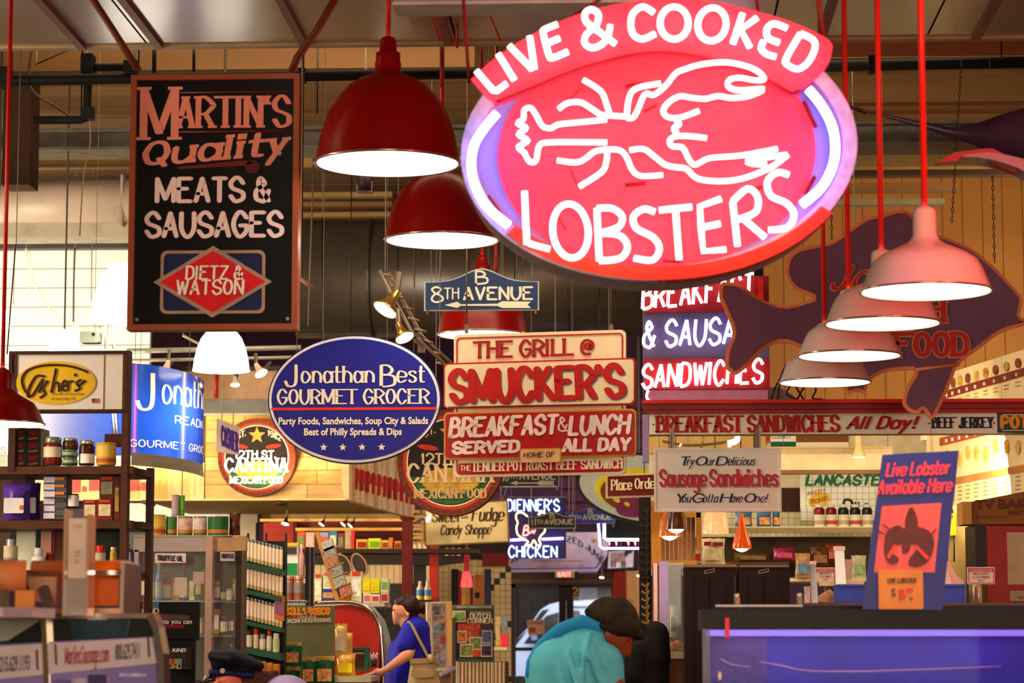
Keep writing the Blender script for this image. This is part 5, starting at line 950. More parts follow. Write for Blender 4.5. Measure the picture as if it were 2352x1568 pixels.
for i, (x, w_, h_, c1, c2) in enumerate(((566, 14, 40, '2a2a2a', 'd8d0b8'), (582, 12, 46, 'c82818', 'd8c8b0'), (596, 14, 36, '8a8a80', 'e0d8c0'), (612, 12, 50, 'a83820', 'd8d8d0'), (626, 16, 44, 'e0d8b8', 'b8c8a0'))): jar(x, 1486 + i * 3 - h_, x + w_, 1486 + i * 3, 13.92, ('black lidded', 'red lidded', 'grey lidded', 'rust lidded', 'cream lidded')[i] + ' spice jar in the fourth row of the green rack', M('d8c8a8', .4), M(c2, .5), M(c1, .4), lidh=.4, neck=.8)
for i in range(5): carton(566 + i * 15, 1512 + i * 3, 580 + i * 15, 1562 + i * 3, 13.92, 'orange and brown packet, ' + ORD[i] + ' from the cabinet on the lowest tier of the green rack', M('c87a20', .4, noise=.3, scale=20), M('b85a18', .5, noise=.4, scale=30), name='packet', group='orange packets on the green rack', dep=.06)
for i in range(3): carton(630 + i * 7, 1364 + i * 2, 637 + i * 7, 1420 + i * 3, 13.9, 'orange and violet tube packet, ' + ORD[i] + ' of three at the rack end', M('d8701c', .4, noise=.3, scale=30), M('8a5a8c', .5), name='packet', group='tube packets at the rack end', dep=.05)
# jars and display behind rack, wooden baton of postcards
carton(652, 1246, 684, 1322, 15.0, 'green and white carton with a yellow top behind the rack', M('d8d0bc', .4), M('1c7a3c', .4), inset_=(.05, .62, .95, .98), extra=((0, 0, 1, .1, M('e0a818', .4)), (.1, .14, .9, .34, M('3a302c', .5))), dep=.12); bottle(684, 1250, 700, 1322, 15.02, 'tall pink bottle beside the green carton', M('b88a80', .2), None, M('d8c8c0', .2))
for k, x in enumerate((650, 674)): jar(x, 1322, x + 23, 1378, 14.9, ('copper canister with windows, left of its twin', 'copper canister with windows, right of its twin')[k], M('b06a4c', .3, .4, noise=.1), M('8a7a70', .3), M('c08a70', .3, .5), name='canister', cat='canister', labr=(.3, .7), lidh=.2, neck=.95)
t = T('wire_shelf', 'white wire shelf under the copper canisters', 'shelf', 676, 1384, 14.9); t.box('upper_board', 646, 1322, 700, 1325, .02, .3, M('8a8c84', .4, .4)); t.leg(643, 646, 1256, .1, .13, M('3a2a20', .4)); t.leg(698.6, 700, 1256, .1, .13, M('3a2a20', .4)); t.box('edge', 640, 1378, 708, 1381, -.1, .1, M('8a8c84', .4, .4)); t.box('edge', 640, 1388, 708, 1391, -.1, .1, M('8a8c84', .4, .4))
for i in range(10): t.tube('wire', [(642 + i * 7, 1390), (648 + i * 7, 1380)], .8, M('8a8c84', .4, .4), -.1, smooth=False)
t = T('cabinet_post', 'dark shiny steel post pair behind the copper canisters', 'post', 711, 1320, 14.8); t.box('post', 701, 1256, 710, 1700, 0, .04, M('1c100c', .2, .3)); t.box('post', 713, 1256, 720, 1700, 0, .04, M('1c100c', .2, .3)); t.box('chrome_strip', 710, 1256, 713, 1700, -.004, .03, CHR)
t = T('card_ladder', 'leaning wooden rack holding bundles of cards', 'rack', 750, 1384, 15.74); WO = M('b07a34', .5, noise=.2)
t.poly('rail', [(722, 1222), (731, 1220), (783, 1384), (772, 1384)], -.02, .02, WO)
for k, (x, y, c_) in enumerate(((738, 1246, 'a8a494'), (744, 1262, '8a8478'), (750, 1284, '9a6a4c'), (760, 1306, '8a8474'), (766, 1330, '9a9484'), (780, 1352, 'b06a4c'))):
    t.poly('card_bundle', [(x, y), (x + 24, y - 10), (x + 30, y + 12), (x + 6, y + 22)], -.05, .03, M(c_, .6, noise=.5, scale=60))
    t.tube('cross_bar', [(x + 2, y + 22), (x + 40, y + 8)], 1.5, WO, -.03, smooth=False)
# ---- red counter with curved glass
RC = T('deli_counter', 'red sided counter with a curved chrome and glass top', 'counter', 820, 1480, 15.6)
RC.poly('red_side', [(768, 1390), (806, 1388), (840, 1398), (862, 1420), (872, 1450), (880, 1568), (880, 1900), (768, 1900)], 0, .06, M('a81808', .35, noise=.05)); RC.tube('chrome_band', [(722, 1384), (790, 1382), (822, 1386), (850, 1400), (870, 1430), (878, 1480), (884, 1600)], 4.5, CHR, -.02); RC.tube('glass_edge', [(810, 1384), (850, 1392), (878, 1416), (893, 1460), (896, 1500)], 1.5, M('2a2c2a', .2), .1); RC.poly('curved_glass', [(812, 1382), (858, 1394), (882, 1424), (896, 1470), (898, 1520), (880, 1520), (874, 1450), (850, 1402)], .05, .06, M('a8b0a8', .08, alpha=.55, noise=.2)); RC.box('back_counter', 640, 1384, 880, 1392, .06, .5, M('b8ac98', .4)); RC.box('steel_side', 872, 1470, 884, 1568, .0, .05, M('6a6a72', .3, .5))
for k, (x0, y0, x1, y1, c1, c2, lb) in enumerate(((722, 1318, 738, 1380, 'd8d0a0', 'e0e0c0', 'pale jar with an orange red cap beside the post'), (742, 1316, 762, 1352, 'd8d8c0', 'c8c8a0', 'white jar with a red cap above the blue boxes'), (738, 1354, 770, 1378, '26348c', 'b88a4c', 'blue and tan gift box on the red counter'), (806, 1312, 830, 1384, 'd8d8b0', 'e8e8d8', 'tall cream carton with a red cap'), (832, 1328, 850, 1362, 'e0d010', 'e8d818', 'yellow packet beside the tall cream carton'), (851, 1328, 872, 1362, 'e0d010', 'd8c810', 'second yellow packet beside the first'), (834, 1362, 852, 1384, 'd8d8cc', 'c86a5c', 'white and red cup packet under the yellow packets'), (853, 1364, 872, 1384, 'e0d8d0', 'c83c30', 'white and red carton under the yellow packets'), (874, 1328, 892, 1358, 'b8c8a0', '7a9a3c', 'green and red tomato carton, upper'), (874, 1358, 892, 1384, 'b8a898', 'a82820', 'green and red tomato carton, lower'), (782, 1352, 804, 1384, 'e0a018', 'd88818', 'orange carton by the wooden card rack'))):
    carton(x0, y0, x1, y1, 15.75, lb, M(c1, .4, noise=.1), M(c2, .5, noise=.25, scale=40), dep=.1, extra=((.1, 0, .9, .12, M('d83818', .4)),) if 'cap' in lb else ())
# back shelves, pans, hot spot lamps
t = T('wall_shelf', 'long dark shelf of groceries behind the red counter', 'shelf', 850, 1265, 19.5); t.box('board', 700, 1262, 1100, 1272, -.2, .2, M('2a1a12', .5)); t.box('back_board', 670, 1195, 925, 1262, .2, .22, M('5a1c0c', .5)); t.box('rail', 600, 1192, 935, 1198, -.1, -.06, M('d89a50', .4)); t.box('rail', 680, 1212, 935, 1219, -.05, -.01, M('d89a50', .4)); t.box('post', 669, 1196, 677, 1246, .1, .2, M('3a0c08', .5)); t.box('red_panel', 600, 1198, 670, 1250, .1, .12, M('8a1c10', .5))
for k, (x0, x1, y0, c1, c2) in enumerate(((682, 700, 1220, 'b84a28', '6a7a3c'), (702, 722, 1222, 'b89884', 'c0a08c'), (732, 754, 1222, '8a90b8', 'c8502c'), (756, 774, 1218, '3a6a9a', 'c8c0a0'), (776, 790, 1224, '8a2a1c', '6a7a48'), (792, 806, 1218, 'b09880', 'a89078'), (806, 814, 1218, 'd0301c', 'c82818'), (818, 844, 1238, 'd8a028', '8a2018'), (846, 874, 1236, 'e0d020', '6a9a1c'), (876, 892, 1240, 'd8a850', '8a3a18'), (893, 902, 1234, 'c86820', 'd07828'), (906, 920, 1242, 'c8801c', '8a2a14'))): carton(x0, y0, x1, 1262, 19.4, ('rust and green', 'plain tan', 'lilac and orange', 'blue and cream', 'maroon and green', 'beige', 'narrow scarlet', 'amber and red', 'yellow and green', 'tan and brown', 'narrow orange', 'ochre and red')[k] + ' packet on the long back shelf', M(c1, .4, noise=.1), M(c2, .5, noise=.2, scale=40), name='packet', dep=.08)
for k, (x, y, a) in enumerate(((655, 1203, 100), (738, 1204, 120), (788, 1204, 130), (804, 1207, 130))): spotlight(('round glowing spot lamp on the amber rail nearest the rack', 'oval glowing spot lamp in the middle of the amber rail', 'first of two crowded spot lamps on the amber rail', 'second of two crowded spot lamps on the amber rail')[k], x, y, 10 if k == 0 else 8, 19.25, a, M('2a1410', .4), 'spot lamps on the amber rail', 3, mount=(x, 1196 if k == 0 else 1195, .15))
for k, (x, y) in enumerate(((790, 1298), (826, 1296))):
    t = T('frying_pan', ('dark pan hanging by the card rack', 'dark pan with a copper rim hanging beside the other')[k], 'pan', x, y, 19.25); t.ell('pan_body', x, y, 16, 27, -.02, .05, M('2a1c14', .3, .4), n=28, rot=-.45); t.frame('rim', ellpts(x, y, 16.5, 28, 28, -.45), ellpts(x, y, 13.5, 24.5, 28, -.45), -.03, -.02, M('a87a58', .3, .6)); t.tube('handle', [(x - 8, y - 24), (x - 12, 1268)], 2, M('2a1c14', .4), smooth=False)
t = T('column', 'dark red column beside the woman in blue', 'column', 935, 1300, 18.5); t.box('shaft', 923, 1190, 946, 1900, 0, .1, M('5e0e08', .45)); t.box('cap', 919, 1186, 950, 1192, -.02, .12, M('4a0a06', .45))
t = T('column', 'slim bright red column behind the bottled drinks', 'column', 996, 1300, 19.5); t.box('shaft', 986, 1252, 1006, 1900, 0, .1, M('9a1c0c', .45)); t.box('base_ring', 984, 1372, 1008, 1380, -.01, .11, M('7a140a', .4))
# ================================================================ cantina stall with pallet wood fascia
PW = [M(c, .6, noise=.22, scale=5, stretch=(1, 3, 8)) for c in ('d8a860', 'e0b878', 'c8964e', 'd0a468')]
PV_ = [M(c, .6, noise=.22, scale=5, stretch=(8, 3, 1)) for c in ('dcb474', 'e4c088', 'c8984e', 'd4ac70')]
CS = T('stall_fascia', 'pallet wood fascia of the mexican food stall', 'fascia', 600, 1148, 20.4)
ys = [952, 985, 1016, 1048, 1080, 1112, 1146]
for i in range(6):
    xs = [470, 560 + (i * 53) % 120, 700 + (i * 37) % 60, 796]
    for j in range(3): CS.box('plank', xs[j] + .6, ys[i] + .6, xs[j + 1] - .6, ys[i + 1] - .6, 0, .04 - .006 * ((i + j) % 3), PW[(i * 3 + j * 2) % 4])
xs = [296, 322, 350, 383, 418, 438, 469]
for j in range(6): CS.box('plank', xs[j] + .6, 1062, xs[j + 1] - .6, 1146, -.012 * (j % 2), .04, PV_[j % 4])
CS.box('bottom_lip', 290, 1145, 796, 1149, -.02, .06, M('e8c88c', .5)); CS.box('backing', 290, 953, 796, 1148, .04, .08, M('5a4020', .8)); CS.box('top_cap', 460, 948, 800, 953, -.02, .1, M('a8a08c', .5))
RSQ = M('d83c34', .5)
for (x0, y0, x1, y1) in ((146, 1091, 184, 1130), (204, 1094, 228, 1126), (290, 1090, 318, 1126), (324, 1107, 336, 1126), (188, 1116, 198, 1128)): CS.box('red_print', x0, y0, x1, y1, -.03, -.022, RSQ)
CS.box('plank', 60, 1084, 296, 1148, -.018, .04, PV_[1])
p0 = at(796, 1148, 20.4); p1 = at(945, 1190, 23.3)
yw = math.atan2(p1.y - p0.y, p1.x - p0.x)
CR = T('stall_fascia', 'painted board side of the mexican food stall with red letters', 'fascia', 796, 1148, 20.4, yaw=yw, exact=True)
CRM = [M('e0c090', .55, noise=.2, scale=6), M('d0a878', .55, noise=.2, scale=6), M('e8d0a4', .55, noise=.2, scale=6)]
nb = 18
for i in range(nb):
    xa = 796 + 149 * i / nb; xb = 796 + 149 * (i + 1) / nb - .5
    f = lambda x: 1148 + 42 * (x - 796) / 149
    g = lambda x: 1000 + 64 * (x - 796) / 149
    CR.poly('board', [(xa, f(xa)), (xb, f(xb)), (xb, g(xb)), (xa, g(xa))], -.02 - .01 * (i % 2), .04, CRM[i % 3])
for i, x in enumerate(range(806, 942, 13)):
    yb_ = 1120 + 40 * (x - 796) / 149; CR.poly('red_letter', [(x, yb_), (x + 3, yb_ + 1), (x + 4, yb_ - 46), (x + 1, yb_ - 48)], -.05, -.03, M('b82418', .5)); CR.poly('red_letter', [(x + 4, yb_ - 20), (x + 8, yb_ - 18), (x + 7, yb_ - 40), (x + 4, yb_ - 42)], -.05, -.03, M('c83424', .5))
a = at(300, 1149, 20.5); b = at(945, 1190, 23.3)
st_ = T('stall_soffit', 'plain olive underside of the mexican food stall fascia', 'soffit', 600, 1150, 20.6); st_.e.location = (0, 0, 0)
st_.mb('underside', MB().prism([(0, 0)] * 0 or [(-4, -.0), (-1.9, -.0), (-1.9, .04), (-4, .04)], 0, .01), M('a88c50', .6)); st_.e.location = (0, 0, 0)
bpy.data.objects.remove(st_.e.children[0]); mbx = MB(); mbx.v = [(a.x, a.y + .02, a.z + .03), (p0.x - .1, p0.y + .1, a.z + .03), (b.x - .1, b.y, a.z + .03), (a.x, b.y, a.z + .03)]; mbx.f = [[0, 1, 2, 3]]; mbx.mi = [0]
mbx.v += [(x, y, z + .05) for x, y, z in mbx.v]; mbx.f += [[7, 6, 5, 4], [0, 4, 5, 1], [1, 5, 6, 2], [2, 6, 7, 3], [3, 7, 4, 0]]; mbx.mi = [0] * 6
mbx.build('underside', M('b89858', .6), st_.e)
wl = T('backdrop_sheet', 'white wall strip below the mexican food fascia', 'panel', 440, 1180, 23.6); wl.box('panel', 290, 1155, 556, 1260, 0, .05, M('e4dcc8', .5)); wl.leg(560, 598, 1204, -.3, -.05, M('6a5c4c', .3, .5)); wl.box('steel_pillar', 556, 1150, 602, 1204, -.3, .0, M('6a5c4c', .3, .5)); wl.box('dark_base', 290, 1200, 345, 1260, -.03, 0, M('3a3c38', .5)); wl.box('tan_wall', 602, 1155, 950, 1204, -.02, .02, M('a88a54', .6))
cantina('round lit mexican food sign on the pallet wood fascia', 590, 1050, 90, 20.25, True)
spotlight('grey spot lamp shining across the fudge sign', 984, 1190, 11, 19.5, 20, M('8a8078', .4, .3), 'spot lamps of the mexican stall', mount=(950, 1192, .3))
for (x, lb) in ((330, 'small uplight at the shelf end of the pallet wood fascia'), (640, 'small uplight below the round lit sign')):
    t = T('uplight', lb, 'lamp', x, 1152, 20.0); t.box('body', x - 6, 1148, x + 6, 1156, .0, .4, M('2a2420', .5)); o = spot(t.e, .01, 40, (1, .8, .46), .05, 140); o.rotation_euler = (math.radians(170), 0, 0); o.location.z = .06
t = T('backdrop_sheet', 'cream tiled sheet and dark ledge behind the yellow packets', 'panel', 800, 1340, 23.2); t.leg(700, 930, 1399, 0, .1, M('1c1210', .6)); t.box('sheet', 690, 1262, 985, 1345, .04, .08, M('c0a47c', .5)); t.box('dark_ledge', 690, 1340, 985, 1400, 0, .1, M('241814', .5)); t.box('dark_top', 690, 1262, 985, 1296, 0, .04, M('2a1a16', .5))
for x in range(694, 984, 14): t.box('tile', x + .6, 1297, x + 13.4, 1338, .02, .05, M('d0b488', .35, noise=.08))
# far room behind the red counter: white tiles and dark backdrop
TW = T('tiled_wall', 'cream tiled wall behind the woman in blue', 'wall', 1060, 1400, 25.5)
TLM = M('d8bc80', .35, noise=.08); tme = None
rowsx = list(range(940, 1168, 13))
for r_ in range(22):
    for c_, x in enumerate(rowsx):
        if 985 < x < 1000 and 0: continue
        y = 1286 + r_ * 14
        if y > 1568: continue
        dark = (x > 1112 and (c_ + r_) % 9 == 0)
        key = 'd' if dark else 'l'
        TW.box('tile', x + .5, y + .5, x + 12.5, y + 13.5, 0, .03, M('1a1a1c', .3) if dark else TLM)
TW.box('grout', 936, 1284, 1168, 1600, .015, .06, M('8a7448', .8)); TW.box('upper_red', 1108, 1270, 1168, 1300, -.05, 0, M('7a1410', .5)); TW.box('dark_upper', 936, 1200, 1168, 1286, .02, .06, M('2c161a', .6))
ob = T('orange_panel', 'orange lit wall panel beside the tile wall', 'panel', 1092, 1360, 24.8); ob.leg(1092, 1128, 1399, 0, .04, M('3a3450', .5)); ob.box('panel', 1090, 1319, 1110, 1400, 0, .04, M('c86a34', .5)); ob.box('dark_square', 1090, 1360, 1102, 1373, -.006, 0, M('1c1816', .5)); ob.box('blue_panel', 1112, 1306, 1128, 1400, 0, .04, M('3a3450', .5))
t = T('lamp_shade', 'pink glass hanging shade glowing before the tiled wall', 'lamp', 1072, 1330, 21); t.hang(1072, 1262, 1); mb = MB(); mb.smooth = True; k = t.sx
mb.openlathe([(14 * k, -18 * k), (13 * k, -2 * k), (9 * k, 14 * k), (5 * k, 20 * k)], 20); t.mb('shade', mb, M('e05060', .25, emit='ff6060', estr=.5)); t.box('red_stem', 1066, 1258, 1078, 1312, -.02, .02, M('a81428', .3)); t.tube('bulb', [(1068, 1336), (1072, 1338)], 5, GLOW)
t = T('wall_post', 'orange lit narrow board between two red posts', 'post', 1070, 1370, 24.9); t.box('board', 1060, 1340, 1082, 1400, 0, .03, M('e0a050', .5)); t.box('red_post', 1053, 1310, 1060, 1400, 0, .05, M('a01410', .4)); t.box('red_post', 1080, 1322, 1087, 1400, 0, .05, M('b01410', .4)); t.box('dark_grille', 1036, 1306, 1053, 1390, 0, .05, M('241c1c', .5))
t = T('display_shelf', 'dark awning shelf of small goods under the fudge sign', 'shelf', 1020, 1275, 21.5); t.leg(947, 975, 1262, .1, .2, M('1c1412', .5)); t.poly('shelf', [(946, 1262), (1068, 1280), (1068, 1290), (1000, 1298), (946, 1296)], 0, .2, M('1c1412', .5)); t.box('back', 946, 1168, 976, 1262, .2, .22, M('b8905c', .5))
for k, x in enumerate((948, 960, 972, 1022, 1036, 1050)): jar(x, 1244 if k < 3 else 1258, x + 9, 1262 if k < 3 else 1276, 21.45, 'small jar on the dark shelf under the fudge sign', M('c8b08c' if k % 2 else 'b85c34', .4), M('e0d0b0', .5), M('c8a878', .4), group='jars under the fudge sign').e['label'] = 'small ' + ('tan', 'rust')[1 - k % 2] + ' jar, ' + ORD[k] + ' along the dark shelf under the fudge sign'
for k in range(4): t = T('menu_strip', 'tan menu strip with dark print on the stall beside the red column', 'board', 960, 1180, 21.66); t.box('strip', 947, 1172 + k * 20, 972, 1188 + k * 20, 0, .02, M('c89a60', .5)); t.text('MENU', 950, 1184 + k * 20, 969, 1177 + k * 20, M('3a2010', .5), -.004, bold=.02); t.e['label'] = ('topmost', 'second', 'third', 'lowest')[k] + ' tan menu strip beside the dark red column'
t = T('drink_bottle_pack', 'pair of blue and cream labelled bottles above the woman', 'bottles', 973, 1378, 18); 
for i in range(2):
    mb = MB(); mb.smooth = True; k = 8.5 * t.sx; x = t.p(965 + i * 17, 0)[0]; mb.lathe([(k, 0), (k, 26 * t.sz), (k * .5, 34 * t.sz), (k * .5, 44 * t.sz), (0, 44 * t.sz)], 14, (x, 0, 0)); t.mb('bottle', mb, M('c8b8a8', .2)); mb = MB(); mb.smooth = True; mb.openlathe([(k * 1.03, 10 * t.sz), (k * 1.03, 24 * t.sz)], 14, (x, 0, 0)); t.mb('label', mb, M('3a7ab0', .4)); mb = MB(); mb.smooth = True; mb.openlathe([(k * 1.04, 1 * t.sz), (k * 1.04, 10 * t.sz)], 14, (x, 0, 0)); t.mb('lower_label', mb, M('d8b050', .5, noise=.4, scale=40))
t.leg(956, 992, 1381, -.04, .05, M('7a4c1c', .5)); t.box('tray', 955, 1377, 992, 1382, -.05, .05, M('1c1414', .5))
# ---- poster stands
PS = T('poster_stand', 'poster board of food photographs titled dutch corner', 'poster', 1086, 1520, 18.2)
PS.box('board', 1040, 1388, 1134, 1520, 0, .02, M('3a2c2c', .4)); PS.box('top_strip', 1040, 1388, 1134, 1397, -.004, 0, M('4a5a4c', .5)); PS.text('WELCOME TO OUR DUTCH CORNER', 1048, 1395, 1130, 1391, CREAM, -.007)
PS.text('WELCOME TO THE', 1079, 1409, 1126, 1404, CREAM, -.006); PS.text('DUTCH', 1080, 1419, 1126, 1409, CREAM, -.006, 'pen', a=1.3, b=.8, serif=.5); PS.text('CORNER', 1074, 1430, 1131, 1420, CREAM, -.006, 'pen', a=1.3, b=.8, serif=.5)
for (x0, y0, x1, y1, c_, c2) in ((1051, 1430, 1104, 1475, 'a82a1c', 'c8502c'), (1050, 1448, 1072, 1476, 'd8c8b4', 'c87a2c'), (1078, 1462, 1106, 1492, 'd8cfc0', '7a8a3c'), (1107, 1447, 1131, 1478, 'c8bcc8', '5a6a9a'), (1057, 1478, 1088, 1508, 'd8cfb4', '8a8a3c'), (1087, 1492, 1106, 1508, 'c83c20', 'd8481c'), (1105, 1480, 1131, 1508, 'd8ccc0', '4a3448'), (1040, 1402, 1070, 1428, 'd8b8a8', '7a9a4c')): q0 = -.008 - .0013 * (len(PS.e.children) % 24); PS.box('photo_border', x0, y0, x1, y1, q0, -.002, M(c_, .5)); PS.box('photo', x0 + 2, y0 + 3, x1 - 2, y1 - 3, q0 - .001, q0, M(c2, .5, noise=.6, scale=40))
PS.box('base_strip', 1052, 1510, 1134, 1520, -.004, 0, M('3c5a4c', .5)); PS.box('leg', 1040, 1418, 1048, 1900, -.05, .0, M('4a3c34', .4)); PS.box('leg', 1048, 1518, 1052, 1900, -.05, .0, M('c8b8a4', .4)); PS.box('leg', 1130, 1518, 1134, 1900, 0, .02, M('c8b8a4', .4))
P2 = T('menu_stand', 'white framed menu board of photographs behind the handbag', 'poster', 1012, 1530, 17.4, yaw=math.radians(25), exact=True)
P2.leg(986, 1036, 1540, .0, .02, M('8a6a50', .5)); P2.poly('board', [(980, 1382), (1038, 1380), (1038, 1540), (984, 1542)], 0, .02, M('c8b09c', .5)); P2.poly('picture_panel', [(992, 1386), (1022, 1385), (1024, 1530), (996, 1532)], -.006, 0, M('8a7a78', .5, noise=.7, scale=26)); P2.poly('gold_edge', [(1024, 1384), (1036, 1383), (1036, 1530), (1028, 1530)], -.006, 0, M('d8a860', .4)); P2.poly('ledge', [(1006, 1546), (1040, 1530), (1040, 1536), (1008, 1552)], -.06, 0, M('8a80a8', .4))
for i in range(6): P2.box('photo', 996 + (i % 2) * 14, 1392 + i * 22, 1008 + (i % 2) * 14, 1410 + i * 22, -.01, -.006, M(('5a4a4c', 'a87a6c', '6a8a9a', 'b84838', '8a6a4c', '9a8aa0')[i], .5, noise=.5, scale=40))
SL_ = T('slatted_counter', 'pale slatted counter front behind the poster board', 'counter', 1150, 1500, 20.5)
for i in range(13): SL_.box('slat', 1050 + i * 8.6, 1520, 1056 + i * 8.6, 1760, 0, .03, M('a88a6c' if i % 2 else '9a7c64', .5))
SL_.box('backing', 1046, 1518, 1168, 1760, .03, .06, M('4a3a30', .6)); SL_.box('top', 1136, 1486, 1166, 1492, -.1, .2, M('c8b8a8', .4))
for k, (x0, y0, x1, y1, c_, lb) in enumerate(((1138, 1416, 1150, 1484, 'b8986c', 'tan packet standing on the slatted counter'), (1152, 1412, 1166, 1454, '7a7c84', 'grey bottle standing on the slatted counter'), (1150, 1456, 1168, 1486, 'd83048', 'bright red packet on the slatted counter'), (1138, 1466, 1147, 1486, 'd0b020', 'yellow packet on the slatted counter'))): carton(x0, y0, x1, y1, 20.5, lb, M(c_, .4, noise=.2, scale=20), M(c_, .4, noise=.4, scale=40), name='packet', dep=.05)
# ---- mushroom display
BB = T('display_header', 'olive header board lettered in orange for dried mushrooms', 'display board', 705, 1500, 14.4)
BB.box('board', 643, 1391, 768, 1600, 0, .02, M('6a6a44', .5, noise=.1)); OR_ = M('e8901c', .5)
BB.text('BELLA BOSCO', 656, 1410, 756, 1396, OR_, -.004, 'pen', a=2.6, b=2.2); BB.text('GENUINE', 682, 1420, 727, 1413, M('d8a898', .5), -.004, bold=.02); BB.box('tiny_flag', 672, 1413, 679, 1420, -.006, 0, M('c83828', .5)); BB.text('PORCINI MUSHROOMS', 649, 1430, 759, 1422, M('d8c8a8', .5), -.004, 'pen', a=1.1, b=.9, tilt=-3)
GB = M('1c5a34', .25, noise=.2, scale=14)
for k, (x0, y0, x1, y1, lb) in enumerate(((641, 1474, 695, 1530, 'green bag of dried mushrooms hung highest on the olive board'), (691, 1508, 726, 1575, 'narrow green bag of dried mushrooms in the middle of the lower row'), (722, 1506, 770, 1575, 'green bag of dried mushrooms at the yellow bag end of the lower row'), (646, 1530, 690, 1590, 'green bag of dried mushrooms behind the lavender shoulder'))): bag(x0, y0, x1, y1, 14.25 + .02 * k, lb, GB, M('c88a4c', .4, noise=.6, scale=50), band=M('b8a868', .5), extra=((.15, .02, .85, .12, M('c8841c', .5)),), puff=.03)
bag(770, 1432, 800, 1505, 14.5, 'clear bag of pale pasta with a yellow top', M('d8b878', .2, noise=.3, scale=20), M('d8c8b8', .5), band=M('e0a818', .4), lean=-3); bag(790, 1453, 810, 1500, 14.55, 'short clear bag of tan pasta behind the yellow topped bag', M('d8a85c', .2, noise=.3, scale=20), None, puff=.03); bag(772, 1500, 817, 1552, 14.45, 'bright yellow bag of golden pasta at the counter front', M('d8a040', .2, noise=.3, scale=20), M('e8d010', .35), band=M('c89a60', .4))
t = T('green_box', 'green open box of brown packets on the counter', 'box', 830, 1540, 14.7); t.frame('box_frame', [(806, 1487), (848, 1486), (848, 1540), (806, 1540)], [(812, 1492), (838, 1492), (838, 1534), (812, 1534)], -.05, .05, M('1c5a38', .45)); t.box('packet_stack', 812, 1492, 838, 1534, -.02, .04, M('5a3020', .5, noise=.5, scale=40)); t.box('front_print', 812, 1498, 836, 1501, -.024, -.02, CREAM)
t = T('pen_cup', 'silver pens bunched in a cup beside the green box', 'cup', 858, 1532, 14.8); mb = MB(); mb.smooth = True; mb.lathe([(.018, 0), (.02, .05), (.0, .05)], 14); t.mb('cup', mb, M('3a3a3c', .3))
for i in range(5): t.tube('pen', [(852 + i * 3, 1528), (850 + i * 4, 1498 + (i % 2) * 4)], 1.4, M('b8b0ac', .3, .5), .006 * (i - 2), smooth=False)
t = T('counter', 'pale counter ledge in front of the woman', 'counter', 800, 1560, 14.7); t.box('top', 768, 1551, 868, 1564, -.4, .14, M('b8ae88', .4)); t.box('front', 772, 1562, 870, 1900, -.35, -.05, M('5a2a18', .5))
# ================================================================ smoked meat stall on the right
FA = T('stall_fascia', 'white lettered fascia with a red cornice over the sandwich stall', 'fascia', 1900, 960, 13.5)
FA.box('cornice_top', 1474, 923, 2500, 931, -.16, .1, M('d01208', .35)); FA.box('cornice_cove', 1480, 931, 2500, 942, -.10, .1, M('960a06', .35)); FA.box('cornice_base', 1486, 942, 2500, 950, -.05, .1, M('b80e08', .35))
FA.box('white_board', 1490, 950, 2137, 996, 0, .04, M('f4f0e0', .45, noise=.04)); FA.box('white_board', 2138, 950, 2289, 996, 0, .04, M('f4f4e8', .45, noise=.04)); FA.box('green_board', 2290, 949, 2500, 995, -.006, .04, M('0c5048', .45))
FA.box('end_return', 1474, 950, 1489, 1060, .0, .05, M('a88ab8', .35)); FR = M('b81008', .5)  # lilac on the end return is neon reflection put into its colour
FA.text('BREAKFAST SANDWICHES', 1509, 990, 1925, 955, M('e0b070', .5), -.003, 'pen', a=5.2, b=2.6, serif=1.4); FA.text('BREAKFAST SANDWICHES', 1509, 990, 1925, 955, FR, -.006, 'pen', a=4.1, b=1.9, serif=1.3)
FA.text('All Day!', 1946, 984, 2100, 958, FR, -.006, 'pen', a=4.4, b=2.4, slant=.45); FA.text('BEEF JERKEY', 2142, 983, 2278, 960, M('1c2a34', .5), -.004, 'pen', a=3.0, b=1.3, serif=1.4)
for x in (2133, 2282, 1499): FA.ell('dot', x, 973, 2, 2, -.004, 0, M('1c1c1c', .5), n=8)
FA.text('POT PIE', 2299, 984, 2420, 958, M('f0a020', .5), -.012, 'pen', a=4.4, b=3.2); FA.box('white_line', 2300, 953, 2500, 955, -.01, -.006, WHITE); FA.box('white_line', 2300, 989, 2500, 991, -.01, -.006, WHITE); FA.box('roof_board', 1478, 921, 2110, 925, .1, .9, M('8a5048', .5)); FA.box('underside', 1490, 993, 2500, 997, .04, .1, M('b89a6c', .6))
BW_ = T('stall_back_wall', 'cream back wall of the sandwich stall with wire grid', 'wall', 1800, 1150, 17.6)
BW_.box('panel', 1490, 1000, 2230, 1320, .0, .05, M('d8cda8', .6)); BW_.box('tan_upper', 1490, 990, 1760, 1040, -.02, 0, M('d0a868', .6)); BW_.box('dark_recess', 1795, 1120, 1838, 1175, -.01, 0, M('3a1e10', .6)); BW_.box('dark_strip', 2010, 1095, 2030, 1320, -.02, 0, M('6a1a18', .5)); BW_.box('post', 1996, 1095, 2010, 1320, -.04, 0, M('c0ac80', .5)); BW_.box('dark_beam', 1830, 1000, 1950, 1016, -.02, 0, M('7a4a20', .6)); BW_.box('white_strip', 1830, 1016, 1950, 1026, -.03, -.01, WHITE)
mb = MB()
for x in range(1660, 2000, 14): q = BW_.p(x, 1176); q2 = BW_.p(x, 1240); mb.tube([(q[0], -.5, q[1]), (q2[0], -.5, q2[1])], .0016, 4)
for x in range(1840, 2010, 14): q = BW_.p(x, 1096); q2 = BW_.p(x, 1180); mb.tube([(q[0], -.5, q[1]), (q2[0], -.5, q2[1])], .0016, 4)
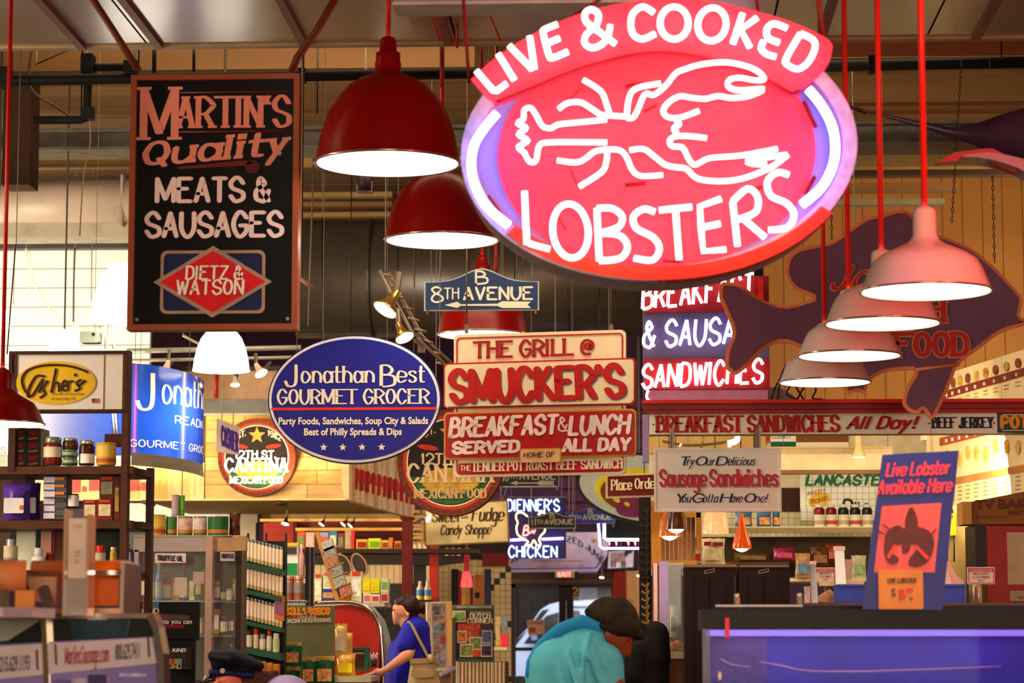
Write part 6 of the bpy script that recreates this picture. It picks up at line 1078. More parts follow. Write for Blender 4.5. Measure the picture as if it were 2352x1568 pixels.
for y in range(1100, 1240, 14): q = BW_.p(1660 if y > 1172 else 1838, y); q2 = BW_.p(2006, y); mb.tube([(q[0], -.5, q[1]), (q2[0], -.5, q2[1])], .0016, 4)
BW_.mb('wire_grid', mb, M('3a382c', .4, .5))['kind'] = 'stuff'
BW_.box('red_print', 1780, 1000, 1760, 1012, -.03, -.02, M('b83828', .5))
t = T('county_sign', 'white and green market sign peeking under the white fascia', 'sign', 1798, 1012, 16.9); t.hang(1780, 990); t.hang(1820, 990); t.box('board', 1770, 985, 1828, 1028, 0, .02, WHITE); t.text('COUNTY', 1772, 1007, 1818, 997, M('4a3a3a', .5), -.004); t.box('green_foot', 1770, 1014, 1828, 1028, -.004, 0, M('0c5a44', .5))
VL = T('valance', 'cream light valance inside the sandwich stall', 'valance', 1910, 1060, 15.6); VL.hang(1800, 1030); VL.hang(2040, 1030); VL.box('face', 1760, 1028, 2050, 1080, 0, .05, M('f0dcb0', .5)); VL.box('lower_edge', 1760, 1079, 2050, 1088, -.02, .05, M('8a6038', .5)); VL.box('top_edge', 1760, 1026, 2050, 1030, -.03, .1, M('d0b070', .5))
t = T('cone_lamp', 'cream cone lamp shining on the stall valance', 'lamp', 1972, 1050, 15.3); k = t.sx; mb = MB(); mb.smooth = True; mb.openlathe([(18 * k, 0), (12 * k, 12 * k), (8 * k, 22 * k), (7 * k, 55 * k)], 22); t.mb('shade', mb, M('e0c890', .4)); mb = MB(); mb.lathe([(0, 0), (15 * k, 0), (15 * k, .004), (0, .004)], 18); t.mb('lens', mb, GLOW); t.hang(1972, 1000, 1.5); spot(t.e, -.02, 9, (1, .8, .5))
t = T('spot_cluster', 'clustered track spot lamps under the white fascia', 'lamp', 1680, 1010, 16.2); t.hang(1580, 1020); t.hang(1690, 1006); t.tube('bar', [(1520, 1012), (1580, 1022), (1660, 1016), (1700, 1004)], 3, M('6a5a48', .4, .4)); t.tube('glow_tube', [(1672, 1018), (1690, 1012), (1697, 1000)], 7, GLOW); t.tube('lens', [(1562, 1020), (1564, 1022)], 4, GLOW); t.tube('lens', [(1672, 1022), (1678, 1023)], 4, GLOW); t.tube('arm', [(1610, 1028), (1616, 1000)], 3, M('a8905c', .4, .4))
t = T('poster', 'white poster with green capitals and a yellow fresh picked oval', 'poster', 1922, 1140, 17.3); t.poly('sheet', [(1838, 1088), (2050, 1088), (2050, 1194), (1838, 1194)], 0, .01, M('eef0e4', .5, noise=.03)); t.text('LANCASTER', 1852, 1113, 2040, 1092, M('0c7048', .5), -.004, 'pen', a=3.4, b=2.6, slant=.25); t.ell('yellow_oval', 1882, 1148, 26, 16, -.006, 0, M('e8b81c', .5), n=28, rot=-.3); t.text('FRESH', 1855, 1139, 1894, 1130, M('c83c20', .5), -.008, bold=.0, tilt=-10); t.text('PICKED', 1862, 1158, 1900, 1148, M('a8501c', .5), -.01, bold=.02, tilt=-10)
t.tube('scroll', [(1936, 1162), (1940, 1148), (1952, 1148), (1958, 1158), (1954, 1166)], 3, M('14100e', .5), -.006); t.text('ii a', 1962, 1164, 1998, 1152, M('14100e', .5), -.006, bold=.03)
SH = T('stall_shelf', 'cream shelf carrying jam jars and chip bags in the sandwich stall', 'shelf', 1830, 1216, 16.9); SH.box('shelf_board', 1655, 1211, 2010, 1214, -.15, .4, M('d8d0a8', .5)); SH.box('shelf_edge', 1655, 1214, 2010, 1226, -.16, -.12, M('9a8258', .5)); SH.box('lower_back', 1600, 1228, 2010, 1320, .3, .34, M('3a2814', .6)); SH.box('lower_board', 1790, 1328, 2010, 1336, -.15, .4, M('d8cc9c', .5)); SH.box('lower_edge', 1660, 1290, 1810, 1297, -.1, .3, M('6a4420', .5))
for k, (x, c_) in enumerate(((1870, '7a1414'), (1897, '7a1414'), (1925, '14201a'), (1952, '14201a'), (1980, '14201a'))): jar(x, 1158, x + 25, 1211, 16.8, ('crimson shouldered jam jar at the shelf end', 'crimson shouldered jam jar, second along', 'black shouldered jam jar beside the crimson ones', 'black shouldered jam jar with a red fruit mark', 'black shouldered jam jar nearest the blue lobster card')[k], M(c_, .25), M('e0d8bc', .5, noise=.1), M('d8d4c4', .4), labr=(.45, 1), lidh=.14, neck=.7, stripe=M('c84838' if k % 2 else 'b8a888', .5))
for k, x in enumerate((1698, 1742, 1778)): bag(x - 10 if k == 0 else x - 4, 1172, x + (30 if k < 2 else 14), 1211, 16.85 + .03 * k, ('blue and orange chip bag, first on the cream shelf', 'blue and orange chip bag, second on the cream shelf', 'narrow gold edged chip bag third on the cream shelf')[k], M('4a7098', .3, noise=.5, scale=20), M('d88a48', .4, noise=.6, scale=30), puff=.03)
for k, (x0, y0, x1, y1, c_, c2, lb) in enumerate(((1776, 1258, 1826, 1286, '8a1c44', 'a82858', 'magenta snack bag slumped on the dark shelf'), (1826, 1270, 1862, 1327, 'b88a5c', '4a7aa8', 'tan and blue snack bag standing on the lower shelf'), (1862, 1256, 1905, 1300, '5a3414', '7a4a1c', 'brown pretzel bag on the dark shelf'), (1896, 1250, 1935, 1290, '7a2418', 'a83c28', 'dark red snack bag behind the acrylic stand'), (1684, 1268, 1770, 1289, '4a3a14', '6a4a1c', 'brown snack bag lying in the dark shelf'), (1956, 1275, 1990, 1327, 'b8b898', '7a9a5c', 'pale green bag beside the lobster card'))): bag(x0, y0, x1, y1, 16.7 + .02 * k, lb, M(c_, .3, noise=.5, scale=26), M(c2, .35, noise=.5, scale=30), puff=.04)
bag(1610, 1236, 1666, 1296, 15.9, 'white paper bag with two dark red bands', M('c8b898', .5, noise=.2, scale=20), M('b8a888', .5, noise=.3, scale=30), extra=((.12, .14, .42, .3, M('7a1410', .5)), (.46, .16, .9, .32, M('7a1410', .5))), puff=.06); bag(1578, 1256, 1614, 1294, 15.8, 'smaller white and red paper bag behind the wooden post', M('a89478', .5, noise=.2, scale=20), M('8a1c14', .5), puff=.05)
WCB = T('wood_cabinet', 'honey wood cabinet frame with slatted back in the sandwich stall', 'cabinet', 1555, 1290, 15.4); WCB.leg(1498, 1516, 1299, -.05, .06, M('6a401c', .5)); WCB.box('counter_board', 1518, 1297, 1690, 1303, -.1, .7, M('8a6438', .5)); WCB.box('post', 1496, 1150, 1518, 1300, -.05, .06, M('c8862c', .45, noise=.2, scale=10, stretch=(8, 8, 1))); WCB.box('top_rail', 1518, 1176, 1610, 1188, .0, .06, M('b87a30', .45)); WCB.box('post', 1600, 1176, 1612, 1262, .0, .06, M('a8682c', .45)); WCB.box('bottom_rail', 1518, 1288, 1600, 1297, -.1, .06, M('b88a3c', .45))
for i in range(8): WCB.box('slat', 1519 + i * 10, 1188, 1528 + i * 10, 1288, .06, .09, M('8a5a2c' if i % 2 else '9a6a34', .4))
def pend(label, cx, y0, y1, r, Y, prof, col, em, es, bulb=True):
    t = T('pendant_lamp', label, 'lamp', cx, y1, Y, group='coloured glass pendants'); k = t.sx
    mb = MB(); mb.smooth = True; H_ = (y1 - y0); mb.openlathe([(r * a * k, H_ * b * k) for a, b in prof], 28); t.mb('glass_shade', mb, M(col, .15, noise=.4, scale=30, emit=em, estr=es, coat=.5))
    if bulb: mb = MB(); mb.smooth = True; mb.lathe([(0, -.35 * r * k), (.5 * r * k, -.2 * r * k), (.72 * r * k, 0), (.4 * r * k, .3 * r * k), (0, .35 * r * k)], 18); t.mb('bulb', mb, GLOW)
    t.hang(cx, y0 + 1, 1.4, None, 0, at(1600, 927, 13.5).z); spot(t.e, -.03, 3, (1, .7, .4))
pend('smoky brown glass pendant with a bright bulb', 1553, 1150, 1216, 25, 14.0, [(1, 0), (.98, .1), (.85, .5), (.6, .85), (.3, 1)], '3a1c0c', 'c85a10', .08); pend('amber orange glass pendant behind the smoky one', 1538, 1172, 1232, 26, 14.3, [(1, 0), (.98, .1), (.85, .5), (.6, .85), (.3, 1)], 'b8501c', 'ff7a20', .35)
pend('glowing pink and cream glass pendant', 1644, 1160, 1225, 30, 14.0, [(1, 0), (1, .08), (.9, .5), (.72, .9), (.3, 1)], 'e8a878', 'ffb070', .9, False); pend('amber teardrop glass pendant on a thin neck', 1704, 1178, 1260, 22, 14.0, [(1, 0), (1, .1), (.82, .3), (.5, .55), (.24, .8), (.18, 1)], '8a2c08', 'ff5a10', .5)
# brown bins, glass case end, little counter things
ct = T('stall_counter', 'low counter behind the tank carrying the blue tray and shakers', 'counter', 2000, 1388, 10.45); ct.box('top', 1850, 1385, 2500, 1392, -.1, 1.6, M('5a4632', .4)); ct.leg(1860, 2500, 1391, .0, 1.5, M('2a1c14', .5), 'body')
for k, (x0, x1, y0) in enumerate(((1574, 1688, 1297), (1699, 1817, 1297))):
    t = T('food_bin', ('dark brown plastic bin nearest the glass case', 'dark brown plastic bin nearest the lobster tank')[k], 'bin', (x0 + x1) / 2, 1568, 12.2); BM = M('1e0e0c', .6, noise=.1)
    t.poly('body', rr(x0, y0, x1, 1760, 5), 0, .3, BM); t.box('lid_edge', x0 + 2, y0 - 1, x1 - 2, y0 + 4, -.02, .3, M('7a5a3c', .3)); t.poly('raised_panel', rr(x0 + 22, y0 + 26, x0 + 54, 1740, 3), -.02, 0, M('180a0a', .6)); t.poly('raised_panel', rr(x0 + 60, y0 + 26, x0 + 96, 1740, 3), -.02, 0, M('180a0a', .6))
    t.frame('logo_outline', [(x0 + 46, y0 + 12), (x0 + 70, y0 + 6), (x0 + 70, y0 + 14), (x0 + 46, y0 + 20)], [(x0 + 47.5, y0 + 13.5), (x0 + 68.5, y0 + 8), (x0 + 68.5, y0 + 12.6), (x0 + 47.5, y0 + 18)], -.004, 0, M('a8908c', .5))
GC = T('glass_case', 'glass food case end with lilac posts and a white ledge', 'display case', 1525, 1500, 12.6); GC.box('post', 1502, 1292, 1511, 1500, 0, .03, M('b08a84', .3, .3)); GC.box('post', 1515, 1288, 1536, 1504, -.02, .03, M('8a6aa0', .3, .2)); GC.box('ledge', 1478, 1496, 1571, 1512, -.1, .3, M('c8b090', .35)); GC.poly('ledge_end', [(1476, 1494), (1488, 1500), (1492, 1760), (1484, 1760), (1484, 1516)], -.12, .0, M('b8a098', .35)); GC.box('wood_front', 1498, 1512, 1571, 1760, 0, .05, M('8a4a14', .45, noise=.2)); GC.box('glass', 1536, 1292, 1571, 1496, .0, .006, GLASS('d8e0d0', .12)); GC.box('back', 1536, 1292, 1571, 1496, .3, .32, M('5a5038', .6))
bag(1538, 1384, 1556, 1462, 12.75, 'green and white snack pack inside the glass case', M('c8c0b0', .35, noise=.3, scale=30), M('3a3a4a', .5), extra=((.6, .0, 1, .45, M('5ac01c', .4)), (0, 0, 1, .08, M('d8502c', .4))), puff=.02)
for k, (x, y) in enumerate(((1544, 1484), (1556, 1480), (1566, 1486))):
    t = T('bread_roll', 'orange glazed roll inside the glass case, ' + ORD[k] + ' from the lilac post', 'bread', x, y, 12.72 + .02 * k, group='glazed rolls in the glass case'); mb = MB(); mb.smooth = True; r = 10 * t.sx; mb.lathe([(0, -r), (r * .8, -r * .7), (r, 0), (r * .7, r * .8), (0, r)], 16); t.mb('roll', mb, M('c8741c', .4, noise=.2)); t.box('glaze', x - 5, y - 10, x + 4, y - 8, -.01, .01, M('e8a848', .3))
for k, (x, y, lb) in enumerate(((1693, 1389, 'small glass salt shaker between the brown bins'), (1837, 1388, 'glass shaker with silver top on the tank rim'))): jar(x - 7, y - 26, x + 7, y, 8.58 if k else 8.58, lb, M('a89880', .15, alpha=.8, noise=.3, scale=60), None, M('d8d0a8', .3, .6), lidh=.35, neck=.8, name='shaker', cat='shaker')
t = T('acrylic_stand', 'clear acrylic card stand by the red and white notice', 'stand', 1870, 1390, 11); t.poly('pane', [(1861, 1292), (1875, 1292), (1880, 1392), (1864, 1392)], 0, .01, M('8a7874', .1, alpha=.8, noise=.1)); t.box('top_edge', 1860, 1288, 1876, 1296, -.01, .02, M('e8d0c0', .2)); t.box('card', 1848, 1346, 1862, 1388, .01, .014, M('d0c4b8', .5, noise=.3, scale=60))
t = T('acrylic_stand', 'taller clear acrylic card stand beside the blue tray', 'stand', 1932, 1350, 11.2); t.poly('pane', [(1918, 1262), (1940, 1262), (1946, 1391), (1922, 1391)], 0, .01, M('9a8c84', .1, alpha=.85, noise=.1)); t.box('top_edge', 1916, 1254, 1942, 1264, -.01, .02, M('e8d8c0', .2)); t.box('paper', 1942, 1284, 1958, 1330, .01, .014, M('c8b8a8', .5))
def notice(label, x0, y0, x1, y1, Y):
    t = T('notice', label, 'notice', (x0 + x1) / 2, y1, Y); t.box('stem', (x0 + x1) / 2 - 2, y1 - 4, (x0 + x1) / 2 + 2, 1396 if Y > 11.3 else 1391, .008, .016, CH); t.poly('card', rr(x0, y0, x1, y1, 2), 0, .006, M('e8dcd0', .5)); w_, h_ = x1 - x0, y1 - y0; R3 = M('b8241c', .5); t.frame('red_border', rr(x0 + 2, y0 + 2, x1 - 2, y1 - 2, 2), rr(x0 + 3.4, y0 + 3.4, x1 - 3.4, y1 - 3.4, 1.5), -.003, 0, R3); t.box('red_band', x0 + 4, y0 + 4, x1 - 4, y0 + h_ * .27, -.004, 0, R3); t.text('CONDIMENTS FOR', x0 + 6, y0 + h_ * .25, x1 - 6, y0 + h_ * .13, WHITE, -.006)
    for i, s in enumerate(("SMUCKER'S", 'CUSTOMERS', 'ONLY')): t.text(s, x0 + w_ * (.2 if i < 2 else .37), y0 + h_ * (.45 + .2 * i), x1 - w_ * (.2 if i < 2 else .37), y0 + h_ * (.32 + .2 * i), M('6a2420', .5), -.005, bold=.01)
notice('red bordered condiments notice behind the acrylic stand', 1872, 1303, 1919, 1338, 11.6); notice('red bordered condiments notice before the red machine', 2222, 1302, 2285, 1341, 11.0)
t = T('blue_tray', 'bright blue cardboard tray behind the lobster card', 'tray', 2070, 1385, 10.5); t.box('front', 1924, 1344, 2218, 1384, 0, .2, M('2a4ac0', .45)); t.box('rim', 1924, 1341, 2218, 1345, -.01, .2, M('3a5ad0', .45))
t = T('paper_heap', 'crumpled white wrapping paper standing in the blue tray', 'paper', 2180, 1342, 10.6); t.poly('sheet', [(2160, 1344), (2166, 1284), (2182, 1290), (2196, 1320), (2212, 1334), (2214, 1344)], -.01, .06, M('e8c8b0', .6)); t.poly('fold', [(2164, 1344), (2172, 1300), (2186, 1344)], -.03, -.01, M('f0d8c0', .6))
t = T('lid_box', 'flat cream tray and papers behind the acrylic stands', 'tray', 1930, 1340, 11.3); t.box('tray', 1884, 1334, 1920, 1345, 0, .1, M('e0cc9c', .5)); t.poly('papers', [(1880, 1368), (1905, 1352), (1930, 1376), (1920, 1384), (1880, 1382)], -.02, .04, M('b89468', .6, noise=.5, scale=30)); t.box('tray', 1945, 1332, 1985, 1344, 0, .1, M('e0cc9c', .5))
# right end: machine, carton, tag
t = T('red_machine', 'red fronted drinks machine with cream panel at the frame edge', 'machine', 2320, 1380, 13.0); t.leg(2246, 2500, 1419, .0, .4, M('2a1210', .5)); t.box('cabinet', 2270, 1206, 2500, 1420, 0, .4, M('98100c', .35)); t.box('cream_panel', 2316, 1222, 2500, 1342, -.01, 0, M('b8a888', .5)); t.box('lower_panel', 2320, 1354, 2500, 1380, -.01, 0, M('a89878', .5)); t.poly('red_wedge', [(2316, 1342), (2340, 1342), (2352, 1354), (2352, 1356), (2316, 1356)], -.012, 0, M('98100c', .35)); t.box('black_side', 2244, 1202, 2270, 1420, .02, .4, M('100c0a', .4)); t.text('ice', 2338, 1374, 2350, 1368, M('4a4038', .5), -.014)
t = T('cardboard_carton', 'brown cardboard carton with darker print above the red machine', 'carton', 2290, 1203, 13.05); t.box('side', 2210, 1152, 2231, 1204, -.02, .2, M('d09a50', .6)); t.poly('front', [(2231, 1152), (2400, 1120), (2400, 1204), (2231, 1204)], 0, .2, M('8a5c2c', .6)); t.text('TV BAKERY', 2240, 1170, 2420, 1148, M('5a2c14', .5), -.006, bold=.03, tilt=-6); t.text('READY TO SERVE', 2316, 1182, 2420, 1172, M('5a1c14', .5), -.006, bold=.02); t.text('GOOD TASTE GUARANTEED', 2242, 1190, 2310, 1185, M('6a2c14', .5), -.006)
t = T('tan_wall', 'tan wall strip behind the blue lobster card', 'wall', 2200, 1260, 14.2); t.box('panel', 2150, 1160, 2250, 1420, 0, .05, M('a8905c', .6)); t.box('steel_edge', 2226, 1230, 2246, 1420, -.05, 0, M('8a8c80', .4, .3)); t.tube('black_cable', [(2176, 1200), (2174, 1290)], 1.6, BLACK, -.02, smooth=False); t.tube('black_cable', [(2191, 1230), (2190, 1290)], 1.6, BLACK, -.02, smooth=False)
t = T('yellow_tag', 'yellow plastic tag hanging behind the lobster card', 'tag', 2188, 1205, 14.17); t.poly('tag', [(2182, 1176), (2194, 1176), (2196, 1228), (2182, 1230), (2180, 1210)], 0, .02, M('e0b818', .45)); t.box('slot', 2187, 1170, 2190, 1178, -.004, .02, BLACK); t.ell('hole', 2188, 1186, 2, 2, -.004, 0, M('6a4a10', .5), n=10)
jar(2226, 1330, 2270, 1396, 11.9, 'brushed steel urn beside the red machine', M('8a7c60', .3, .6), None, M('9a8c70', .3, .6), name='urn', cat='urn', lidh=.1)
# ---- menu boards on the angled wall
ya = math.atan2(-.978, .208)  # runs from far behind the fish tail towards the viewer
MN = T('menu_board', 'long angled menu board with brown bands of dishes and prices', 'menu', 2168, 916, 15.0, yaw=ya, exact=True)
Lm = lambda x, y0: y0 + (x - 2168) * (y0 - 1480) / (2168 - 203)   # horizontals of the board run to one vanishing point
def mpoly(name, x0, x1, ya_, yb_, d0, d1, m): return MN.poly(name, [(x0, Lm(x0, yb_)), (x1, Lm(x1, yb_)), (x1, Lm(x1, ya_)), (x0, Lm(x0, ya_))], d0, d1, m)
PMN = M('ecd9a8', .45, noise=.04)
for (xa, xb) in ((2128, 2236), (2237, 2300), (2301, 2364)): mpoly('panel', xa, xb, 860, 1167, 0, .03, PMN)
mpoly('edge', 2118, 2128, 900, 1000, -.01, .03, M('f8e8d0', .4))
mpoly('brown_band', 2128, 2364, 899, 916, -.006, 0, M('7a2a1c', .5)); mpoly('brown_band', 2160, 2364, 1004, 1022, -.006, 0, M('a84a30', .5)); mpoly('brown_band', 2128, 2364, 1102, 1117, -.006, 0, M('b87a40', .5))
FD = [M(c, .5, noise=.5, scale=40) for c in ('c8862c', '8a4a24', 'b8a03c', '7a3a20', 'd0a048')]
for i in range(14):
    x = 2172 + i * (13 + i * .9); w_ = 10 + i * .5
    if x > 2400: break
    y = Lm(x, 884); MN.poly('dish_picture', ellpts(x + w_ / 2, y, w_ * .42, 11, 12), -.01, -.002, FD[i % 5]); y2 = Lm(x, 908); MN.box('price', x + 3, y2 - 4, x + 6, y2 + 4, -.012, -.005, M('e8d0b0', .5)); y3 = Lm(x, 1050 + (i % 3) * 6)
    MN.poly('dish_picture', ellpts(x + w_ / 2, y3, w_ * .34, 16, 12), -.01, -.002, M('d8a848', .5, noise=.3, scale=30)); y4 = Lm(x, 1013); MN.box('price', x + 3, y4 - 4, x + 6, y4 + 4, -.012, -.005, M('f0d8c0', .5))
    for r_ in range(4): y5 = Lm(x, 1126 + r_ * 9); MN.poly('menu_text', [(x, y5), (x + w_ * .8, y5 - 1.6), (x + w_ * .8, y5 - 4.2), (x, y5 - 2.6)], -.004, None, M('a88a5c', .5))
    for r_ in range(2): y5 = Lm(x, 926 + r_ * 8); MN.poly('menu_text', [(x, y5), (x + w_ * .8, y5 - 2.6), (x + w_ * .8, y5 - 5), (x, y5 - 2.6)], -.004, None, M('a88a5c', .5))
# ---- lobster tank and its card
TK = T('lobster_tank', 'black rimmed lobster tank glowing violet blue', 'tank', 2000, 1480, 8.2)
BKR = M('060507', .5)
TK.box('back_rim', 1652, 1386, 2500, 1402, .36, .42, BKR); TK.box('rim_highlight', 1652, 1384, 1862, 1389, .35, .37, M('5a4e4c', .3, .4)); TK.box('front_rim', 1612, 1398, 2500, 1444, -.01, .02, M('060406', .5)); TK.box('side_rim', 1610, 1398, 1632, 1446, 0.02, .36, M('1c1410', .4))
TK.box('corner_seam', 1612, 1444, 1630, 1900, -.01, .02, M('40345c', .3, alpha=.7, noise=.2)); TK.box('water', 1626, 1462, 2500, 1900, .26, .40, M('1c0fa8', .5, noise=.25, scale=3)); TK.box('clear_end', 1622, 1462, 1770, 1900, .22, .25, M('5a48a0', .5, alpha=.5, noise=.4, scale=5)); TK.box('water_line_glow', 1622, 1446, 2500, 1460, .0, .05, NEON((.20, .11, .72), 1.0, '5040c0'))  # glowing band added in place of the bright water surface
TK.box('front_glass', 1612, 1444, 2500, 1900, -.02, -.012, GLASS('8a80ff', .02, .03))
for pts in ([(1652, 1512), (1680, 1526), (1724, 1532)], [(1745, 1520), (1800, 1530), (1850, 1540), (1960, 1542), (2100, 1538), (2300, 1530)]): TK.tube('air_hose', pts, 2.2, M('8a70c8', .2), .03)
TK.ell('lamp_glint', 1652, 1552, 4, 10, .01, .02, M('d8c8a0', .3), n=14); TK.box('red_streak', 1664, 1418, 1674, 1464, -.03, -.014, M('e01428', .4)); TK.box('red_streak', 1706, 1394, 1713, 1408, .33, .36, M('b81828', .4))  # tall red streak is a painted reflection of a red lamp stem
d = bpy.data.lights.new('tank_fill', 'AREA'); d.shape = 'RECTANGLE'; d.size = 1.0; d.size_y = .06; d.energy = .6; d.color = (.36, .26, 1); o = bpy.data.objects.new('tank_fill', d); C.objects.link(o); o.parent = TK.e; x_, z_ = TK.p(2000, 1463); o.location = (x_, .07, z_); o.rotation_euler = (math.radians(40), 0, 0)  # unseen area light added inside the tank to colour the water
LC = T('lobster_card', 'blue live lobster card with a lobster photo propped on the tank', 'sign', 2090, 1215, 8.17); BLC = M('1c2a86', .4, noise=.06)
LC.poly('board', [(2030, 1043), (2206, 1034), (2161, 1400), (1978, 1398)], 0, .012, BLC); PKT = M('e0485c', .5)
LC.text('Live Lobster', 2037, 1093, 2180, 1064, PKT, -.006, 'pen', a=2.8, b=2.2, tilt=-6, slant=.2, low=True); LC.text('Available Here', 2017, 1134, 2184, 1104, PKT, -.006, 'pen', a=2.8, b=2.2, tilt=-6, slant=.2)
LC.poly('photo', [(2026, 1162), (2163, 1155), (2144, 1314), (2005, 1314)], -.006, 0, M('e06a6a', .5)); LB = M('5a0a10', .4, noise=.3, scale=30)
for pts in ([(2092, 1164), (2104, 1180), (2108, 1208), (2100, 1222), (2080, 1220), (2080, 1190)], [(2036, 1222), (2060, 1206), (2082, 1216), (2110, 1210), (2136, 1222), (2142, 1240), (2130, 1256), (2100, 1250), (2070, 1250), (2044, 1252), (2032, 1240)], [(2032, 1240), (2046, 1222), (2060, 1240), (2046, 1268), (2062, 1280), (2058, 1294), (2040, 1292), (2030, 1268)], [(2120, 1232), (2140, 1230), (2144, 1252), (2134, 1284), (2112, 1300), (2088, 1300), (2086, 1284), (2104, 1262)], [(2072, 1246), (2090, 1246), (2086, 1266), (2072, 1270)]): LC.poly('lobster_picture', cr(pts, 3, True), -.008 - .0012 * len(LC.e.children) % .004, -.006, LB)
for pts in ([(2030, 1226), (2014, 1218)], [(2042, 1216), (2028, 1204)], [(2140, 1226), (2150, 1214)]): LC.tube('lobster_feeler', pts, 1.4, LB, -.012)
for pts in ([(2034, 1278), (2052, 1250), (2058, 1254), (2040, 1284)], [(2104, 1252), (2132, 1280), (2126, 1286), (2100, 1258)]): LC.poly('claw_band', pts, -.016, -.012, M('e05048', .5))
LC.poly('price_card', rr(2014, 1308, 2116, 1398, 4), -.02, -.012, M('d8984c', .5)); LC.text('LIVE LOBSTER', 2036, 1338, 2100, 1328, M('5a3424', .5), -.024, 'pen', a=1.3, b=1); LC.text('$', 2044, 1368, 2052, 1352, M('6a3a28', .5), -.024, 'pen', a=1.2, b=1); LC.text('8', 2060, 1374, 2073, 1354, M('d83428', .5), -.024, 'pen', a=2.6, b=2); LC.text('99', 2077, 1360, 2091, 1351, M('d83428', .5), -.024, 'pen', a=1.4, b=1.1); LC.text('lb', 2084, 1378, 2092, 1370, M('5a3424', .5), -.024, bold=.01)
# ---- strapped corn braid column and back spots beside the doors
t = T('braided_column', 'dark post wrapped with braided straw beside the street door', 'post', 1484, 1300, 16); t.box('post', 1468, 1140, 1496, 1600, 0, .06, M('15100c', .6))
for i in range(16): t.tube('braid', [(1474, 1170 + i * 17), (1482, 1176 + i * 17), (1490, 1168 + i * 17), (1484, 1186 + i * 17)], 2.6, M('8a6a38', .6) if i > 9 else M('2a2018', .6), -.01)
t = T('curtain', 'orange red curtain drawn beside the street door', 'curtain', 1422, 1370, 27.5); t.leg(1410, 1440, 1430, -.05, .12, M('5a2412', .6)); t.hang(1424, 1313, 1); t.box('tan_wall', 1436, 1310, 1490, 1500, .1, .14, M('d8a464', .5))
for i in range(8): t.tube('fold', [(1412 + i * 3.4, 1312), (1408 + i * 4, 1345), (1408 + i * 4, 1430)], 3.4, M('9a2c10' if i % 2 else '8a2008', .6), 0)
for k, (x, y) in enumerate(((1382, 1326), (1468, 1322))): spotlight(('glaring spot lamp over the street door', 'glaring spot lamp beside the orange curtain')[k], x, y, 6, 26.3, 95, M('8a6a50', .4), 'spot lamps by the street door', 2)
# ================================================================ people
def blob(t, name, caps, mat, voxel=.012, smooth=6, par=None):
    """one continuous skin over tapered limbs: caps = (x0,y0,d0,r0, x1,y1,d1,r1, depth scale)"""
    bm = bmesh.new()
    for cpt_ in caps:
        x0, y0, d0, r0, x1, y1, d1, r1 = cpt_[:8]; ds = cpt_[8] if len(cpt_) > 8 else 1
        a = Vector((*[t.p(x0, y0)[0], d0, t.p(x0, y0)[1]],)); b = Vector((t.p(x1, y1)[0], d1, t.p(x1, y1)[1])); r0 *= t.sx; r1 *= t.sx
        ax = b - a; L = ax.length; ax = ax / L if L > 1e-6 else Vector((0, 0, 1)); u = ax.orthogonal().normalized(); v = ax.cross(u); n, rows = 16, []
        prof = [(-math.cos(PI / 2 * i / 4) * r0, math.sin(PI / 2 * i / 4) * r0) for i in range(5)] + [(L + math.sin(PI / 2 * i / 4) * r1, math.cos(PI / 2 * i / 4) * r1) for i in range(5)]
        for h, r in prof:
            row = []
            for k in range(n):
                an = 2 * PI * k / n; off = (u * math.cos(an) + v * math.sin(an)) * max(r, 1e-5); p = a + ax * h + off; off_y = p.y - (a.y + (b.y - a.y) * max(0, min(1, h / L if L > 1e-6 else 0))); p.y += off_y * (ds - 1); row.append(bm.verts.new(p))
            rows.append(row)
        for i in range(len(rows) - 1):
            for k in range(n): bm.faces.new((rows[i][k], rows[i][(k + 1) % n], rows[i + 1][(k + 1) % n], rows[i + 1][k]))
        bm.faces.new(rows[0][::-1]); bm.faces.new(rows[-1])
    me = bpy.data.meshes.new(name); bmesh.ops.recalc_face_normals(bm, faces=bm.faces); bm.to_mesh(me); bm.free()
    ob = bpy.data.objects.new(name, me); C.objects.link(ob)
    m = ob.modifiers.new('r', 'REMESH'); m.mode = 'VOXEL'; m.voxel_size = voxel; m.use_smooth_shade = True
    if smooth: s = ob.modifiers.new('s', 'SMOOTH'); s.iterations = smooth; s.factor = .5
    dg = bpy.context.evaluated_depsgraph_get(); dg.update(); new = bpy.data.meshes.new_from_object(ob.evaluated_get(dg)); bpy.data.objects.remove(ob)
    new.materials.clear(); new.materials.append(mat); new.polygons.foreach_set('use_smooth', [True] * len(new.polygons))
    o = bpy.data.objects.new(name, new); C.objects.link(o); o.parent = par or t.e; return o
SKIN = M('dc9472', .5, noise=.06); HAIR = M('2a160c', .5, noise=.3, scale=40)
Wm = T('person', 'woman in a blue t-shirt with a tan shoulder bag at the counter', 'person', 935, 2042, 15.15)
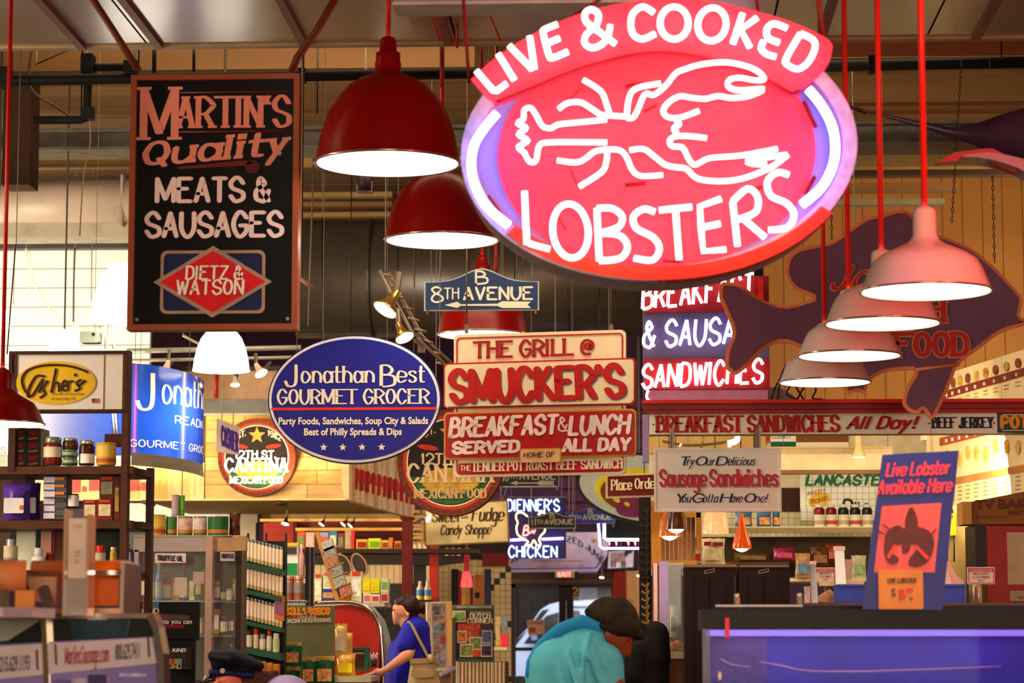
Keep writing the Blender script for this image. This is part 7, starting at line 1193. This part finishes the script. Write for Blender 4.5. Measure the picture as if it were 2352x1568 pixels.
blob(Wm, 'body', [(921, 1404, 0, 23, 923, 1400, 0, 24, .86), (912, 1418, 0, 15, 918, 1412, 0, 18, .8), (906, 1430, 0, 7, 915, 1426, 0, 12, .8), (899, 1410, 0, 3.0, 903, 1402, 0, 3.4), (901, 1420, 0, 3, 908, 1421, 0, 6), (900, 1396, 0, 3, 908, 1392, 0, 8, 1.4), (936, 1412, -.062, 5, 935, 1420, -.06, 3.4),
     (924, 1420, 0, 15, 938, 1444, 0, 18), (944, 1456, 0, 26, 938, 1560, 0, 44, 1.2), (948, 1458, -.14, 17, 940, 1502, -.18, 16), (941, 1505, -.2, 14, 893, 1538, -.22, 8), (893, 1538, -.22, 8, 878, 1546, -.22, 9, .6),
     (880, 1543, -.235, 3, 866, 1540, -.25, 2.7), (877, 1548, -.24, 3, 862, 1545, -.25, 2.7), (876, 1550, -.225, 3, 860, 1549, -.22, 2.6), (876, 1552, -.21, 3, 863, 1554, -.2, 2.4), (880, 1541, -.2, 3.2, 868, 1536, -.2, 2.8),
     (945, 1466, .17, 16, 930, 1510, .22, 13), (930, 1510, .22, 12, 880, 1545, .1, 8), (880, 1545, .1, 8, 868, 1550, .06, 7), (868, 1550, .06, 3, 856, 1550, .03, 2.6), (936, 1640, -.1, 34, 932, 1800, -.1, 24), (932, 1800, -.1, 22, 934, 2020, -.1, 14), (936, 1640, .1, 34, 934, 1800, .1, 24), (934, 1800, .1, 22, 938, 2020, .1, 14), (934, 2028, -.1, 13, 905, 2034, -.1, 9), (938, 2028, .1, 13, 909, 2034, .1, 9)], SKIN, .008, 3)
sh = blob(Wm, 'blue_shirt', [(938, 1438, 0, 20, 950, 1446, 0, 30, 1.2), (952, 1450, 0, 34, 942, 1500, 0, 48, 1.25), (942, 1500, 0, 48, 936, 1545, 0, 54, 1.25), (916, 1496, 0, 28, 914, 1545, 0, 36, 1.3), (934, 1545, 0, 54, 934, 1660, 0, 52, 1.25), (948, 1452, -.14, 24, 936, 1484, -.17, 24), (948, 1452, .14, 24, 936, 1484, .17, 24)], M('1616a0', .7, noise=.1, scale=12), .009, 4)
blob(Wm, 'trousers', [(935, 1640, 0, 52, 935, 1660, 0, 50, 1.2), (936, 1650, -.1, 38, 932, 2000, -.1, 24), (936, 1650, .1, 38, 934, 2000, .1, 24)], M('1c1c2c', .8), .016)
blob(Wm, 'hair', [(922, 1388, 0, 20, 938, 1392, 0, 25, .95), (910, 1382, 0, 9, 926, 1378, 0, 14, 1.3), (944, 1402, 0, 19, 944, 1418, 0, 13, .95), (956, 1398, 0, 12, 964, 1396, 0, 11), (966, 1402, 0, 8, 970, 1408, 0, 5)], HAIR, .006, 3)
for d_ in (-.045, .045): blob(Wm, 'eye', [(903, 1402, d_, 2.2, 904, 1402, d_, 2.2)], M('1c1410', .3), .003, 0)
bg_ = T('handbag', 'tan cloth shoulder bag hanging at the hip of the woman in blue', 'bag', 972, 1540, 14.84)
BGM = M('b0946a', .8, noise=.12); nx, nz = 10, 8; mb = MB(); mb.smooth = True
for side in (-1, 1):
    b_ = len(mb.v)
    for j in range(nz + 1):
        for i in range(nx + 1):
            u, v = i / nx, j / nz; x = (1 - v) * (930 + 92 * u) + v * (944 + 54 * u); y = 1610 - 94 * v + 6 * math.sin(PI * u) * v; q = bg_.p(x, y); mb.v.append((q[0], side * .055 * (math.sin(PI * u) ** .6) * (1 - .55 * v) + .003 * side, q[1]))
    for j in range(nz):
        for i in range(nx):
            a_ = b_ + j * (nx + 1) + i; mb.face([a_, a_ + 1, a_ + nx + 2, a_ + nx + 1][::(1 if side < 0 else -1)])
bg_.mb('bag_body', mb, BGM); bg_.poly('pocket_flap', [(948, 1538), (996, 1536), (1000, 1552), (984, 1556), (962, 1556), (946, 1552)], -.066, -.04, M('9c8056', .8)); bg_.poly('bag_top_fold', [(943, 1512), (999, 1510), (1002, 1522), (942, 1524)], -.045, .04, M('9a7e54', .8))
bg_.tube('strap', [(936, 1428), (946, 1434), (964, 1468), (980, 1498), (988, 1516)], 3.2, M('a88e60', .7), -.05); bg_.tube('strap_knot', [(988, 1502), (994, 1520)], 5, M('c0a878', .7), -.05)
bx = T('booklet', 'flat pale packet held in the hands of the woman in blue', 'packet', 846, 1552, 14.93); bx.poly('packet', [(824, 1552), (858, 1541), (864, 1545), (830, 1558)], -.06, .06, M('c8a890', .5)); bx.poly('edge', [(824, 1553), (830, 1558), (830, 1562), (824, 1557)], -.06, .06, M('5a4a44', .5))
# man in the turquoise jacket, bent forward
TQ = M('5ccbe0', .6, noise=.12, scale=7, bump=.5); Mn = T('person', 'person in a turquoise jacket and plaid cap bending forward', 'person', 1320, 2335, 10)
blob(Mn, 'body', [(1420, 1448, -.02, 40, 1426, 1470, -.04, 38, .9), (1430, 1486, -.05, 26, 1440, 1506, -.05, 18, .85), (1448, 1490, -.06, 7, 1452, 1502, -.06, 6), (1398, 1470, -.09, 9, 1400, 1484, -.09, 6, .6), (1400, 1475, 0, 34, 1360, 1520, .02, 40), (1340, 1540, 0, 72, 1300, 1760, .05, 80, .8), (1270, 1860, 0, 60, 1300, 2080, 0, 40), (1300, 2080, 0, 36, 1280, 2300, 0, 24), (1350, 1860, 0, 60, 1370, 2080, 0, 40), (1370, 2080, 0, 36, 1350, 2300, 0, 24), (1280, 2318, 0, 20, 1320, 2325, -.1, 14), (1350, 2318, 0, 20, 1390, 2325, -.1, 14), (1400, 1560, -.05, 34, 1450, 1720, -.1, 26), (1450, 1720, -.1, 24, 1520, 1800, -.2, 16), (1520, 1800, -.2, 14, 1545, 1815, -.22, 14, .5)] + [(1545, 1806 + 7 * i, -.23, 5, 1570 - abs(i - 1) * 3, 1812 + 8 * i, -.24, 4) for i in range(4)] + [(1535, 1800, -.22, 5, 1550, 1788, -.24, 4)], M('8a4426', .6, noise=.08), .012, 4)
blob(Mn, 'jacket', [(1345, 1520, 0, 86, 1330, 1560, 0, 96, .8), (1288, 1544, -.03, 74, 1300, 1620, 0, 92, .8), (1330, 1600, 0, 104, 1310, 1800, 0, 104, .75), (1390, 1526, -.04, 48, 1402, 1640, -.05, 40), (1402, 1640, -.05, 40, 1455, 1730, -.1, 30), (1250, 1560, .02, 46, 1262, 1720, .02, 38)] +
     [(x0, y0, d0, 5, x1, y1, d1, 8) for x0, y0, d0, x1, y1, d1 in ((1360, 1462, -.1, 1344, 1520, -.135), (1344, 1520, -.135, 1338, 1620, -.145), (1372, 1476, -.09, 1392, 1540, -.115), (1352, 1500, -.13, 1384, 1580, -.12), (1310, 1500, -.12, 1330, 1580, -.14), (1290, 1540, -.125, 1310, 1620, -.14), (1400, 1500, -.09, 1412, 1570, -.09), (1260, 1560, -.1, 1270, 1640, -.11))], TQ, .008, 5)
blob(Mn, 'hood_roll', [(1216, 1560, -.02, 11, 1222, 1530, -.03, 13), (1222, 1530, -.03, 13, 1246, 1490, -.04, 14), (1246, 1490, -.04, 14, 1288, 1456, -.05, 15), (1288, 1456, -.05, 15, 1340, 1438, -.06, 17), (1340, 1438, -.06, 17, 1382, 1454, -.05, 14)], M('1f9ad8', .6, noise=.1), .009, 5)
for pts in ([(1356, 1470), (1366, 1500), (1380, 1540), (1386, 1600)], [(1330, 1520), (1360, 1560), (1372, 1620)], [(1290, 1520), (1310, 1550), (1340, 1600)], [(1300, 1500), (1330, 1545)]): pass
blob(Mn, 'cap_crown', [(1388, 1416, 0, 34, 1420, 1424, -.02, 46, .95), (1364, 1410, .02, 15, 1396, 1404, 0, 26), (1426, 1430, -.02, 46, 1438, 1448, -.03, 42, .95)], M('2c2414', .8, noise=.4, scale=34), .01, 4)
blob(Mn, 'cap_brim', [(1384, 1448, -.06, 9, 1424, 1462, -.10, 10), (1424, 1462, -.10, 10, 1476, 1472, -.04, 10), (1410, 1452, .03, 9, 1478, 1472, .0, 10), (1352, 1414, .0, 9, 1378, 1444, -.04, 10)], M('17120c', .8, noise=.3, scale=30), .009, 3)
for i in range(6): blob(Mn, 'plaid_line', [(1378 + i * 15, 1392 + abs(i - 2) * 3, -.066, 1, 1386 + i * 13, 1440 + i * 3, -.085, 1)], M('5a5224', .8), .003, 0)
blob(Mn, 'eye', [(1446, 1480, -.1, 3, 1447, 1480, -.1, 3)], M('1a120c', .3), .004, 0)
Bk = T('person', 'person in a black coat behind the bending person in turquoise', 'person', 1480, 2190, 12)
blob(Bk, 'body', [(1452, 1446, 0, 34, 1454, 1462, 0, 32, .9), (1466, 1462, 0, 24, 1482, 1482, 0, 26), (1490, 1500, 0, 44, 1490, 1700, 0, 52), (1470, 1760, 0, 44, 1474, 2140, 0, 24), (1510, 1760, 0, 44, 1514, 2140, 0, 24), (1474, 2172, 0, 18, 1500, 2180, -.1, 12), (1514, 2172, 0, 18, 1540, 2180, -.1, 12)], M('6a4030', .6), .014)
blob(Bk, 'black_coat', [(1510, 1448, 0, 34, 1500, 1500, 0, 48), (1470, 1490, -.04, 34, 1466, 1540, -.04, 34), (1492, 1500, 0, 50, 1490, 1800, 0, 58, .9)], M('0a090a', .7), .014); blob(Bk, 'hair', [(1450, 1440, .01, 36, 1454, 1452, .02, 34, .95)], M('0c0a08', .7), .014)
# person in the peaked cap
Pc = T('person', 'person in a dark peaked cap and lavender shirt above the deli case', 'person', 560, 2295, 10.6)
blob(Pc, 'body', [(526, 1568, -.02, 48, 524, 1600, -.03, 44, .9), (496, 1590, -.03, 20, 500, 1610, -.03, 24), (478, 1592, -.03, 7, 486, 1582, -.03, 8), (545, 1620, 0, 36, 580, 1660, 0, 40), (620, 1680, 0, 90, 600, 1900, 0, 92, .9), (570, 1960, 0, 64, 580, 2260, 0, 34), (640, 1960, 0, 64, 640, 2260, 0, 34), (580, 2278, 0, 22, 540, 2284, -.1, 16), (640, 2278, 0, 22, 600, 2284, -.1, 16), (690, 1680, -.1, 34, 680, 1820, -.15, 28), (680, 1820, -.15, 26, 600, 1880, -.3, 18), (600, 1880, -.3, 16, 575, 1890, -.32, 15, .5)] + [(575, 1880 + 8 * i, -.32, 5, 548 + abs(i - 1) * 3, 1882 + 9 * i, -.33, 4.4) for i in range(4)] + [(590, 1872, -.32, 5, 568, 1862, -.34, 4.4)], M('c8644c', .5), .012, 4)
blob(Pc, 'lavender_shirt', [(650, 1612, 0, 74, 655, 1650, 0, 84, .9), (610, 1640, 0, 66, 600, 1700, 0, 90), (640, 1700, 0, 104, 610, 1940, 0, 100, .9), (695, 1660, -.1, 46, 684, 1800, -.14, 38)], M('b0a4d8', .7, noise=.06), .014, 8)
blob(Pc, 'trousers', [(605, 1930, 0, 98, 605, 1970, 0, 92, .85), (572, 1960, 0, 66, 580, 2250, 0, 36), (640, 1960, 0, 66, 640, 2250, 0, 36)], M('1a1a26', .8), .018)
blob(Pc, 'hair', [(545, 1556, 0, 46, 570, 1570, 0, 48, .95), (596, 1548, 0, 20, 612, 1552, 0, 18), (606, 1540, .02, 10, 626, 1534, .02, 8), (560, 1590, .02, 46, 590, 1600, .02, 36)], M('4a2412', .7, noise=.5, scale=50), .01, 2)
blob(Pc, 'cap_crown', [(482, 1494, -.0, 15, 530, 1500, -.0, 22, 3.2), (530, 1500, 0, 22, 588, 1518, 0, 11, 3.2), (490, 1512, 0, 16, 560, 1528, 0, 18, 2.6)], M('0a0a18', .7, noise=.1), .009, 5)
blob(Pc, 'cap_band', [(482, 1532, 0, 12, 574, 1540, 0, 12, 4.2)], M('10104a', .6), .009, 3); blob(Pc, 'visor', [(456, 1556, -.03, 4, 476, 1542, -.03, 6, 3.5), (470, 1554, -.1, 4, 490, 1548, -.1, 6, 2)], M('0a0810', .15), .007, 2)
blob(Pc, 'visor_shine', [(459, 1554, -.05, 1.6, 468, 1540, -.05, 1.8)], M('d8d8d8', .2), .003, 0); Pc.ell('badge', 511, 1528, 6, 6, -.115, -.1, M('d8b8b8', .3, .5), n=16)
Mn.e.scale = (1, 1, 1.03); Wm.e.scale = (1, 1, 1.015)
# ================================================================ prints, linings and lenses belong to the part that carries them
stem_ = lambda o: o.name.split('.')[0]
last = {}
BOARD = ('board', 'face', 'panel', 'plate', 'card', 'band', 'sheet', 'oval', 'cloth', 'diamond', 'badge_back', 'front')
for o in BUILT:
    try: p_ = o.parent
    except ReferenceError: continue
    if p_ is None or p_.type != 'EMPTY': continue
    n = stem_(o)
    if n == 'lettering' and p_.name in last: o.parent = last[p_.name]
    elif n.endswith(BOARD) and n != 'side_panel': last[p_.name] = o
for r_ in [o for o in SC.objects if o.type == 'EMPTY']:
    k_ = {}
    for c_ in r_.children: k_.setdefault(stem_(c_), c_)
    for a_, b_ in (('lens', 'shell'), ('shade_lining', 'shade'), ('rim', 'shade'), ('glow_disc', 'shade'), ('label', 'body'), ('stripe', 'body'), ('eye', 'body'), ('core', 'roll'), ('visor_shine', 'visor'), ('badge', 'cap_band'), ('plaid_line', 'cap_crown'), ('gold_oval', 'sign_face'), ('print_block', 'front_label'), ('star', 'face'), ('braid', 'post'), ('number_plate', 'stile')):
        if b_ in k_:
            for c_ in list(r_.children):
                if stem_(c_) == a_: c_.parent = k_[b_]
# ================================================================ end
for o in list(SC.objects):
    if o.type == 'EMPTY' and not o.children: bpy.data.objects.remove(o)
